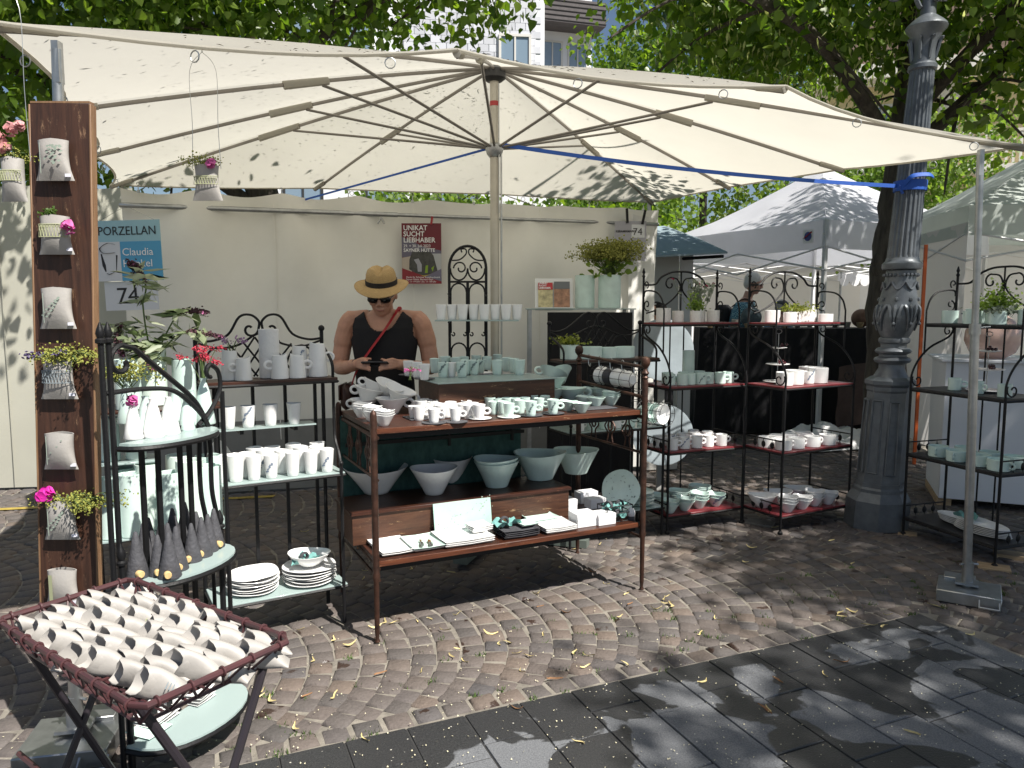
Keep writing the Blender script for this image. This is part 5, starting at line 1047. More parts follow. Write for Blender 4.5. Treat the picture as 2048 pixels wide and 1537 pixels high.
for i, (x, y, n) in enumerate(((.13, .06, 3), (.29, .07, 2), (.44, .09, 3), (.57, .08, 2))): stack(BOWLS, n, L2(x, y, RZ[0]), .019, 'small white bowl in a short stack on the lowest shelf of the white mug rack', 'stacked small white bowls on the lowest red shelf', sc=1.1)
for i, (x, y) in enumerate(((.07, .24), (.26, .27), (.48, .28))): BOWLM.at(L2(x, y, RZ[0]), 'wider faceted white bowl behind the small bowl stacks', 'wide white bowls on the lowest red shelf', sc=(1.15, 1.15, 1.5))
CHER = M('dark_cherry', (.05, .004, .008), .15, coat=.5)
def cake_stand(label, loc, tiers, seed):
    t = thing('cake_stand', label, 'cake stand', loc); q = MB(); q.tube([(0, 0, 0), (0, 0, .36)], .0035, 6); q.build('rod', STEEL, t); rr = random.Random(seed)
    q = MB(); q.tube([(.022*cos(a), 0, .375+.016*sin(a)) for a in [2*pi*k/10 for k in range(10)]], .0028, 5, True); q.build('ring_handle', STEEL, t)
    for z, r_ in tiers: q = MB(); q.lathe(plate_prof(r_, .008), 28, None, Matrix.Translation((0, 0, z))); q.build('tier_plate', WHITE, t)
    ch = thing('cherries', 'dark red cherries on the cake stand '+label[label.index('beside'):], 'cherries', loc); 
    for z, r_ in tiers[1:]:
        for k in range(8): q = MB(); q.ball((.02+rr.gauss(0, .016), -.02+rr.gauss(0, .014), z+.018+.013*(k > 4)), .0105, 8); q.build('cherry', CHER, ch)
cake_stand('tiered white cake stand beside the big white mugs', L2(.20, .26, RZ[2]), ((.004, .10), (.13, .085), (.25, .062)), 5)
# --- rack with black shelves
for x, y, s in ((.10, .20, 1), (.24, .26, 1.15), (.30, .16, 1.0), (.42, .22, 1.15), (.50, .14, 1.0), (.62, .24, 1.1)): POTC.at(L3(x, y, RZ[3]), 'celadon pot on the top shelf of the black-shelved rack', 'celadon pots on the black top shelf', rz=rnd.random(), sc=s)
herb('bushy bright green dill and sage bunch in celadon pots', L3(.45, .20, RZ[3]+.08), .16, .06, 47, n=900, size=.017, mat=attr_leaf('dill_green', (.12, .19, .03), (.28, .36, .09), .4)); herb('grey green sage leaves hanging over a celadon pot', L3(.52, .15, RZ[3]+.06), .05, .045, 48, n=160, size=.024, mat=SAGE)
for i, (x, y, rr_) in enumerate(((.22, .14, -.6), (.42, .10, -1.3), (.62, .09, 1.2))): MUGC.at(L3(x, y, RZ[2]), 'celadon mug standing alone on the third black shelf', 'celadon mugs on the black shelf', rz=rr_)
cake_stand('tiered white cake stand beside the celadon mugs', L3(.36, .25, RZ[2]), ((.004, .12), (.14, .10), (.26, .075)), 8)
for i, (x, y) in enumerate(((.16, .10), (.32, .08), (.48, .09), (.62, .08), (.24, .24), (.42, .25), (.58, .26))): MUGWC.at(L3(x, y, RZ[1]), 'wide low celadon mug on the second black shelf', 'wide low celadon mugs on the black shelf', rz=rnd.uniform(-2.4, -.6))
for k in range(5): OVALP.at(L3(.30, .20, RZ[0]+k*.011), 'pointed white platter in the stack on the lowest black shelf', 'stacked white platters on the lowest black shelf', rz=a3+.05*k, sc=.95)
for k in range(6): OVALP.at(L3(.48, .15, RZ[0]+k*.011), 'long white platter in the nearer stack beneath a teal napkin', 'stacked long white platters under the napkin', rz=a3+.1-.04*k, sc=(1, 1, 1))
TEALN = M('teal_napkin', (.16, .36, .34), .85, bump=.5, bs=40, var=.15, vs=14)
def napkin(label, loc, r_, seed, ring=True, rz=0., group=None):
    t = thing('napkin', label, 'napkin', loc, rz, group); q = MB(); n = 26; vs = [(0, 0, r_*.15)]; fs = []
    for j in range(1, 7):
        for k in range(n):
            a = 2*pi*k/n; rad = r_*j/6*(1+.28*sin(3*a+seed)+.15*sin(7*a+seed*2)); vs.append((rad*cos(a), rad*sin(a)*.7, max(.002, r_*.55*(j/6)**.8*(.55+.45*sin(5*a+j*.5+seed))+.1*r_*noise.noise((a*2, j, seed)))))
    for k in range(n): fs.append((0, 1+k, 1+(k+1) % n))
    for j in range(5):
        for k in range(n): fs.append((1+j*n+k, 1+j*n+n+k, 1+j*n+n+(k+1) % n, 1+j*n+(k+1) % n))
    q.add(vs, fs); q.build('cloth', TEALN, t, ang=60)
    if ring: q = MB(); q.tube([(.022*cos(a), r_*.15, .022+.022*sin(a)) for a in [2*pi*k/14 for k in range(14)]], .007, 6, True, flat=(1, 1.6)); q.build('napkin_ring', CHAR, t)
    return t
napkin('crumpled teal napkin lying on the white platters', L3(.36, .16, RZ[0]+.07), .07, 3, rz=a3)
# --- left lattice rack
G = 'white jugs and vases on the wooden shelf'
for x, y, k, s, lab in ((.14, .20, JUGT, (.9, .9, .85), 'plain white jug with scabious flowers at the end of the wooden shelf'), (.19, .14, JUG, 1, 'small white jug with open loop handle beside the flower jug'), (.36, .14, JUG, 1.08, 'small white jug before the tall white vase'), (.445, .14, JUG, 1.05, 'small white jug in front of the sprigged jug'), (.475, .21, JUGT, (.9, .9, .92), 'white jug with cobalt sprig near the end of the wooden shelf'), (.555, .17, JUGT, (1, 1, 1), 'tall white jug at the corner of the wooden shelf')):
    k.at(LF(x, y, ZF[2]), lab, None, rz=aF+(pi if x in (.19, .36) else 0), sc=s)
VW = Kind(cyl_vase(M('textured_white_porcelain', (.74, .74, .74), .6, bump=.5, bs=50), .048, .24, .02), 'vase'); VW.at(LF(.33, .22, ZF[2]), 'tall textured white cylinder vase in the middle of the wooden shelf', None)
t = thing('flower_bunch', 'small bunch of mauve scabious in a white jug', 'flowers', LF(.15, .20, ZF[2]+.13), aF); umbels(t, (0, 0, 0), 7, .07, .05, rnd, .006, mat=M('mauve_petal', (.36, .22, .38), .7), rad=.010, cnt=12)
for i, x in enumerate((.12, .21, .315, .43)):
    m = TUMB.at(LF(x, .17, 1.004), 'white beaker on the small glass shelf of the lattice rack', 'white beakers on the small glass shelf', sc=(.98, .98, .92)); q = None
    hd = None
for i, (x, y) in enumerate(((.045, .06), (.125, .055), (.205, .05), (.285, .05), (.385, .045), (.475, .05), (.555, .05), (.10, .13), (.185, .12), (.27, .13), (.355, .13), (.445, .12), (.525, .13), (.24, .21), (.33, .22), (.43, .21), (.55, .2))): TUMB.at(LF(x, y, ZF[1]), 'tall white tumbler in the crowd on the wide glass shelf', 'tall white tumblers on the wide glass shelf', rz=rnd.random()*3, sc=rnd.uniform(.97, 1.12))
stack(PLATE, 7, LF(.20, .14, ZF[0]), .0125, 'white plate in the plain stack on the lowest glass shelf', 'plain stack of white plates on the lowest glass shelf', sc=.98, j2=.004, jit=3)
stack(PLATE, 6, LF(.475, .13, ZF[0]), .0125, 'white plate in the stack under the wide bowl with a teal napkin', 'stack of white plates under the napkin bowl', sc=1.06, j2=.004, jit=3)
BOWLM.at(LF(.475, .13, ZF[0]+.085), 'wide white bowl holding a teal napkin on the plate stack', None, sc=(1.18, 1.18, 1.0)); napkin('crumpled teal napkin in the wide white bowl', LF(.455, .125, ZF[0]+.105), .07, 5, rz=1)
# --- half-moon rack
for px, py, s in ((268, 872, .9), (308, 868, 1.02), (340, 862, 1.0)): CONEW.at(P(px, py+6, 1.14), 'small white cone bud vase on the upper frosted half-moon shelf', 'white bud vases on the half-moon shelf', sc=s)
for px, py, s in ((294, 868, .95), (352, 848, .95), (374, 856, .78), (385, 845, .9)): CONEC.at(P(px, py+4, 1.14), 'small celadon cone bud vase among the white ones on the half-moon shelf', 'celadon bud vases on the half-moon shelf', sc=s)
CONEB.at(P(410, 848, 1.14), 'larger celadon cone vase with crimson yarrow at the end of the half-moon shelf', None, sc=.9)
CONEC.at(P(258, 846, 1.14), 'celadon cone vase with yellow umbels beside the tall post', None, sc=1.1)
yb = thing('flower_bunch', 'crimson yarrow heads on green stems in the celadon cone vase', 'flowers', P(410, 848, 1.14)+Vector((0, 0, .17))); umbels(yb, (0, 0, 0), 12, .11, .035, rnd, .0045, mat=CRIM, rad=.010, cnt=34)
ub = thing('flower_bunch', 'yellow green fennel umbels hanging out beside the tall iron posts', 'flowers', P(258, 846, 1.14)+Vector((0, 0, .15))); umbels(ub, (0, 0, 0), 38, .085, .075, rnd, .0045, (-.035, -.03, -.03))
pk = thing('flower_bunch', 'single pink sweet pea in a small white bud vase', 'flowers', P(268, 878, 1.14)+Vector((0, 0, .12))); petal_flower(pk, (0, 0, .01), .028, PINK, rnd, 12)
for px, py in ((275, 1140), (290, 1110), (318, 1135), (338, 1108), (355, 1125), (325, 1095), (385, 1108), (348, 1085), (405, 1098), (395, 1085), (418, 1088), (372, 1070), (300, 1096), (430, 1080), (340, 1140)):
    CHC.at(P(px, py+14, .68), 'charcoal clay cone with a cork stopper on the middle half-moon shelf', 'charcoal cones on the half-moon shelf', rz=rnd.uniform(-1.8, -.2), sc=rnd.uniform(.92, 1.08))
for px, py, n, w_ in ((310, 1440, 3, 1.), (335, 1415, 4, .9), (395, 1400, 4, .8)):
    for k in range(n): SQP.at(P(px, py, .12)+Vector((0, 0, .011*k)), 'small square white plate on the bottom half-moon shelf', 'square plates on the bottom half-moon shelf', rz=rzD+.1*k, sc=.62*w_)
SQPC.at(P(298, 1462, .12), 'mint glazed square dish on the bottom half-moon shelf', None, rz=rzD, sc=.6)
# --- vase rack
for i, (x, y, z, s, w_) in enumerate(((.05, .06, .62, 1.15, 0), (.13, .05, .62, 1.2, 0), (.20, .12, .62, 1.25, 1), (.28, .06, .62, 1.15, 0), (.36, .05, .62, 1.3, 1), (.44, .07, .62, 1.2, 0), (.10, .2, .62, 1.2, 0), (.33, .2, .62, 1.3, 1), (.45, .2, .62, 1.3, 0), (.06, .2, .92, .9, 0), (.16, .2, .92, .95, 1))):
    (VASEW if w_ else VASE).at(LV(x, y, z), ('tall pale celadon vase' if w_ else 'tall deeper celadon vase')+(' on the small upper glass shelf of the vase rack' if z > .9 else ' crowded on the low glass shelf of the vase rack'), ('pale' if w_ else 'deeper')+' celadon vases on the vase rack'+(' upper shelf' if z > .9 else ''), sc=(s*.9, s*.9, s*(1.0 if z > .9 else 1.05)))
for i, (x, y, s, w_) in enumerate(((.14, .08, 1.05, 0), (.24, .18, 1.2, 1), (.36, .12, 1.0, 0))): (VASEW if w_ else VASE).at(LV(x, y, 1.155), 'pale celadon vase holding the buddleia on the wooden top shelf' if w_ else 'deeper celadon vase on the wooden top shelf by the buddleia', None if w_ else 'celadon vases on the wooden top shelf', sc=(s, s, s*.95))
bd = thing('flower_bunch', 'arching faded buddleia spikes with broad drooping leaves', 'flowers', LV(.24, .16, 1.155+.19)); bd.scale = (.9, .9, .74); st = MB(); lv = []
for k, (pts, thick) in enumerate((([(0, 0, 0), (-.01, -.03, .2), (-.01, -.05, .36)], .024), ([(-.01, -.05, .34), (.01, -.05, .44), (-.02, -.06, .53), (-.05, -.06, .57)], .026), ([(0, 0, 0), (-.10, -.05, .22), (-.12, -.08, .14), (-.09, -.1, .05)], .02), ([(0, 0, 0), (.12, 0, .26), (.20, 0, .30), (.27, 0, .29)], .016), ([(0, 0, 0), (.16, -.05, .17), (.27, -.06, .17), (.36, -.06, .155)], .014), ([(0, 0, .0), (-.02, -.1, .12), (.03, -.14, .03), (.08, -.15, -.03)], .017))):
    c_ = crv(pts, 8); st.tube(c_, .004, 5); q = MB(); h_ = c_[int(len(c_)*.45):] if k != 0 else []
    for p in h_: blossoms(q, p, thick*.42, 34, .0055, rnd, 1)
    if h_: o = q.build('faded_blossoms', BUDD, bd, smooth=False); o['kind'] = 'stuff'; q = MB(); [blossoms(q, p, thick*.4, 5, .006, rnd, 1) for p in h_[-4:]+h_[:2]]; q.build('pink_blossoms', BUDP, bd, smooth=False)['kind'] = 'stuff'
    lv += [p+Vector((rnd.gauss(0, .02), rnd.gauss(0, .02), 0)) for p in c_[2:int(len(c_)*.7)] for _ in range(2)]
st.build('stems', STEMG, bd); leaf_cloud('leaves', np.array([p[:] for p in lv]), .12, attr_leaf('buddleia_leaf', (.12, .17, .07), (.42, .45, .32), .35), bd, 8, droop=.3, bract=True, wide=1.35)
# --- bedstead table: upper board
def on(px, py, z): return P(px, py, z)
for px, py in ((828, 838), (838, 841), (855, 838), (868, 846), (881, 838), (894, 836), (911, 843), (925, 834), (946, 833), (842, 829), (866, 829), (920, 823), (933, 826), (902, 830), (884, 826), (860, 822), (848, 822), (836, 828), (874, 833), (908, 834), (938, 838), (890, 818), (912, 818), (876, 820)): ESP.at(on(px, py, TZ), 'white espresso cup with loop handle grouped on the bedstead table', 'white espresso cups on the bedstead table', rz=rnd.choice((.2, -.3, .6, -1.2)), sc=rnd.uniform(.98, 1.1))
ESP.at(on(958, 838, TZ+.006), 'white espresso cup on a white saucer at the table edge', None, rz=.1, sc=1.1); SAUC.at(on(960, 839, TZ), 'white saucer under a single white espresso cup', None)
for px, py in ((868, 847), (911, 845)): SAUB.at(on(px, py, TZ), 'charcoal saucer under a white espresso cup', 'charcoal saucers under white espresso cups').location.z -= .003
for px, py in ((987, 829), (1006, 830), (1040, 828), (994, 822), (1024, 814), (1066, 815), (1008, 816), (1050, 820), (1036, 816), (1078, 822), (1000, 812), (1014, 822), (1056, 812), (1090, 816), (1030, 822), (980, 822)): ESPC.at(on(px, py, TZ), 'celadon espresso cup with loop handle grouped on the bedstead table', 'celadon espresso cups on the bedstead table', rz=rnd.choice((.2, -.3, .5)), sc=rnd.uniform(.95, 1.05))
ESPC.at(on(1018, 834, TZ+.006), 'celadon espresso cup on a white saucer at the table edge', None, rz=.1); SAUC.at(on(1018, 836, TZ), 'white saucer under a celadon espresso cup', None)
for px, py in ((1062, 832), (1106, 828)): ESPC.at(on(px, py, TZ+.006), 'celadon espresso cup on a charcoal saucer at the table edge', 'celadon espresso cups on charcoal saucers', rz=.1, sc=1.08); SAUB.at(on(px, py+1, TZ), 'charcoal saucer under a celadon espresso cup', 'charcoal saucers under celadon espresso cups')
def tray(label, px, py, w_, d_, rz): 
    q = MB(); q.box((0, 0, .003), (w_, d_, .006), bev=.002); o = q.build('slate_tray', CHAR); tag(o, label, 'tray'); o.location = P(px, py, TZ+.0005); o.rotation_euler = (0, 0, rz)
tray('thin charcoal tray beneath the white espresso cups', 880, 834, .36, .14, tz); tray('thin charcoal tray beneath the celadon bowls', 1185, 818, .26, .11, tz)
# tea cups on stacks
stack(SAUB, 11, on(970, 797, TZ), .0078, 'charcoal saucer in the tall stack under a white tea cup', 'tall stack of charcoal saucers', sc=1.25, j2=.005, jit=3); TEA.at(on(970, 797, TZ)+Vector((0, 0, .089)), 'white tea cup perched on the tall charcoal saucer stack', None, rz=.1)
stack(SAUC, 3, on(897, 812, TZ), .0065, 'white saucer in the stack under a white tea cup', 'short stack of white saucers', sc=1.3, j2=.004, jit=3); TEA.at(on(897, 812, TZ)+Vector((0, 0, .022)), 'white tea cup on the short white saucer stack', None, rz=.05)
stack(PLATEC, 3, on(1036, 805, TZ), .006, 'celadon saucer in the stack under a celadon tea cup', 'short stack of celadon saucers', sc=.65, j2=.003, jit=3); TEAC.at(on(1036, 805, TZ)+Vector((0, 0, .022)), 'celadon tea cup on the celadon saucer stack', None, rz=.1)
# leaning white tea cups and bowls at the left end
for k, (px, py, dz, rx, ry, s) in enumerate(((728, 826, .0, .0, .0, 1.0), (731, 824, .045, .12, -.25, 1.08), (785, 828, .0, 0, 0, 1.15), (792, 826, .05, .25, .30, 1.12), (740, 822, .078, .30, -.45, 1.05), (770, 822, .072, .3, .35, 1.1))): TEA.at(P(px, py, TZ)+Vector((0, .02 if dz else 0, dz)), 'large white tea cup nested in the leaning pile at the table end', 'leaning pile of white tea cups', rot=(rx, ry, pi*.95 if px < 760 else .3), sc=s)
for px, py, n in ((724, 836, 3), (744, 843, 3), (768, 852, 3)): stack(BOWLS, n, P(px, py, TZ), .013, 'small white bowl in the row of stacks before the leaning tea cups', 'small white bowl stacks at the table end', sc=.82)
for k, (px, py, dz, rx, ry, s) in enumerate(((1103, 806, 0, 0, 0, 1.2), (1105, 805, .055, .1, .05, 1.2), (1142, 806, .0, 0, 0, 1.25), (1098, 796, .09, .5, -.35, 1.2), (1122, 792, .08, .5, .3, 1.2))): TEAC.at(P(px, py, TZ)+Vector((0, .02 if dz else 0, dz)), 'large celadon tea cup nested in the leaning pile beyond the box', 'leaning pile of celadon tea cups', rot=(rx, ry, pi*.95 if px < 1125 else .1), sc=s)
for px, py, n in ((1135, 822, 1), (1163, 826, 1), (1191, 814, 1), (1168, 812, 1)): stack(BOWLSC, n, P(px, py, TZ), .013, 'single small celadon bowl at the front of the table', 'single small celadon bowls on the table', sc=.82)
for px, py, n, s in ((1221, 811, 3, .86), (1200, 801, 3, .8), (1178, 800, 3, .8), (1215, 798, 2, .8)): stack(BOWLSC, n, P(px, py, TZ), .014, 'small pale celadon bowl in a stack near the bed rail', 'stacked pale celadon bowls near the bed rail', sc=s)
# on the glass-topped box
for px, py in ((817, 752), (834, 755), (849, 760)):
    TUMBS.at(on(px, py, BZ+.006), 'slim white tumbler on a charcoal saucer at the box corner', 'slim white tumblers on the box', sc=1.0); SAUB.at(on(px, py, BZ), 'charcoal saucer at the corner of the glass-topped box', 'charcoal saucers on the box', sc=.95)
t = thing('flower_bunch', 'tiny pink and violet blossoms in the slim white tumbler', 'flowers', on(817, 752, BZ+.08)); umbels(t, (0.01, 0, .01), 6, .02, .018, rnd, .005, mat=PINK, rad=.007, cnt=9)
TUMBS.at(on(903, 754, BZ), 'small white tumbler with cobalt band among celadon tumblers', None, sc=.95)
for px, py in ((886, 755), (924, 755), (931, 750), (948, 750), (960, 746), (870, 746), (890, 742), (911, 743), (928, 741), (953, 739), (974, 740), (994, 750), (995, 736), (1013, 743), (1028, 746), (1039, 750)): TUMBC.at(on(px, py, BZ), 'celadon tumbler in the crowd on the glass-topped box', 'celadon tumblers on the box', rz=rnd.random()*6, sc=rnd.uniform(.9, 1.02))
for i in range(8): TUMBS.at(Vector((-.39-.055+i*.068, 4.72+.02*(i % 2), GSZ)), 'white tumbler in the row on the small glass shelf of the trellis', 'white tumblers on the trellis shelf', sc=1.12)
# --- bedstead table: lower crate and board
for px, py, kd, s in ((753, 990, BIGB, (1.08, 1.02, .93)), (868, 992, BIGB, (.80, .8, .95)), (902, 968, BIGB, (.78, .78, .95)), (1080, 962, BIGBC, (1.05, 1.0, 1.08)), (1152, 950, BIGBC, (.92, .92, .98))): kd.at(P(px, py-4, C1T), {753: 'widest white hand-built bowl at the end of the low crate', 868: 'glossy white bowl before a smaller bowl on the low crate', 902: 'white bowl tucked behind the glossy one on the low crate', 1080: 'largest celadon bowl with glossy highlight on the low crate', 1152: 'celadon bowl at the end of the low crate by the round plate'}[px], None, rz=tz+rnd.uniform(-.2, .2), sc=s)
stack(BIGBC, 2, P(993, 973, C1T), .018, 'pale celadon bowl in the nested pair on the low crate', 'nested pair of celadon bowls', sc=(.84, .84, .98), rz=tz)
def pl(kind, px, py, n, lab, grp, s=1., dz=.010, rz=0.): 
    for k in range(n): kind.at(P(px, py, LZ)+Vector((0, 0, .001+k*dz)), lab, grp, rz=tz+rz+rnd.uniform(-.05, .05), sc=s)
pl(SQP, 783, 1098, 2, 'square white plate at the corner of the lower board', 'square white plates at the board corner', (.92, 1.3, 1)); pl(SQP, 845, 1089, 1, 'square white plate beneath the mint plate with cheese knives', None, (.92, 1.3, 1)); SQPC.at(P(845, 1087, LZ+.012), 'mint glazed square plate carrying two small cheese knives', None, rz=tz, sc=(.98, 1.2, 1))
pl(SQP, 925, 1081, 3, 'oblong white plate in the stack under smaller plates', 'oblong white plates on the lower board', (1.42, 1.15, 1)); 
for k in range(3): SQPS.at(P(958, 1072, LZ)+Vector((0, 0, .033+k*.009)), 'small white dish stacked on the oblong white plates', 'small white dishes on the oblong plates', rz=tz+.05*k, sc=(1.15, .8, 1))
pl(SQPB, 1030, 1068, 4, 'charcoal square plate in the stack under a napkin', 'charcoal square plates on the lower board', (1.1, 1.0, 1)); SQP.at(P(1053, 1048, LZ+.042), 'small white square dish lying on the charcoal plates', None, rz=tz, sc=.55); SQPC.at(P(1053, 1047, LZ+.05), 'small mint dish lying on the charcoal plates', None, rz=tz+.1, sc=.55)
napkin('teal napkin in a charcoal ring on the charcoal plates', P(1010, 1052, LZ+.045), .07, 2, rz=tz); pl(SQP, 1108, 1058, 3, 'square white plate in the stack beside the charcoal plates', 'square white plates beside the charcoal ones', (1.0, .95, 1)); SQPC.at(P(1078, 1035, LZ+.03), 'mint plate with a small fork against the crate', None, rz=tz, sc=(1.05, .8, 1))
q = MB(); q.box((0, 0, .0), (.33, .006, .17), bev=.002); mp_ = q.build('mint_platter', M('mint_platter_glaze', (.42, .60, .53), .3, var=.05, vs=14)); mp_.location = P(918, 1040, LZ)+Vector((0, .045, .085)); mp_.location = LT(*(tloc(915, 1058, LZ)[:2]), LZ)+Vector((0, .0, .087)); mp_.location = LT(tloc(915, 1058, LZ).x, C1Y-.03, LZ+.088); mp_.rotation_euler = (radians(-10), 0, tz); tag(mp_, 'oblong mint platter with grey sprigs leaning on the crate', 'platter')
q = MB()
for k in range(40): x = rnd.gauss((-.07 if k % 2 else .10), .035); z = (x*.35 if k % 2 else .03+x*.2)+rnd.gauss(0, .022); s = rnd.uniform(.002, .006); q.add([(x-s, -.0038, z), (x, -.0038, z-s*.6), (x+s, -.0038, z+s*.3), (x, -.0038, z+s)], [(0, 1, 2, 3)])
q.build('sprig_print', GREENP, mp_, smooth=False)['kind'] = 'stuff'
for k, (dx, lab, fork) in enumerate(((-.015, 'tiny cheese fork with pewter handle on the mint plate', True), (.03, 'tiny cheese knife with brass blade on the mint plate', False))):
    t = thing('cheese_fork' if fork else 'cheese_knife', lab, 'cutlery', P(848, 1085, LZ+.028)+Vector((dx, 0, 0)), tz-.5); q = MB(); q.tube([(0, 0, 0), (.01, -.03, .003), (.016, -.055, .003)], [.005, .009, .008], 8); q.build('handle', M('pewter', (.25, .25, .24), .35, metal=.8), t); q = MB()
    if fork: [q.tube([(0, 0, 0), (-.008+s*.004, .03, 0), (-.012+s*.006, .045, 0)], .0018, 4) for s in (-1, 0, 1)]
    else: q.tube([(0, 0, 0), (-.006, .02, 0), (-.014, .045, 0)], [.003, .010, .004], 6, flat=(1, .25))
    q.build('blade', M('brass_blade', (.5, .28, .10), .35, metal=.8), t)
WBOX = M('white_card_box', (.84, .84, .85), .45, transl=.08)
for k, (px, py, z, d) in enumerate(((1122, 1020, 0, (.135, .16, .075)), (1165, 1050, 0, (.125, .10, .075)), (1205, 1046, 0, (.115, .10, .062)), (1172, 1004, .0, (.125, .08, .07)), (1190, 1015, .0, (.11, .075, .06)))):
    t = thing('gift_box', 'flat white lidded box in the block at the end of the lower board', 'box', P(px, py, LZ)+Vector((0, 0, z)), tz, 'white boxes on the lower board'); q = MB(); q.box((0, 0, d[2]*.45), (d[0]*.985, d[1]*.985, d[2]*.9), bev=.002); q.build('box_body', WBOX, t); q = MB(); q.box((0, 0, d[2]*.75), (d[0], d[1], d[2]*.5), bev=.002); q.build('box_lid', WBOX, t)
# basket of napkins, egg, round plate, plate stack
bk = thing('wire_basket', 'small black wire basket of napkin rings on the lower board', 'basket', P(1228, 1040, LZ), tz)
q = MB()
for z in (.003, .05, .09): q.tube([(-.08, -.05, z), (.09, -.05, z), (.09, .05, z), (-.08, .05, z)], .003, 5, True)
for x, y in [(-.08, -.05), (.09, -.05), (.09, .05), (-.08, .05), (0, -.05), (0, .05)]: q.tube([(x, y, 0), (x, y, .09)], .003, 5)
q.build('wire_cage', IRON, bk)
for k, (dx, dy, dz) in enumerate(((-.045, -.01, .02), (.02, -.015, .02), (-.02, .02, .06), (.045, .02, .06))): napkin('teal napkin pushed through a charcoal ring in the wire basket', LT(*(tloc(1228, 1040, LZ)+Vector((dx, dy, dz)))), .055, k+1, rz=tz+k, group='teal napkins in the wire basket')
eg = thing('egg_cup', 'white porcelain egg standing in a charcoal egg cup', 'egg', P(1262, 1040, LZ)); q = MB(); q.lathe([(.020, 0), (.021, .002), (.021, .022), (.016, .024)], 16); q.build('cup_ring', CHAR, eg); q = MB(); q.lathe([(1e-7, .012), (.016, .018), (.0225, .034), (.022, .045), (.015, .064), (.006, .073), (1e-7, .075)], 18); q.build('egg', M('textured_white_porcelain', (.74, .74, .74)), eg)
rp = PLATEC.at(LM(.42, .05, .205)+Vector((0, 0, .135)), 'large round celadon plate with dark star sprigs propped upright', None, rot=(radians(78), 0, aM-.2), sc=1.22)
stack(PLATEC, 9, LM(.63, .12, ZM[0]), .011, 'celadon plate in the tall stack on the lowest glass shelf', 'tall stack of celadon plates behind the bed post', sc=.92, j2=.004, jit=3)
# --- rear right lattice rack
for x, y, s in ((.26, .19, (1.0, 1, 1.05)), (.42, .2, (.75, .9, .95)), (.53, .18, (.9, .95, 1.0))): PLOVC.at(LM(x, y, ZM[2]), 'oval celadon planter in the row on the wooden shelf before the black cloth', 'celadon planters before the black cloth', rz=aM, sc=s)
POTC.at(LM(.10, .2, ZM[2]), 'celadon pot of pink flowering herbs on the wooden shelf', None, sc=1.15); herb('green herbs with pink flower spikes in the celadon pot', LM(.10, .2, ZM[2]+.09), .07, .045, 61, n=300, size=.016, mat=MATS['thyme_green'])
for i, (x, y) in enumerate(((.10, .06), (.19, .05), (.29, .06), (.40, .07), (.52, .08), (.62, .09), (.14, .16), (.24, .15), (.35, .16), (.46, .17), (.57, .18), (.30, .23), (.2, .23))): (MUGC if i % 3 else MUG).at(LM(x, y, ZM[1]), 'small mug crowded on the glass shelf behind the bed post', 'small mugs on the rear glass shelf', rz=aM+rnd.uniform(-.3, .3), sc=.80)
# --- on the display frame
POTL = Kind(cyl_vase(CEL, .085, .27, .02), 'pot'); g0 = Vector((gx0.x, 6.1, GH+.012))
POTL.at(g0+Vector((.46, .18, 0)), 'tall celadon cylinder pot beside the brochure holder', None, sc=(.95, .95, 1)); POTL.at(g0+Vector((.66, .14, 0)), 'tall celadon cylinder pot full of yellow green lady mantle', None, sc=(1.08, 1.08, 1.0))
ld = thing('flower_bunch', 'big yellow green lady mantle bouquet in the tall celadon pot', 'flowers', g0+Vector((.66, .14, .27))); umbels(ld, (0, 0, 0), 130, .24, .125, rnd, .0085, rad=.034, cnt=34); leaf_cloud('leaves', np.array([(rnd.gauss(0, .10), rnd.gauss(0, .06), rnd.uniform(0, .13)) for k in range(60)]), .05, LEAFL, ld, 71, droop=.2)
bh = thing('brochure_holder', 'clear stand of leaflets on the glass-topped frame', 'leaflet stand', g0+Vector((.20, .06, 0))); q = MB(); q.box((0, 0, .005), (.30, .12, .006)); q.box((0, .05, .13), (.31, .004, .27), T=Matrix.Rotation(radians(-14), 4, 'X')); q.build('holder', M('clear_acrylic', (.7, .72, .72), .1), bh)
for k, (x, z, w_, h_, c) in enumerate(((-.07, .12, .12, .21, (.45, .40, .22)), (.065, .12, .13, .22, (.33, .17, .10)))):
    Tl = Matrix.Rotation(radians(-14), 4, 'X'); q = MB(); q.box((x, .035-.012*k, z), (w_, .004, h_), T=Tl); lf = q.build('leaflet', M('leaflet_%d' % k, c, .4, var=.5, vs=22), bh, smooth=False)
    q = MB(); q.box((x, .032-.012*k, z+h_*.36), (w_, .004, h_*.28), T=Tl); q.build('leaflet_header', M('leaflet_head_%d' % k, ((.45, .02, .03), (.12, .13, .14))[k], .4), lf, smooth=False)
me = text_mesh('UNIKAT\nSUCHT\nLIEBHABER', .02, M('white_print', (.8, .8, .8)), bold=.0006); me.transform(STAND); o = ob('lettering', me, bh); o.matrix_local = Matrix.Rotation(radians(-14), 4, 'X') @ Matrix.Translation((-.125, .028, .212))
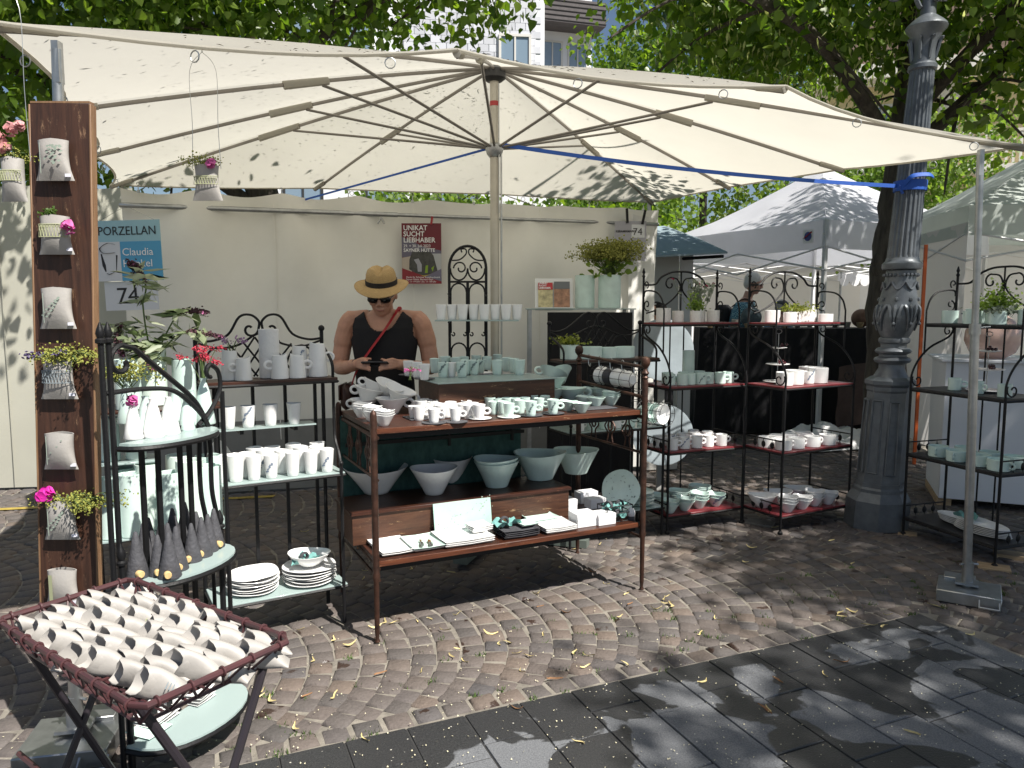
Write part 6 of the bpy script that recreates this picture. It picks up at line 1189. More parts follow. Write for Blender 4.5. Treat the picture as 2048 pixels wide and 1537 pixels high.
# --- wire baskets hanging on the bed rail, hooks
for k in range(5):
    p = LT(TW_-.0, .10+.12*k, 1.262+.004*k); q = MB(); q.tube(crv([(0, -.010, -.01), (0, -.012, .008), (0, 0, .016), (0, .012, .005), (0, .006, -.04), (0, -.012, -.055), (0, -.016, -.035)], 4), .0028, 5); o = q.build('s_hook', STEEL); o.location = p; o.rotation_euler = (0, 0, tz); tag(o, 'small steel hook hanging on the bed end rail', 'hook', 'steel hooks on the bed rail')
def hang_basket(label, c, ln, r_, items, rz):
    t = thing('hanging_basket', label, 'basket', c, rz); q = MB()
    for x in np.linspace(-ln/2, ln/2, 5): q.tube([(x, r_*cos(a), r_*sin(a)) for a in [2*pi*k/14 for k in range(14)]], .002, 4, True)
    for a in [2*pi*k/9 for k in range(9)]: q.tube([(-ln/2, r_*cos(a), r_*sin(a)), (ln/2, r_*cos(a), r_*sin(a))], .0016, 4)
    q.build('wire_cage', IRON, t)
    for k, (x, m_, s) in enumerate(items):
        q = MB(); q.lathe(shell(.03, .055, .05, .003), 18, None, Matrix.Translation((x, 0, 0)) @ Matrix.Rotation(pi/2, 4, 'Y') @ Matrix.Scale(s, 4)); q.build('nested_cup', m_, t)
hang_basket('wire basket of nested white and charcoal cups under the bed end rail', LT(TW_+.045, .34, 1.17), .42, .062, [(-.16, WHITE, .9), (-.11, WHITE, .95), (-.05, WHITE, 1), (.0, CHAR, .95), (.04, CHAR, .95), (.10, WHITE, 1.0), (.13, WHITE, 1)], tz+pi/2)
hang_basket('lower wire basket of celadon cups hooked outside the bed post', LT(TW_+.06, .02, 1.0), .22, .066, [(-.08, CEL, 1), (-.03, CEL, 1.05), (.03, WHITE, 1.05)], tz-pi*.42)

# --- cobalt and grey sprigs on single pieces
def deco(o, r, rt, h, z0, mat=BLUEP, sc=1., n=9, off=0.):
    if 'sprig' not in o['label']:
        o['label'] = ('sprig-printed '+o['label']).replace('plain ', '')
        if 'group' in o: o['group'] = 'sprig-printed '+o['group']
    return sprig(o, r, z0, mat, -pi/2-o.rotation_euler[2]+off, sc, n, rt, h)
def by(label): return [o for o in C.objects if o.get('label') == label and o.parent is None]
for i, o in enumerate(by('tall white tumbler in the crowd on the wide glass shelf')):
    if i in (0, 3, 6, 9): deco(o, .026, .036, .115, .03, sc=1.1, n=10)
for i, o in enumerate(by('white beaker on the small glass shelf of the lattice rack')):
    if i == 1: deco(o, .026, .036, .115, .03, sc=1.3, n=12)
for i, o in enumerate(by('white mug standing on the second red shelf of the celadon mug rack')):
    if i in (1, 6): deco(o, .039, .041, .083, .025, sc=1.3, n=11)
for o in by('white mug with cobalt sprig between larger white mugs'): deco(o, .039, .041, .083, .03, sc=1.5, n=9, off=.2)
for i, o in enumerate(by('celadon tumbler in the crowd on the glass-topped box')):
    if i in (0, 1, 3, 4): deco(o, .026, .034, .088, .03, M('slate_print', (.16, .22, .22), .5), 1.4, 9)
for i, o in enumerate(by('plain celadon mug in the row on the third red shelf')):
    if i in (0, 3): deco(o, .04, .04, .08, .02, M('slate_print', (.16, .22, .22)), 1.3, 8)
for i, o in enumerate(by('small celadon bowl in a short stack on the lowest red shelf')):
    if i == 7: deco(o, .028, .064, .066, .025, sc=1.5, n=8)
for i, o in enumerate(by('celadon espresso cup on a charcoal saucer at the table edge')): deco(o, .022, .03, .07, .02, M('slate_print', (.16, .22, .22)), 1., 8)
for o in by('white jug with cobalt sprig near the end of the wooden shelf'): deco(o, .050, .036, .165, .08, sc=1.6, n=9, off=.3)
q = MB(); rr = random.Random(4)
for k in range(34):
    a, d = rr.uniform(0, 6.28), rr.uniform(.045, .10); s = rr.uniform(.003, .007); x, y = d*cos(a), d*sin(a)
    for m in range(3): b = m*pi/3+a; q.add([(x+s*cos(b), y+s*sin(b), .0135), (x+s*.3*cos(b+1.57), y+s*.3*sin(b+1.57), .0135), (x-s*cos(b), y-s*sin(b), .0135), (x-s*.3*cos(b+1.57), y-s*.3*sin(b+1.57), .0135)], [(0, 1, 2, 3)])
q.build('star_print', M('slate_print', (.16, .22, .22)), rp, smooth=False)['kind'] = 'stuff'
# ================================================================ pouches on the tall plank
def pouch_mesh(w0=.050, w1=.062, L_=.125, th=.034, open_=.020, n=16, m=9, obl=0.):
    q = MB(); vs = []; fs = []
    def ring(t, s):                                   # t 0 mouth .. 1 closed seam; s scale of section
        wd = (w0+(w1-w0)*t**1.6-.008*sin(pi*t))*s; d = (open_*(1-t)**.6*.6+th*sin(pi*min(.12+t*.88, 1))**.8)*s*.5 if t < .999 else .0025
        o = []
        for k in range(n):
            a = 2*pi*k/n; c_, s_ = cos(a), sin(a); o.append((wd*(abs(c_)**.8)*(1 if c_ > 0 else -1), d*(abs(s_)**.9)*(1 if s_ > 0 else -1), L_*(1-t)+(.006*(1-abs(c_)) if t == 0 else 0)-obl*(.8*max(0, s_)+1.25*max(0, c_))*(1-t)**3))
        return o
    for i in range(m): vs += ring(i/(m-1), 1)
    for i in range(m-1):
        for k in range(n): fs.append((i*n+k, (i+1)*n+k, (i+1)*n+(k+1) % n, i*n+(k+1) % n))
    fs.append(tuple((m-1)*n+k for k in range(n)))
    o = len(vs); vs += ring(0, .93); vs += [(x, y, z-.02) for x, y, z in ring(.35, .8)]; vs.append((0, 0, L_*.2))
    for k in range(n): k2 = (k+1) % n; fs += [(k, k2, o+k2, o+k), (o+k, o+k2, o+n+k2, o+n+k), (o+n+k, o+n+k2, o+2*n)]
    q.add(vs, fs); return q.mesh('wall_pouch', BISQ, True, 60)
PM = [pouch_mesh(), pouch_mesh(.048, .058, .12, .04, .03), pouch_mesh(.05, .060, .13, .036, .026)]
PN = [pouch_mesh(.023, .030, .135, .028, .080, obl=.028), pouch_mesh(.021, .032, .14, .030, .088, obl=.032), pouch_mesh(.024, .029, .13, .026, .082, obl=.024)]
PTAG = M('price_tag', (.72, .72, .8), .5)
pk0 = Vector((-1.543, 2.50, 0)); plank = thing('wooden_plank', 'tall worn reddish brown plank standing upright with porcelain wall pouches', 'plank', pk0); PT, PB_ = 2.235, .40
SHP = Matrix(((1, 0, .041, 0), (0, 1, 0, 0), (0, 0, 1, 0), (0, 0, 0, 1)))
q = MB(); q.box((0, 0, (PT+PB_)/2), (.196, .032, PT-PB_), T=SHP, bev=.004); q.build('board', PLANKW, plank)
for s in (-1, 1): q = MB(); q.box((s*.0975, -.0005, (PT+PB_)/2), (.006, .034, PT-PB_-.01), T=SHP, bev=.001); q.build('worn_edge', PLANKE, plank)
q = MB(); q.box((0, 0, PT+.002), (.19, .030, .006), T=SHP); q.build('end_grain', PLANKE, plank)
def ys(x, w_=.052, d=.0245): return -(d+.0006)*max(0., 1-min(1, abs(x)/w_)**2.5)**.45-.0006
def lace(parent, y, z0, z1, w_, mat):
    q = MB(); n = 9; wb = w_*1.13; up = lambda x, z: Vector((x, ys(x, wb), z))
    for z in (z0, z1): q.tube([up(-w_+2*w_*k/12, z) for k in range(13)], .0012, 4)
    for k in range(n):
        x0 = -w_+2*w_*k/n; x1 = -w_+2*w_*(k+1)/n; zm = (z0+z1)/2; xm = (x0+x1)/2
        q.tube([up(x0, z0), up(xm, z1), up(x1, z0)], .0011, 4); q.tube([up(x0, z1), up(xm, zm), up(x1, z1)], .0009, 4)
    o = q.build('lace_relief', mat, parent); o['kind'] = 'stuff'
LACEG = M('lace_green', (.40, .42, .25), .6); LACEB = M('lace_blue_grey', (.25, .30, .33), .6)
PDESC = ['porcelain wall pouch with peony drawing at the top of the plank', 'lace banded wall pouch with pink sweet pea on the plank', 'wall pouch with pale leaf trail and no flowers on the plank', 'blue lace wall pouch with lavender and fennel on the plank', 'plain wall pouch with tiny dragonfly mark on the plank', 'wall pouch with magenta sweet pea and fennel on the plank', 'wall pouch with green vertical band near the foot of the plank']
for i, y in enumerate((363, 510, 658, 798, 938, 1078, 1210)):
    zc = PY(120, y, 2.47).z; xw = (120+ (i*1.6)-1024)/FPX*2.52
    c = Vector((pk0.x+.041*zc-.004, pk0.y-.038, zc)); t = thing('wall_pouch', PDESC[i], 'pouch', c); o = ob('pouch_body', PM[i % 3], t); 
    q = MB(); q.box((.045, -.0075, .016), (.018, .002, .010), .1); q.build('price_tag', PTAG, t, smooth=False)
    if i in (1, 3): lace(t, -.021, .055, .095, .046, LACEG if i == 1 else LACEB)
    elif i == 6:
        q = MB(); q.add([(-.034, ys(-.034)-.001, .015), (-.020, ys(-.020)-.001, .015), (-.020, ys(-.020)-.001, .115), (-.034, ys(-.034)-.001, .115)], [(0, 1, 2, 3)]); q.build('band_relief', LACEG, t)
    else:
        q = MB(); q.tube([(-.032, ys(-.032), z_) for z_ in (.115, .08, .045, .02)], .0009, 3); q.build('scored_line', GREENP, t)
        q = MB(); nn = (26, 0, 14, 0, 4, 14)[i]
        for k in range(nn):
            u = k/max(nn-1, 1); x = (.012+.03*sin(k*2.4)*(1-u)) if i == 0 else (.02-.05*u+.01*sin(k*3)); z = .04+.06*(1-u) if i != 0 else .05+.055*abs(sin(k*1.7)); s = .006 if i != 4 else .004
            q.add([(x-s, ys(x-s)-.001, z), (x, ys(x)-.001, z-s*.5), (x+s, ys(x+s)-.001, z+s*.4), (x, ys(x)-.001, z+s*.8)], [(0, 1, 2, 3)])
        if nn: q.build('flower_drawing', GREENP, t, smooth=False)
    rr = random.Random(50+i); top = c+Vector((0, 0, .115))
    if i in (1, 3, 5):
        f = thing('flower_sprig', {1: 'pink sweet pea with a green bud in the lace banded pouch', 3: 'lavender spikes and yellow fennel in the blue lace pouch', 5: 'magenta sweet pea and fennel in the pouch low on the plank'}[i], 'flowers', top)
        if i == 1: petal_flower(f, (.055, -.03, -.03), .032, PINK, rr, 12); umbels(f, (-.02, 0, 0), 3, .022, .012, rr, .006, mat=LEAFL, rad=.008, cnt=16)
        if i == 3:
            umbels(f, (.03, 0, 0), 26, .06, .05, rr, .0042, (.03, -.03, -.02)); 
            for dx in (-.075, -.035, .02): q = MB(); blossoms(q, (dx, -.02, .03+.01*(dx > 0)), .011, 34, .006, rr); q.build('lavender', LAV, f, smooth=False)['kind'] = 'stuff'
        if i == 5: umbels(f, (.03, 0, 0), 28, .055, .055, rr, .0042, (.05, -.03, -.03)); petal_flower(f, (-.035, -.02, .045), .04, M('magenta_petal', (.70, .03, .40), .6, transl=.3), rr, 16); umbels(f, (-.03, 0, 0), 6, .02, .03, rr, .004)
# pouches hanging from the canopy
for (px, py, Y, lab, fl_, lab2) in ((416, 402, 2.95, 'lace banded pouch hanging on a thin wire from the parasol hem', 0, 'fennel and pink blossoms in the hanging lace pouch'), (30, 404, 2.32, 'green lace pouch hanging beside the plank', 1, 'pale pink rosebuds in the hanging green lace pouch')):
    c = PY(px, py, Y); t = thing('hanging_pouch', lab, 'pouch', c); ob('pouch_body', PM[0 if fl_ == 0 else 1], t).scale = (.95 if fl_ == 0 else .7, 1, 1.05); lace(t, -.021, .06, .09, .046 if fl_ == 0 else .034, LACEG); q = MB(); hh = 2.56-c.z
    q.tube(crv([(-.055, 0, .12), (-.048, 0, hh*.5), (-.05, 0, hh*.85), (0, 0, hh*.97)], 5), .0011, 4); q.tube(crv([(.055, 0, .12), (.05, 0, hh*.5), (.05, 0, hh*.85), (0, 0, hh*.97)], 5), .0011, 4); q.tube([(0, 0, hh*.97), (0, 0, hh+.03)], .003, 5); q.build('wire', STEEL, t)
    f = thing('flower_sprig', lab2, 'flowers', c+Vector((0, 0, .12))); rr = random.Random(9+fl_)
    if fl_ == 0: umbels(f, (-.02, 0, 0), 12, .035, .03, rr, .004); petal_flower(f, (.025, -.02, .012), .030, PINK, rr, 12)
    else:
        umbels(f, (0, 0, 0), 8, .03, .03, rr, .004)
        for k in range(6): petal_flower(f, (rr.uniform(-.05, .04), rr.uniform(-.03, .02), rr.uniform(.03, .10)), .028, ROSE, rr, 10)
# ================================================================ net table full of pouches
NZ = .75; nA, nB_, nC, nD = P(-8, 1242, NZ), P(262, 1158, NZ+.01), P(583, 1280, NZ), P(278, 1420, NZ); ncen = (nA+nB_+nC+nD)/4; ncen.z = 0
nt_ = thing('net_table', 'folding table with red brown tube rim and laced net tray', 'table', ncen); K = [p-ncen for p in (nA, nB_, nC, nD)]
q = MB(); rim = []
for i in range(4):
    a, b = K[i], K[(i+1) % 4]; rim += [a.lerp(b, t) for t in (.04, .3, .6, .96)]
q.tube(rim, .0085, 8, True); q.build('rim', REDIRON, nt_)
low = [Vector((p.x*.86, p.y*.86, p.z-.062)) for p in K]; q = MB(); q.tube([low[i].lerp(low[(i+1) % 4], t) for i in range(4) for t in (.05, .5, .95)], .005, 6, True); q.build('lower_cord', REDIRON, nt_)
kn = MB(); kn.tube([(.0108*cos(a), 0, .0108*sin(a)) for a in [2*pi*k/10 for k in range(10)]], .0034, 5, True); knm = kn.mesh('knot', REDIRON)
for i in range(4):
    a, b, la, lb = K[i], K[(i+1) % 4], low[i], low[(i+1) % 4]; L_ = (b-a).length; n = max(5, round(L_/.075)); ang = math.atan2((b-a).y, (b-a).x)
    for k in range(n):
        t0, t1 = (k+.5)/n, min(1, (k+1.)/n); o = ob('knot', knm, nt_, a.lerp(b, t0), ang+pi/2)
        q = MB(); q.tube([a.lerp(b, t0), la.lerp(lb, max(0, t0-.5/n))], .0035, 5); q.tube([a.lerp(b, t0), la.lerp(lb, t1)], .0035, 5); q.build('lacing', REDIRON, nt_)
for i, j, n in ((0, 1, 6), (1, 2, 12)):
    a, b, c2, d2 = low[i], low[j], low[(i+3) % 4], low[(j+1) % 4]
    for k in range(1, n): t = k/n; q = MB(); p0, p1 = a.lerp(b, t), c2.lerp(d2, t); q.tube([p0, p0.lerp(p1, .5)-Vector((0, 0, .012)), p1], .0035, 5); q.build('net_cord', REDIRON, nt_)
le = (K[1]+K[2])/2; sh_ = (K[0]+K[3])/2
for s, (e0, e1) in ((-1, (K[0], K[1])), (1, (K[3], K[2]))):
    for u, v in ((e0, e1), (e1, e0)):
        q = MB(); tp = u*.86; bt_ = v*.95; q.tube([Vector((tp.x, tp.y, NZ-.02)), Vector((bt_.x, bt_.y, .0))], .011, 8); q.build('leg', M('dark_leg_tube', (.025, .02, .025), .4), nt_)
q = MB(); q.tube([(K[0]*.9).xy.to_3d()+Vector((0, 0, .38)), (K[3]*.9).xy.to_3d()+Vector((0, 0, .38))], .008, 6); q.build('stretcher', REDIRON, nt_)
lx = (nC-nB_); LX = lx.length; lx.normalize(); ly = (nA-nB_); LY = ly.length; ly.normalize(); rr = random.Random(77); lrz = math.atan2(lx.y, lx.x)
for r_ in range(7):
    for c_ in range(7):
        u = .030+c_*.098+(.050 if r_ % 2 else 0)+rr.uniform(-.012, .012); v = .020+r_*.046+rr.uniform(-.006, .006)
        if u > LX-.05: continue
        p = nB_+lx*u+ly*v; p += Vector((.075, .02, 0)); p.z = NZ-.056+rr.uniform(-.006, .010)
        o = ob('porcelain_pouch', PN[rr.randrange(3)], None, p); yaw = rr.gauss(.72, .14)
        # lie along the tray with the open mouth towards its shorter left side
        o.rotation_mode = 'QUATERNION'; ax = (-lx).normalized(); o.rotation_quaternion = (Matrix.Rotation(lrz+pi+yaw, 4, 'Z') @ Matrix.Rotation(radians(90-rr.uniform(12, 21)), 4, 'Y') @ Matrix.Rotation(pi/2+rr.gauss(0, .22), 4, 'Z')).to_quaternion()
        o.scale = (rr.uniform(.92, 1.1), rr.uniform(1.0, 1.2), rr.uniform(.95, 1.12)); tag(o, 'plain cream porcelain pouch lying open-mouthed in the net tray', 'pouch', 'cream pouches lying in the net tray')
        if rr.random() < .5:
            o['label'] = 'cream porcelain pouch with raised lace band lying in the net tray'; o['group'] = 'lace banded pouches lying in the net tray'; b = MB(); z0 = rr.uniform(.02, .05)
            for k in range(3): b.tube([(-.030, .005, z0+k*.008), (-.012, .0165, z0+k*.008), (.012, .0165, z0+k*.008), (.030, .005, z0+k*.008)], .0013, 4)
            b.build('lace_band', LACEG if rr.random() < .6 else LACEB, o)['kind'] = 'stuff'
# ================================================================ signs and posters
WP = M('white_print', (.8, .8, .8)); sg = thing('stall_sign', 'pale blue porcelain sign with cup drawing hanging on the post', 'sign', PY(263, 562, 5.4)); s_ = 5.4/FPX
s0 = sg; W_, H_ = 128*s_, 118*s_; q = MB(); q.box((0, 0, H_/2), (W_, .006, H_)); q.build('board', M('sign_pale_blue', (.30, .50, .56), .5), sg, smooth=False)
q = MB(); q.box((W_*.185, -.0045, H_*.325), (W_*.63, .003, H_*.65)); q.build('blue_field', M('sign_blue', (.08, .32, .52), .5), sg, smooth=False)
q = MB(); q.box((-W_*.315, -.0045, H_*.325), (W_*.366, .003, H_*.65)); q.build('white_field', M('sign_white', (.60, .62, .64), .5), sg, smooth=False)
lettering(sg, 'PORZELLAN', -W_*.46, H_*.76, .086, BLACKP, y=-.006, sx=.88); lettering(sg, 'Claudia', -W_*.105, H_*.42, .074, WP, y=-.008); lettering(sg, 'Henkel', -W_*.105, H_*.23, .074, WP, y=-.008)
cx, cz = -W_*.32, H_*.5; q = MB(); q.tube(crv([(cx+.055, -.007, cz+.045), (cx, -.007, cz+.055), (cx-.055, -.007, cz+.02), (cx-.03, -.007, cz-.015), (cx+.05, -.007, cz-.012)], 6), [.003]*6+[.007]*6+[.012]*6+[.008]*6+[.002], 6, flat=(1, .15)); q.build('cup_drawing', BLACKP, sg)
q = MB(); q.tube([(cx-.05, -.007, cz-.02), (cx-.035, -.007, cz-.10), (cx-.025, -.007, cz-.145)], [.004, .012, .004], 6, flat=(1, .15)); q.build('cup_drawing', BLACKP, sg); q = MB(); q.tube([(cx+.06, -.007, cz-.03), (cx+.05, -.007, cz-.14)], [.006, .002], 6, flat=(1, .15)); q.build('cup_drawing', BLACKP, sg); q = MB(); q.tube([(cx-.02, -.007, cz-.155), (cx, -.007, cz-.165), (cx+.035, -.007, cz-.15)], [.004, .014, .003], 6, flat=(1, .15)); q.build('cup_drawing', BLACKP, sg)
q = MB(); q.tube([(-W_*.46, 0, H_-.01), (0, 0, H_+.10), (W_*.46, 0, H_-.01)], .0015, 4); q.build('cord', STEEL, sg)
sg.rotation_euler = (0, radians(-1.5), 0)
s7 = thing('number_sign', 'white sheet numbered 74 under the blue porcelain sign', 'sign', PY(266, 620, 5.42)); q = MB(); q.box((0, 0, .10), (106*s_, .004, .205)); q.build('sheet', M('sign_white', (.6, .6, .6)), s7, smooth=False); lettering(s7, '74', -.11, .045, .165, BLACKP, y=-.004); s7.rotation_euler = (0, radians(-1.5), 0)
# market poster on the rail
DK = M('poster_dark_red', (.13, .008, .018), .5); po = thing('market_poster', 'dark red market poster clipped to the rail behind the seller', 'poster', PY(844, 568, 6.62)); ps = 6.62/FPX; PW, PH = 78*ps, 118*ps
q = MB(); q.box((0, 0, PH/2), (PW, .003, PH)); q.build('sheet', DK, po, smooth=False)
def ppoly(pts, mat, y=-.003, nm='colour_field'): q = MB(); n = len(pts); q.add([(x*PW-PW/2, y, z*PH) for x, z in pts], [tuple(range(n))]); q.build(nm, mat, po, smooth=False)
ppoly([(0, .78), (0, .44), (.25, .44), (1, .44), (1, .55), (.6, .60)], M('poster_violet_grey', (.12, .11, .16), .5), -.0025); ppoly([(0, .43), (.25, .46), (.25, .2), (0, .26)], M('poster_beige', (.42, .36, .30), .5), -.003); ppoly([(.72, .5), (1, .5), (1, .2), (.9, .2)], M('poster_grey', (.40, .41, .42), .5), -.003)
ppoly([(.26, .53), (.72, .53), (.80, .47), (.90, .22), (.6, .13), (.5, .12), (.18, .24), (.19, .40)], M('poster_photo', (.02, .018, .016), .3, col2=(.07, .07, .06), vs=25), -.0035); ppoly([(.30, .40), (.42, .42), (.5, .32), (.5, .2), (.40, .2), (.38, .32)], M('poster_pale', (.32, .32, .36), .5), -.004); ppoly([(.6, .30), (.66, .31), (.65, .18), (.58, .18)], M('poster_green', (.20, .32, .02), .5), -.004); ppoly([(.74, .26), (.82, .3), (.78, .2)], M('poster_green', (.2, .3, .02)), -.004)
ppoly([(0, .26), (.55, .13), (1, .035), (1, 0), (0, 0)], M('poster_red', (.22, .012, .02), .5), -.0042); ppoly([(.58, .12), (1, .25), (1, .04)], M('poster_violet', (.14, .13, .19), .5), -.0043); ppoly([(.46, .15), (.56, .12), (.72, .155), (.55, .135)], M('poster_yellow', (.5, .38, .05), .5), -.0045)
lx0 = -PW*.455
for txt, z, sz in (('UNIKAT', .885, .060), ('SUCHT', .785, .060), ('LIEBHABER', .685, .060), ('29. + 30. Juli 2023', .605, .034), ('SAYNER HÜTTE', .53, .041)): lettering(po, txt, lx0, z*PH, sz, WP, y=-.006, bold=.0007 if sz > .035 else 0, sx=.95)
for txt, z in (('Markt für Schönes Kunsthandwerk', .095), ('Sayner Hütte, Bendorf-Sayn', .06), ('Sa. 11–19 Uhr | So. 11–18 Uhr', .022)): lettering(po, txt, lx0+.02, z*PH, .021, WP, y=-.006)
q = MB(); q.box((.01, -.008, PH+.03), (.018, .02, .07), T=Matrix.Rotation(.15, 4, 'Y')); tag(q.build('peg_clip', M('red_clip', (.30, .01, .015), .4)), 'red spring clip holding the market poster', 'clip').location = po.location
s8 = thing('stall_number_sheet', 'grey stall sheet numbered 74 behind the lady mantle bouquet', 'sign', PY(1260, 520, 7.0)); ks = 7.0/FPX; q = MB(); q.box((0, 0, .17), (62*ks, .004, .36)); q.build('sheet', M('sheet_grey', (.34, .34, .38), .6), s8, smooth=False); q = MB(); q.box((.07, -.003, .26), (.12, .003, .12)); q.build('white_field', M('sign_white', (.6, .6, .6)), s8, smooth=False)
lettering(s8, '74', .02, .225, .09, BLACKP, y=-.006); lettering(s8, 'KERAMIKMARKT', -.135, .25, .026, BLACKP, y=-.006, bold=.0006); lettering(s8, 'Claudia Henkel', -.135, .15, .028, BLACKP, y=-.006, bold=.0006)
for dx in (-.01, .04): q = MB(); q.box((dx, -.01, .40), (.022, .02, .13), T=Matrix.Rotation(.2*(1 if dx > 0 else -.3), 4, 'Y')); o = q.build('peg_clip', IRON); o.location = s8.location; tag(o, 'black spring clip holding the grey stall sheet', 'clip', 'black clips on the stall sheet')
# ================================================================ the stall behind: tables, crates, plinth
def cloth_table(label, a, b, z, d, mat, seed):
    a, b = Vector(a), Vector(b); t = thing('draped_table', label, 'table', a); w_ = (b-a).length; t.rotation_euler = (0, 0, math.atan2((b-a).y, (b-a).x)); q = MB(); vs = []; fs = []; n = 50
    per = [(0, 0), (w_, 0), (w_, d), (0, d)]; ring = []
    for i in range(4):
        p0, p1 = Vector(per[i]), Vector(per[(i+1) % 4]); k = int((p1-p0).length/.06)+1
        ring += [p0.lerp(p1, j/k) for j in range(k)]
    m = len(ring)
    for j in range(7):
        zz = z*(1-j/6)+.015*(j == 6)
        for k, p in enumerate(ring): c = Vector((w_/2, d/2)); o = (p-c).normalized()*(.03*(j/6)*(1+sin(k*1.9+seed)+.6*noise.noise((k*.3, j*.4, seed)))); vs.append((p.x+o.x, p.y+o.y, zz))
    for j in range(6):
        for k in range(m): fs.append((j*m+k, (j+1)*m+k, (j+1)*m+(k+1) % m, j*m+(k+1) % m))
    fs.append(tuple(range(m))); q.add(vs, fs); q.build('drape', mat, t, ang=50); return t
TY = 9.3
cloth_table('long table under black cloth behind the racks', PY(1400, 656, TY+.1).xy.to_3d(), PY(1775, 656, TY-.2).xy.to_3d(), PY(1500, 657, TY).z, .7, CLOTHB, 1)
bz = PY(1500, 657, TY).z
for px, r_, c, lab in ((1502, .105, (.07, .10, .115), 'dark blue green ceramic sphere on the black table'), (1722, .095, (.16, .09, .06), 'brown ceramic sphere on the black table')):
    p = PY(px, 640, TY+.3); q = MB(); q.ball((p.x, TY+.3, bz+r_*1.25), r_*1.25, 24); tag(q.build('ceramic_sphere', M(lab[:18], c, .7, var=.25, vs=20, bump=.3, bs=60)), lab, 'sphere')
for k in range(14):
    p = PY(1420+k*25, 650, TY+.1+.2*(k % 3)); q = MB(); rr = random.Random(k); q.lathe(shell(.03, .045, rr.uniform(.04, .10), .004), 14); o = q.build('small_pot', M('earth_glaze_%d' % (k % 3), ((.30, .22, .12), (.12, .10, .09), (.45, .42, .36))[k % 3], .5, var=.3, vs=30)); o.location = (p.x, p.y, bz+.001); tag(o, 'small earthenware pot on the black draped table', 'pot', 'small pots on the black draped table')
# patio chair-like brown throw and crate with colourful things
q = MB(); vs = []; fs = []
for i in range(13):
    for j in range(9): vs.append((i*.05, .10*noise.noise((i*.3, j*.3, 3)), j*.09-.05*abs(i-6)/6))
for i in range(12):
    for j in range(8): k = i*9+j; fs.append((k, k+9, k+10, k+1))
q.add(vs, fs); o = q.build('brown_throw', M('brown_throw_cloth', (.075, .052, .046), .9, var=.2, vs=6, bump=.5, bs=20)); p = PY(1700, 815, 8.75); o.location = (p.x-.15, 8.75, .22); tag(o, 'dull brown throw hanging behind the lamp post', 'throw')
cr = thing('plastic_crate', 'black plastic crate of colourful oddments behind the racks', 'crate', P(1690, 868)); q = MB(); w_, d_, h_ = .52, .34, .26
for x, y, sx, sy in ((0, -d_/2, w_, .012), (0, d_/2, w_, .012), (-w_/2, 0, .012, d_), (w_/2, 0, .012, d_)): q.box((x, y, h_/2), (sx, sy, h_))
q.box((0, 0, .01), (w_-.012, d_-.012, .012)); q.build('crate_body', M('black_plastic', (.012, .012, .014), .5), cr, smooth=False)
cr.rotation_euler = (0, 0, .2)
for k in range(11):
    rr = random.Random(k+3); q = MB(); q.ball((0, 0, 0), .055, 10, (1, 1, .7)); o = q.build('toy_fruit', M('oddment_%d' % (k % 4), ((.55, .16, .02), (.5, .03, .05), (.6, .55, .5), (.45, .02, .02))[k % 4], .4)); c = P(1690, 868); o.location = (c.x+rr.uniform(-.19, .19), c.y+rr.uniform(-.1, .1), .24+rr.uniform(0, .05)); tag(o, 'rounded bright orange, red or white oddment heaped in the black crate', 'oddment', 'oddments in the black crate')
# crumpled white sheet on the ground
q = MB(); vs = []; fs = []; n = 36
for i in range(n+1):
    for j in range(n+1):
        u, v = i/n-.5, j/n-.5; e = max(0, 1-(abs(u)*2)**4)*max(0, 1-(abs(v)*2)**4); vs.append((u*1.15, v*.8, .012+e*(.09+.07*noise.noise((u*3, v*3, 1))+.05*abs(noise.noise((u*7, v*7+3, 2)))+.03*sin(v*26+5*noise.noise((u*4, v*4, 0))))))
for i in range(n):
    for j in range(n): k = i*(n+1)+j; fs.append((k, k+n+1, k+n+2, k+1))
q.add(vs, fs); o = q.build('white_sheet', M('white_sheet', (.78, .78, .78), .8, transl=.1)); o.location = P(1672, 893)+Vector((.0, .1, 0)); o.scale = (1, 1, 1.6); o.rotation_euler = (0, 0, .3); tag(o, 'crumpled white sheet heaped on the cobbles behind the racks', 'sheet')
# large grey discs behind the celadon rack
for k, (py, lab) in enumerate(((700, 'large blue grey disc standing behind the celadon mug rack'), (870, 'large blue grey disc low behind the celadon mug rack'))):
    p = PY(1325, py, 6.3); q = MB(); q.lathe([(1e-7, 0), (.20, 0), (.255, .008), (.26, .014), (.25, .016), (.2, .008), (1e-7, .008)], 40, None, Matrix.Rotation(radians(84), 4, 'X')); o = q.build('ceramic_disc', M('blue_grey_glaze', (.32, .37, .40), .25, var=.12, vs=5)); o.location = p; tag(o, lab, 'disc')
q = MB(); p = PY(1325, 780, 6.36); q.box((p.x, 6.42, .75), (.05, .05, 1.5)); q.box((p.x, 6.36, .47), (.3, .10, .02)); q.box((p.x, 6.36, 1.0), (.3, .10, .02)); tag(q.build('disc_stand', M('grey_partition', (.4, .4, .4))), 'plain post holding the two large discs', 'stand')
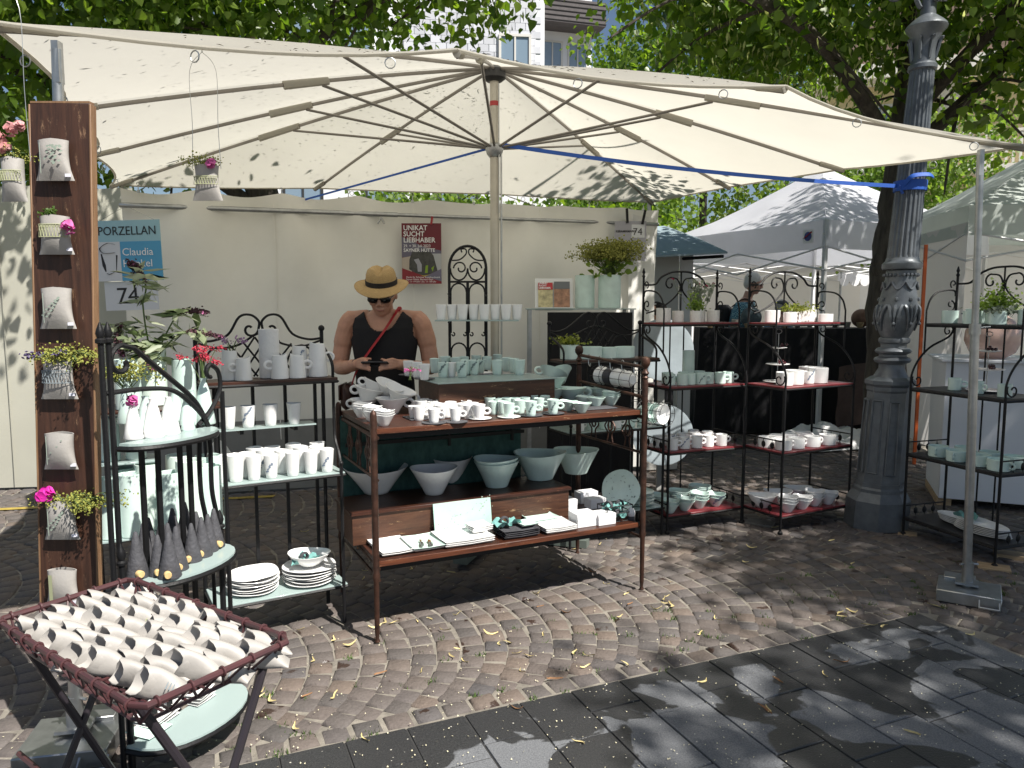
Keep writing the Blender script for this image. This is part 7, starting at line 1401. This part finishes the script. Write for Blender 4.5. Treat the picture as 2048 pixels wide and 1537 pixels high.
# white plinth with pink vase
pp = P(1975, 1010); pn_ = thing('white_plinth', 'white cubic plinth on pale wooden feet behind the black-shelved rack', 'plinth', (4.05, 6.05, 0), radians(-22)); PZ = PY(1950, 722, 6.0).z
q = MB(); q.box((0, 0, (PZ+.06)/2), (1.05, .75, PZ-.06), bev=.004); q.build('body', M('white_board', (.72, .73, .76), .6, var=.03, vs=3), pn_); q = MB(); q.box((0, 0, PZ+.01), (1.12, .82, .02), bev=.003); q.build('top', M('white_board', (.72, .73, .76)), pn_)
for x in (-.48, .48): q = MB(); q.box((x, 0, .03), (.10, .72, .058)); q.build('foot', PALEW, pn_)
pv = PY(1985, 690, 6.0); q = MB(); q.lathe([(1e-7, 0), (.09, 0), (.10, .01), (.16, .05), (.20, .14), (.195, .22), (.15, .30), (.08, .345), (.055, .36), (.06, .375), (.05, .375), (.04, .355), (1e-7, .3)], 36); o = q.build('round_vase', M('blush_glaze', (.62, .42, .35), .2, var=.08, vs=4)); o.location = (pv.x, 6.0, PZ+.02); tag(o, 'round blush pink glazed vase on the white plinth', 'vase')
q = MB(); p = PY(1846, 600, 7.5); q.box((p.x, 7.5, 1.10), (.03, .02, 2.2)); tag(q.build('orange_strap', M('orange_strap', (.65, .12, .02), .6)), 'bright orange upright strap at the edge of the pale tent', 'strap')
# wooden chocks under rack feet
for k, (px, py, w_, d_, h_, lab) in enumerate(((1988, 1136, .17, .12, .02, 'square plywood chock under the rack foot by the steel base'), (2040, 1115, .28, .12, .03, 'long pale board under the outer rack foot'), (1815, 1068, .12, .09, .016, 'small brown board under the rack foot by the lamp plinth'), (1520, 1046, .20, .13, .016, 'thin grey board between the two red-shelved racks'))):
    q = MB(); q.box((0, 0, h_/2-.022), (w_, d_, h_), bev=.002); o = q.build('wooden_chock', PALEW if k < 3 else M('grey_board', (.16, .15, .13), .8, var=.2, vs=10)); o.location = P(px, py)+Vector((0, 0, .012)); o.rotation_euler = (0, 0, -.5); tag(o, lab, 'board')
# ================================================================ people
SKIN = M('skin', (.46, .24, .16), .5, var=.10, vs=22, bump=.08, bs=120); SKIN2 = M('pale_skin', (.58, .34, .26), .5, var=.08, vs=22); SHIRTK = M('black_jersey', (.006, .006, .008), .9, bump=.3, bs=30)
def head_parts(q, c, pitch=0., yaw=0., sc=1.):
    T = Matrix.Translation(c) @ Matrix.Rotation(yaw, 4, 'Z') @ Matrix.Rotation(pitch, 4, 'X') @ Matrix.Scale(sc, 4)
    q.ball((0, .012, .02), .1, 20, (.77, .98, 1.08), T); q.ball((0, -.02, -.045), .075, 16, (.82, .95, 1.0), T); q.ball((0, -.058, -.088), .032, 12, (1.15, .8, .75), T)      # skull, jaw, chin
    q.tube([T @ Vector((0, -.088, .018)), T @ Vector((0, -.106, -.018)), T @ Vector((0, -.098, -.03))], [.010, .015, .011], 8)
    for s in (-1, 1):
        q.ball((s*.078, .015, -.01), .022, 10, (.4, .7, 1.3), T); q.ball((s*.014, -.098, -.026), .0095, 8, (1, 1, 1), T); q.ball((s*.03, -.078, .028), .022, 10, (1.2, .6, .5), T); q.ball((s*.036, -.066, -.02), .028, 10, (1, .7, 1), T)
    q.ball((0, -.088, -.055), .016, 10, (1.5, .6, .38), T); q.ball((0, -.085, -.066), .014, 10, (1.3, .6, .4), T)
    return T
def hand(q, wrist, knuck, side, curl, thumb_to, spread, down):
    w, k = Vector(wrist), Vector(knuck); d = (k-w).normalized(); sp = Vector(spread).normalized(); dn = Vector(down).normalized()
    for i in range(4):
        o = sp*(.021*(i-1.5)); q.tube([w+o*.45, k+o], [.017, .0125], 8)
        ln = (.040, .045, .043, .034)[i]; a = k+o; b = a+(d*.75+dn*.5).normalized()*ln; c = b+(d*(.1)+dn*(1.0-.25*curl)).normalized()*ln*.62; e = c+(-d*(.9*curl)+dn*.35).normalized()*ln*.5
        q.tube([a, b, c, e], [.0115, .0100, .0092, .0072], 8)
    t0 = w.lerp(k, .35)-sp*side*.024; tt = Vector(thumb_to); m = t0.lerp(tt, .5)-dn*.016; q.tube([t0, m, tt], [.0155, .0125, .0085], 8)
man = thing('person', 'person in straw hat, sunglasses and black tank top holding a phone', 'person', (-.85, 5.02, 0))
q = MB()
q.loft([(0, .01, .90, .165, .125), (0, 0, 1.0, .172, .13), (0, -.01, 1.10, .168, .135), (0, -.005, 1.22, .175, .13), (0, 0, 1.34, .195, .128), (0, .0, 1.44, .205, .118), (0, .0, 1.50, .185, .095), (0, -.005, 1.54, .12, .075), (0, -.012, 1.57, .07, .06)], 28)
q.tube([(0, -.0, 1.50), (0, -.03, 1.58), (0, -.055, 1.64)], [.066, .060, .058], 14)
for s in (-1, 1):
    q.tube(crv([(s*.10, .0, 1.52), (s*.20, .0, 1.505), (s*.245, .005, 1.43), (s*.272, .01, 1.32), (s*.287, .0, 1.22), (s*.286, -.012, 1.185)], 4), [.05]*4+[.066]*4+[.062]*4+[.056]*4+[.050]*4+[.046], 14); q.ball((s*.287, -.01, 1.18), .047, 12)
    q.tube(crv([(s*.287, -.012, 1.182), (s*.235, -.13, 1.19), (s*.155, -.235, 1.215), (s*.118, -.272, 1.225)], 4), [.047]*3+[.046]*3+[.040]*3+[.034]*3+[.029], 14)
    hand(q, (s*.125, -.268, 1.225), (s*.085, -.325, 1.232), s, 1, (s*.028, -.325, 1.262), (s*.25, .45, .75), (-s*.85, -.35, -.35))
for s in (-1, 1): q.tube(crv([(s*.085, .02, .95), (s*.095, .01, .75), (s*.10, 0, .5), (s*.10, .02, .28), (s*.10, .03, .08)], 4), [.085]*4+[.078]*4+[.060]*4+[.052]*4+[.042], 14); q.tube([(s*.10, .05, .04), (s*.105, -.05, .035), (s*.11, -.13, .03)], [.036, .04, .03], 10)
TH = head_parts(q, (0, -.085, 1.665), radians(24), sc=1.1)
ob('body', melt(q, SKIN, .0048, 5), man)
def shirt(parent, rings, n, keep, mat, name, off=.012, zs=3):
    q = MB(); R_ = []
    for i in range(len(rings)-1):
        for k in range(zs):
            t = k/zs; R_.append(tuple(a+(b-a)*t for a, b in zip(rings[i], rings[i+1])))
    R_.append(rings[-1]); vs = []; fs = []
    for x, y, z, rx, ry in R_:
        for j in range(n): a = 2*pi*j/n; w_ = 1+.012*noise.noise((cos(a)*2, z*7, sin(a)*2)); vs.append((x+(rx+off)*cos(a)*w_, y+(ry+off)*sin(a)*w_, z+off*.6))
    for i in range(len(R_)-1):
        for j in range(n):
            f = (i*n+j, i*n+(j+1) % n, (i+1)*n+(j+1) % n, (i+1)*n+j); c = sum((Vector(vs[k]) for k in f), Vector())/4
            if keep(c): fs.append(f)
    q.add(vs, fs); me = q.mesh(name, mat); o = ob(name, me, parent); m = o.modifiers.new('t', 'SOLIDIFY'); m.thickness = .004; me2 = evalmesh(o); o.modifiers.clear(); o.data = me2; return o
TOR = [(0, .01, .84, .18, .14), (0, 0, 1.0, .176, .134), (0, -.01, 1.10, .172, .138), (0, -.005, 1.22, .178, .134), (0, 0, 1.34, .197, .131), (0, .0, 1.44, .206, .121), (0, .0, 1.505, .188, .098), (0, -.003, 1.545, .125, .078), (0, -.005, 1.555, .10, .07)]
def tank(c):
    if c.y < 0 and c.z > 1.43+max(0, (abs(c.x)-.02)/.10)**2*.12: return False
    if abs(c.x) > .178 and c.z > 1.37-.0: return abs(c.x) < .19+max(0, (1.40-c.z))*.6
    return abs(c.x) < .215
shirt(man, TOR, 180, tank, SHIRTK, 'tank_top', .013, 16)
TR = M('dark_trousers', (.012, .012, .015), .9)
q = MB(); q.loft([(0, .01, .86, .178, .142), (0, .01, .98, .180, .140)], 24)
for s in (-1, 1): q.tube(crv([(s*.085, .02, .93), (s*.095, .01, .75), (s*.10, 0, .5), (s*.10, .02, .28), (s*.10, .03, .07)], 4), [.10]*4+[.092]*4+[.075]*4+[.066]*4+[.06], 14)
ob('trousers', melt(q, TR, .012, 3), man)
HATM = M('straw_weave', (.42, .27, .11), .75, col2=(.58, .40, .18), vs=90, bump=.9, bs=160, stretch=(1, 1, 3))
hat = ob('straw_hat', None, man); TH2 = Matrix.Translation((0, -.085, 1.672)) @ Matrix.Rotation(radians(19), 4, 'X') @ Matrix.Translation((0, .015, .060)) @ Matrix.Scale(1.02, 4)
q = MB(); n = 40; prof = [(.094, 0), (.093, .033), (.089, .066), (.080, .092), (.062, .107), (.03, .104), (1e-7, .096)]; q.lathe(prof, n, None, TH2)
for v in q.v:
    l = TH2.inverted() @ v
    if l.z > .07: dpt = .035*max(0, 1-abs(l.x)/.03)*(l.z-.07)/.05*(1 if l.y < .03 else .6); l.z -= dpt; l.x *= 1-.22*max(0, -l.y/.09)*(l.z-.05)/.07; 
    l.y *= 1.12; v[:] = TH2 @ l
q.build('crown', HATM, hat)
q = MB(); vs = []; fs = []
for j in range(7):
    for k in range(n):
        a = 2*pi*k/n; r_ = .092+(.160-.092)*j/6; u = j/6; vs.append(TH2 @ Vector((r_*cos(a), r_*1.10*sin(a), .004+u*u*(.012*cos(2*a)-.014+(-.012 if sin(a) < 0 else .0)*abs(sin(a))))))
for j in range(6):
    for k in range(n): fs.append((j*n+k, (j+1)*n+k, (j+1)*n+(k+1) % n, j*n+(k+1) % n))
q.add(vs, fs); q.tube([vs[6*n+k] for k in range(n)], .004, 5, True); br = q.build('brim', HATM, hat)
q = MB(); q.lathe([(.0965, .003), (.0965, .034), (.094, .035)], n, None, TH2 @ Matrix.Diagonal((1, 1.12, 1, 1))); q.build('hat_band', M('black_ribbon', (.012, .01, .01), .8), hat)
q = MB(); T = TH
for s in (-1, 1): q.ball((s*.034, -.096, .008), .029, 14, (1.1, .25, .75), T); q.tube([T @ Vector((s*.062, -.09, .014)), T @ Vector((s*.082, .0, .012))], .0035, 6)
q.tube([T @ Vector((-.01, -.102, .014)), T @ Vector((.01, -.102, .014))], .003, 6); q.build('sunglasses', M('dark_lens', (.006, .006, .007), .12), man)
q = MB(); q.ball((0, -.005, .0), .099, 20, (.79, 1.0, 1.0), TH @ Matrix.Translation((0, .035, .005))); hr_ = q.build('hair', M('short_dark_hair', (.06, .05, .045), .8, var=.4, vs=80), man)
q = MB(); q.ball((0, -.092, -.060), .02, 10, (1.15, .35, .17), TH); q.build('lips', M('lips', (.32, .13, .10), .5), man)
q = MB(); sp = [(.085, -.105, 1.545), (.02, -.150, 1.43), (-.07, -.165, 1.30), (-.15, -.15, 1.18), (-.20, -.10, 1.06)]; bk_ = [(-.2, .08, 1.08), (-.05, .15, 1.3), (.09, .08, 1.54), (.092, -.03, 1.572)]
for pts in (crv(sp, 6), crv(bk_, 6)+[Vector((.085, -.105, 1.545))]): q.tube(pts, .019, 6, flat=(.9, .16))
stp = q.build('red_strap', M('red_webbing', (.36, .008, .015), .6), man)
bg_ = thing('shoulder_bag', 'dark brown shoulder bag on a red strap at the seller hip', 'bag', (-.85-.235, 4.95, 1.0)); q = MB(); q.box((0, 0, 0), (.07, .24, .17), bev=.03); q.build('bag_body', M('brown_leather', (.045, .018, .012), .5), bg_); q = MB(); q.box((-.037, 0, .03), (.012, .23, .10), bev=.004); q.build('flap', M('brown_leather', (.04, .02, .01)), bg_)
q = MB(); q.lathe([(.033, -.009), (.036, -.005), (.036, .005), (.033, .009)], 16, None, Matrix.Translation((-.128, -.258, 1.224)) @ Matrix.Rotation(radians(70), 4, 'X') @ Matrix.Rotation(.6, 4, 'Y')); q.build('wristband', IRON, man)
man.scale = (1.05, 1.05, 1.0)
ph = thing('phone', 'dark smartphone held level in both hands', 'phone', (-.85, 5.02-.362, 1.236)); q = MB(); q.box((0, 0, 0), (.168, .080, .011), bev=.004, T=Matrix.Rotation(radians(-14), 4, 'X')); q.build('case', M('phone_case', (.01, .01, .012), .4), ph); q = MB(); q.box((0, .0, .0062), (.155, .070, .002), T=Matrix.Rotation(radians(-14), 4, 'X')); q.build('screen', M('phone_screen', (.05, .055, .06), .08), ph)
# ---- shoppers
def shopper(label, loc, rz, H_, shirtm, hairm, hairf, bend=0., arms=None, skin=SKIN2, extra=None):
    t = thing('person', label, 'person', loc, rz); k = H_/1.78; Sc = Matrix.Scale(k, 4); q = MB(); B = lambda z: -bend*max(0, z-.95)
    rg = [(0, B(.9), .90, .15, .11), (0, B(1.05), 1.05, .145, .11), (0, B(1.2), 1.20, .165, .12), (0, B(1.36), 1.36, .185, .12), (0, B(1.46), 1.46, .16, .09), (0, B(1.51), 1.51, .07, .06)]
    q.loft(rg, 24, Sc); q.tube([(0, B(1.45), 1.45), (0, B(1.58)-.02, 1.58)], .055, 12, T=Sc)
    for s in (-1, 1):
        e = (arms or {}).get(s, [(s*.235, .02, 1.18), (s*.20, -.12, 1.02)]); sh = (s*.185, B(1.42), 1.42); q.tube([sh, (e[0][0], e[0][1]+B(1.18), e[0][2]), (e[1][0], e[1][1]+B(1.0), e[1][2])], [.058, .044, .030], 12, T=Sc)
        w = Vector((e[1][0], e[1][1]+B(1.0), e[1][2])); q.tube([w, w+Vector((0, -.06, -.05))], [.028, .034], 10, T=Sc)
        for f in range(4): q.tube([w+Vector(((f-1.5)*.016, -.055, -.05)), w+Vector(((f-1.5)*.018, -.085, -.085)), w+Vector(((f-1.5)*.018, -.085, -.115))], [.009, .008, .006], 6, T=Sc)
        q.tube([w+Vector((-s*.02, -.03, -.02)), w+Vector((-s*.045, -.06, -.055))], [.012, .008], 6, T=Sc)
        q.tube(crv([(s*.08, 0, .93), (s*.09, 0, .5), (s*.09, .02, .08)], 4), [.09]*4+[.06]*4+[.045], 12, T=Sc); q.tube([(s*.09, .04, .04), (s*.095, -.13, .03)], [.04, .03], 10, T=Sc)
    hd = MB(); Th = head_parts(hd, (0, B(1.68)-.04, 1.675), radians(14)); 
    for v in hd.v: v[:] = Sc @ v
    q.v_off = len(q.v); q.f += [tuple(i+len(q.v) for i in f) for f in hd.f]; q.m += [0]*len(hd.f); q.v += hd.v
    ob('body', melt(q, skin, .008, 4), t)
    s_ = MB(); s_.loft([(x, y, z, rx+.018, ry+.018) for x, y, z, rx, ry in [(0, B(.86), .86, .155, .12)]+rg[1:5]], 26, Sc)
    for s in (-1, 1):
        e = (arms or {}).get(s, [(s*.235, .02, 1.18), (s*.2, -.12, 1.02)]); sh = Vector((s*.17, B(1.43), 1.43)); el = Vector((e[0][0], e[0][1]+B(1.18), e[0][2])); s_.tube([sh, sh.lerp(el, .75)], [.075, .068], 14, T=Sc)
    ob('shirt', melt(s_, shirtm, .010, 3), t)
    l_ = MB(); l_.loft([(0, 0, .84, .17, .13), (0, 0, .96, .165, .125)], 20, Sc)
    for s in (-1, 1): l_.tube(crv([(s*.08, 0, .93), (s*.09, 0, .5), (s*.09, .02, .08)], 4), [.10]*4+[.075]*4+[.06], 12, T=Sc)
    ob('trousers', melt(l_, TR, .014, 2), t)
    hh = MB(); hairf(hh, Sc @ Th); ob('hair', melt(hh, hairm, .008, 2), t) if hh.v else None
    if extra: extra(t, Sc, Th, B)
    return t
CHK = bpy.data.materials.new('blue_check_shirt'); CHK.use_nodes = True; N = CHK.node_tree.nodes; L = CHK.node_tree.links; b = N['Principled BSDF']; tc = N.new('ShaderNodeTexCoord'); ck = N.new('ShaderNodeTexChecker'); ck.inputs['Scale'].default_value = 55; ck.inputs[1].default_value = (.02, .13, .24, 1); ck.inputs[2].default_value = (.30, .52, .60, 1); L.new(tc.outputs['Object'], ck.inputs[0]); L.new(ck.outputs[0], b.inputs['Base Color']); b.inputs['Roughness'].default_value = .8
def pack(t, Sc, Th, B):
    q = MB(); q.box((0, .20+B(1.2), 1.20), (.30, .17, .46), bev=.05, T=Sc); q.box((0, .29+B(1.1), 1.12), (.24, .07, .28), bev=.03, T=Sc); o = q.build('backpack', M('black_nylon', (.012, .012, .014), .7), t)
    for s in (-1, 1): q = MB(); q.tube(crv([Sc @ Vector(p) for p in ((s*.10, .13+B(1.4), 1.40), (s*.11, B(1.5), 1.50), (s*.12, -.13+B(1.4), 1.40), (s*.15, -.10+B(1.1), 1.10), (s*.16, .1+B(1.05), 1.05))], 4), .022, 6, flat=(1, .3)); q.build('pack_strap', MATS['black_nylon'], o)
    q = MB(); Tm = Sc @ Th
    for s in (-1, 1): q.tube([Tm @ Vector((s*.034+.026*cos(a), -.098, .012+.019*sin(a))) for a in [2*pi*k/12 for k in range(12)]], .0028, 5, True); q.tube([Tm @ Vector((s*.06, -.095, .015)), Tm @ Vector((s*.08, 0, .012))], .0025, 5)
    q.build('glasses', IRON, t)
def short_hair(m, T): m.ball((0, .022, .045), .1, 18, (.84, 1.02, 1.0), T); m.ball((0, .06, -.0), .085, 14, (.95, .7, .9), T)
def curly(m, T):
    rr = random.Random(2)
    for k in range(60): a, b_ = rr.uniform(0, 6.28), rr.uniform(-.9, 1.2); p = Vector((cos(a)*cos(b_)*.10, .03+sin(a)*cos(b_)*.11, .01+sin(b_)*.12)); 
    for k in range(90):
        a, b_ = rr.uniform(0, 6.28), rr.uniform(-1.2, 1.4); p = Vector((cos(a)*cos(b_)*.11, .04+sin(a)*cos(b_)*.11, -.02+sin(b_)*.14))
        if p.y > -.055 or p.z > .07: m.ball(p, rr.uniform(.022, .034), 8, (1, 1, 1), T)
    m.ball((0, .04, .02), .105, 14, (1, 1, 1.1), T)
loc = PY(1472, 600, 10.35); shopper('person with white hair and glasses in blue checked shirt with backpack', (loc.x, 10.35, 0), radians(62), 2.02, CHK, M('white_hair', (.72, .72, .70), .8, bump=.6, bs=90), short_hair, .22, extra=pack)
loc = PY(1322, 640, 7.6); shopper('person with dark curly hair and purple top behind the celadon rack', (loc.x, 7.6, 0), radians(-60), 1.60, M('purple_top', (.09, .012, .12), .8), M('dark_curly_hair', (.02, .013, .010), .8, bump=.8, bs=70), curly, .05, skin=SKIN)
def cap(t, Sc, Th, B):
    q = MB(); Tm = Sc @ Th; q.ball((0, .015, .055), .104, 18, (.86, 1.04, .82), Tm); q.build('cap', M('dark_cap', (.03, .04, .05), .8), t)
loc = PY(1552, 640, 10.5); shopper('person in a dark cap and bright blue shirt browsing behind the white mug rack', (loc.x, 10.5, 0), radians(120), 1.66, M('bright_blue_shirt', (.05, .25, .45), .8), M('grey_hair', (.3, .3, .3), .8), short_hair, .12, extra=cap)
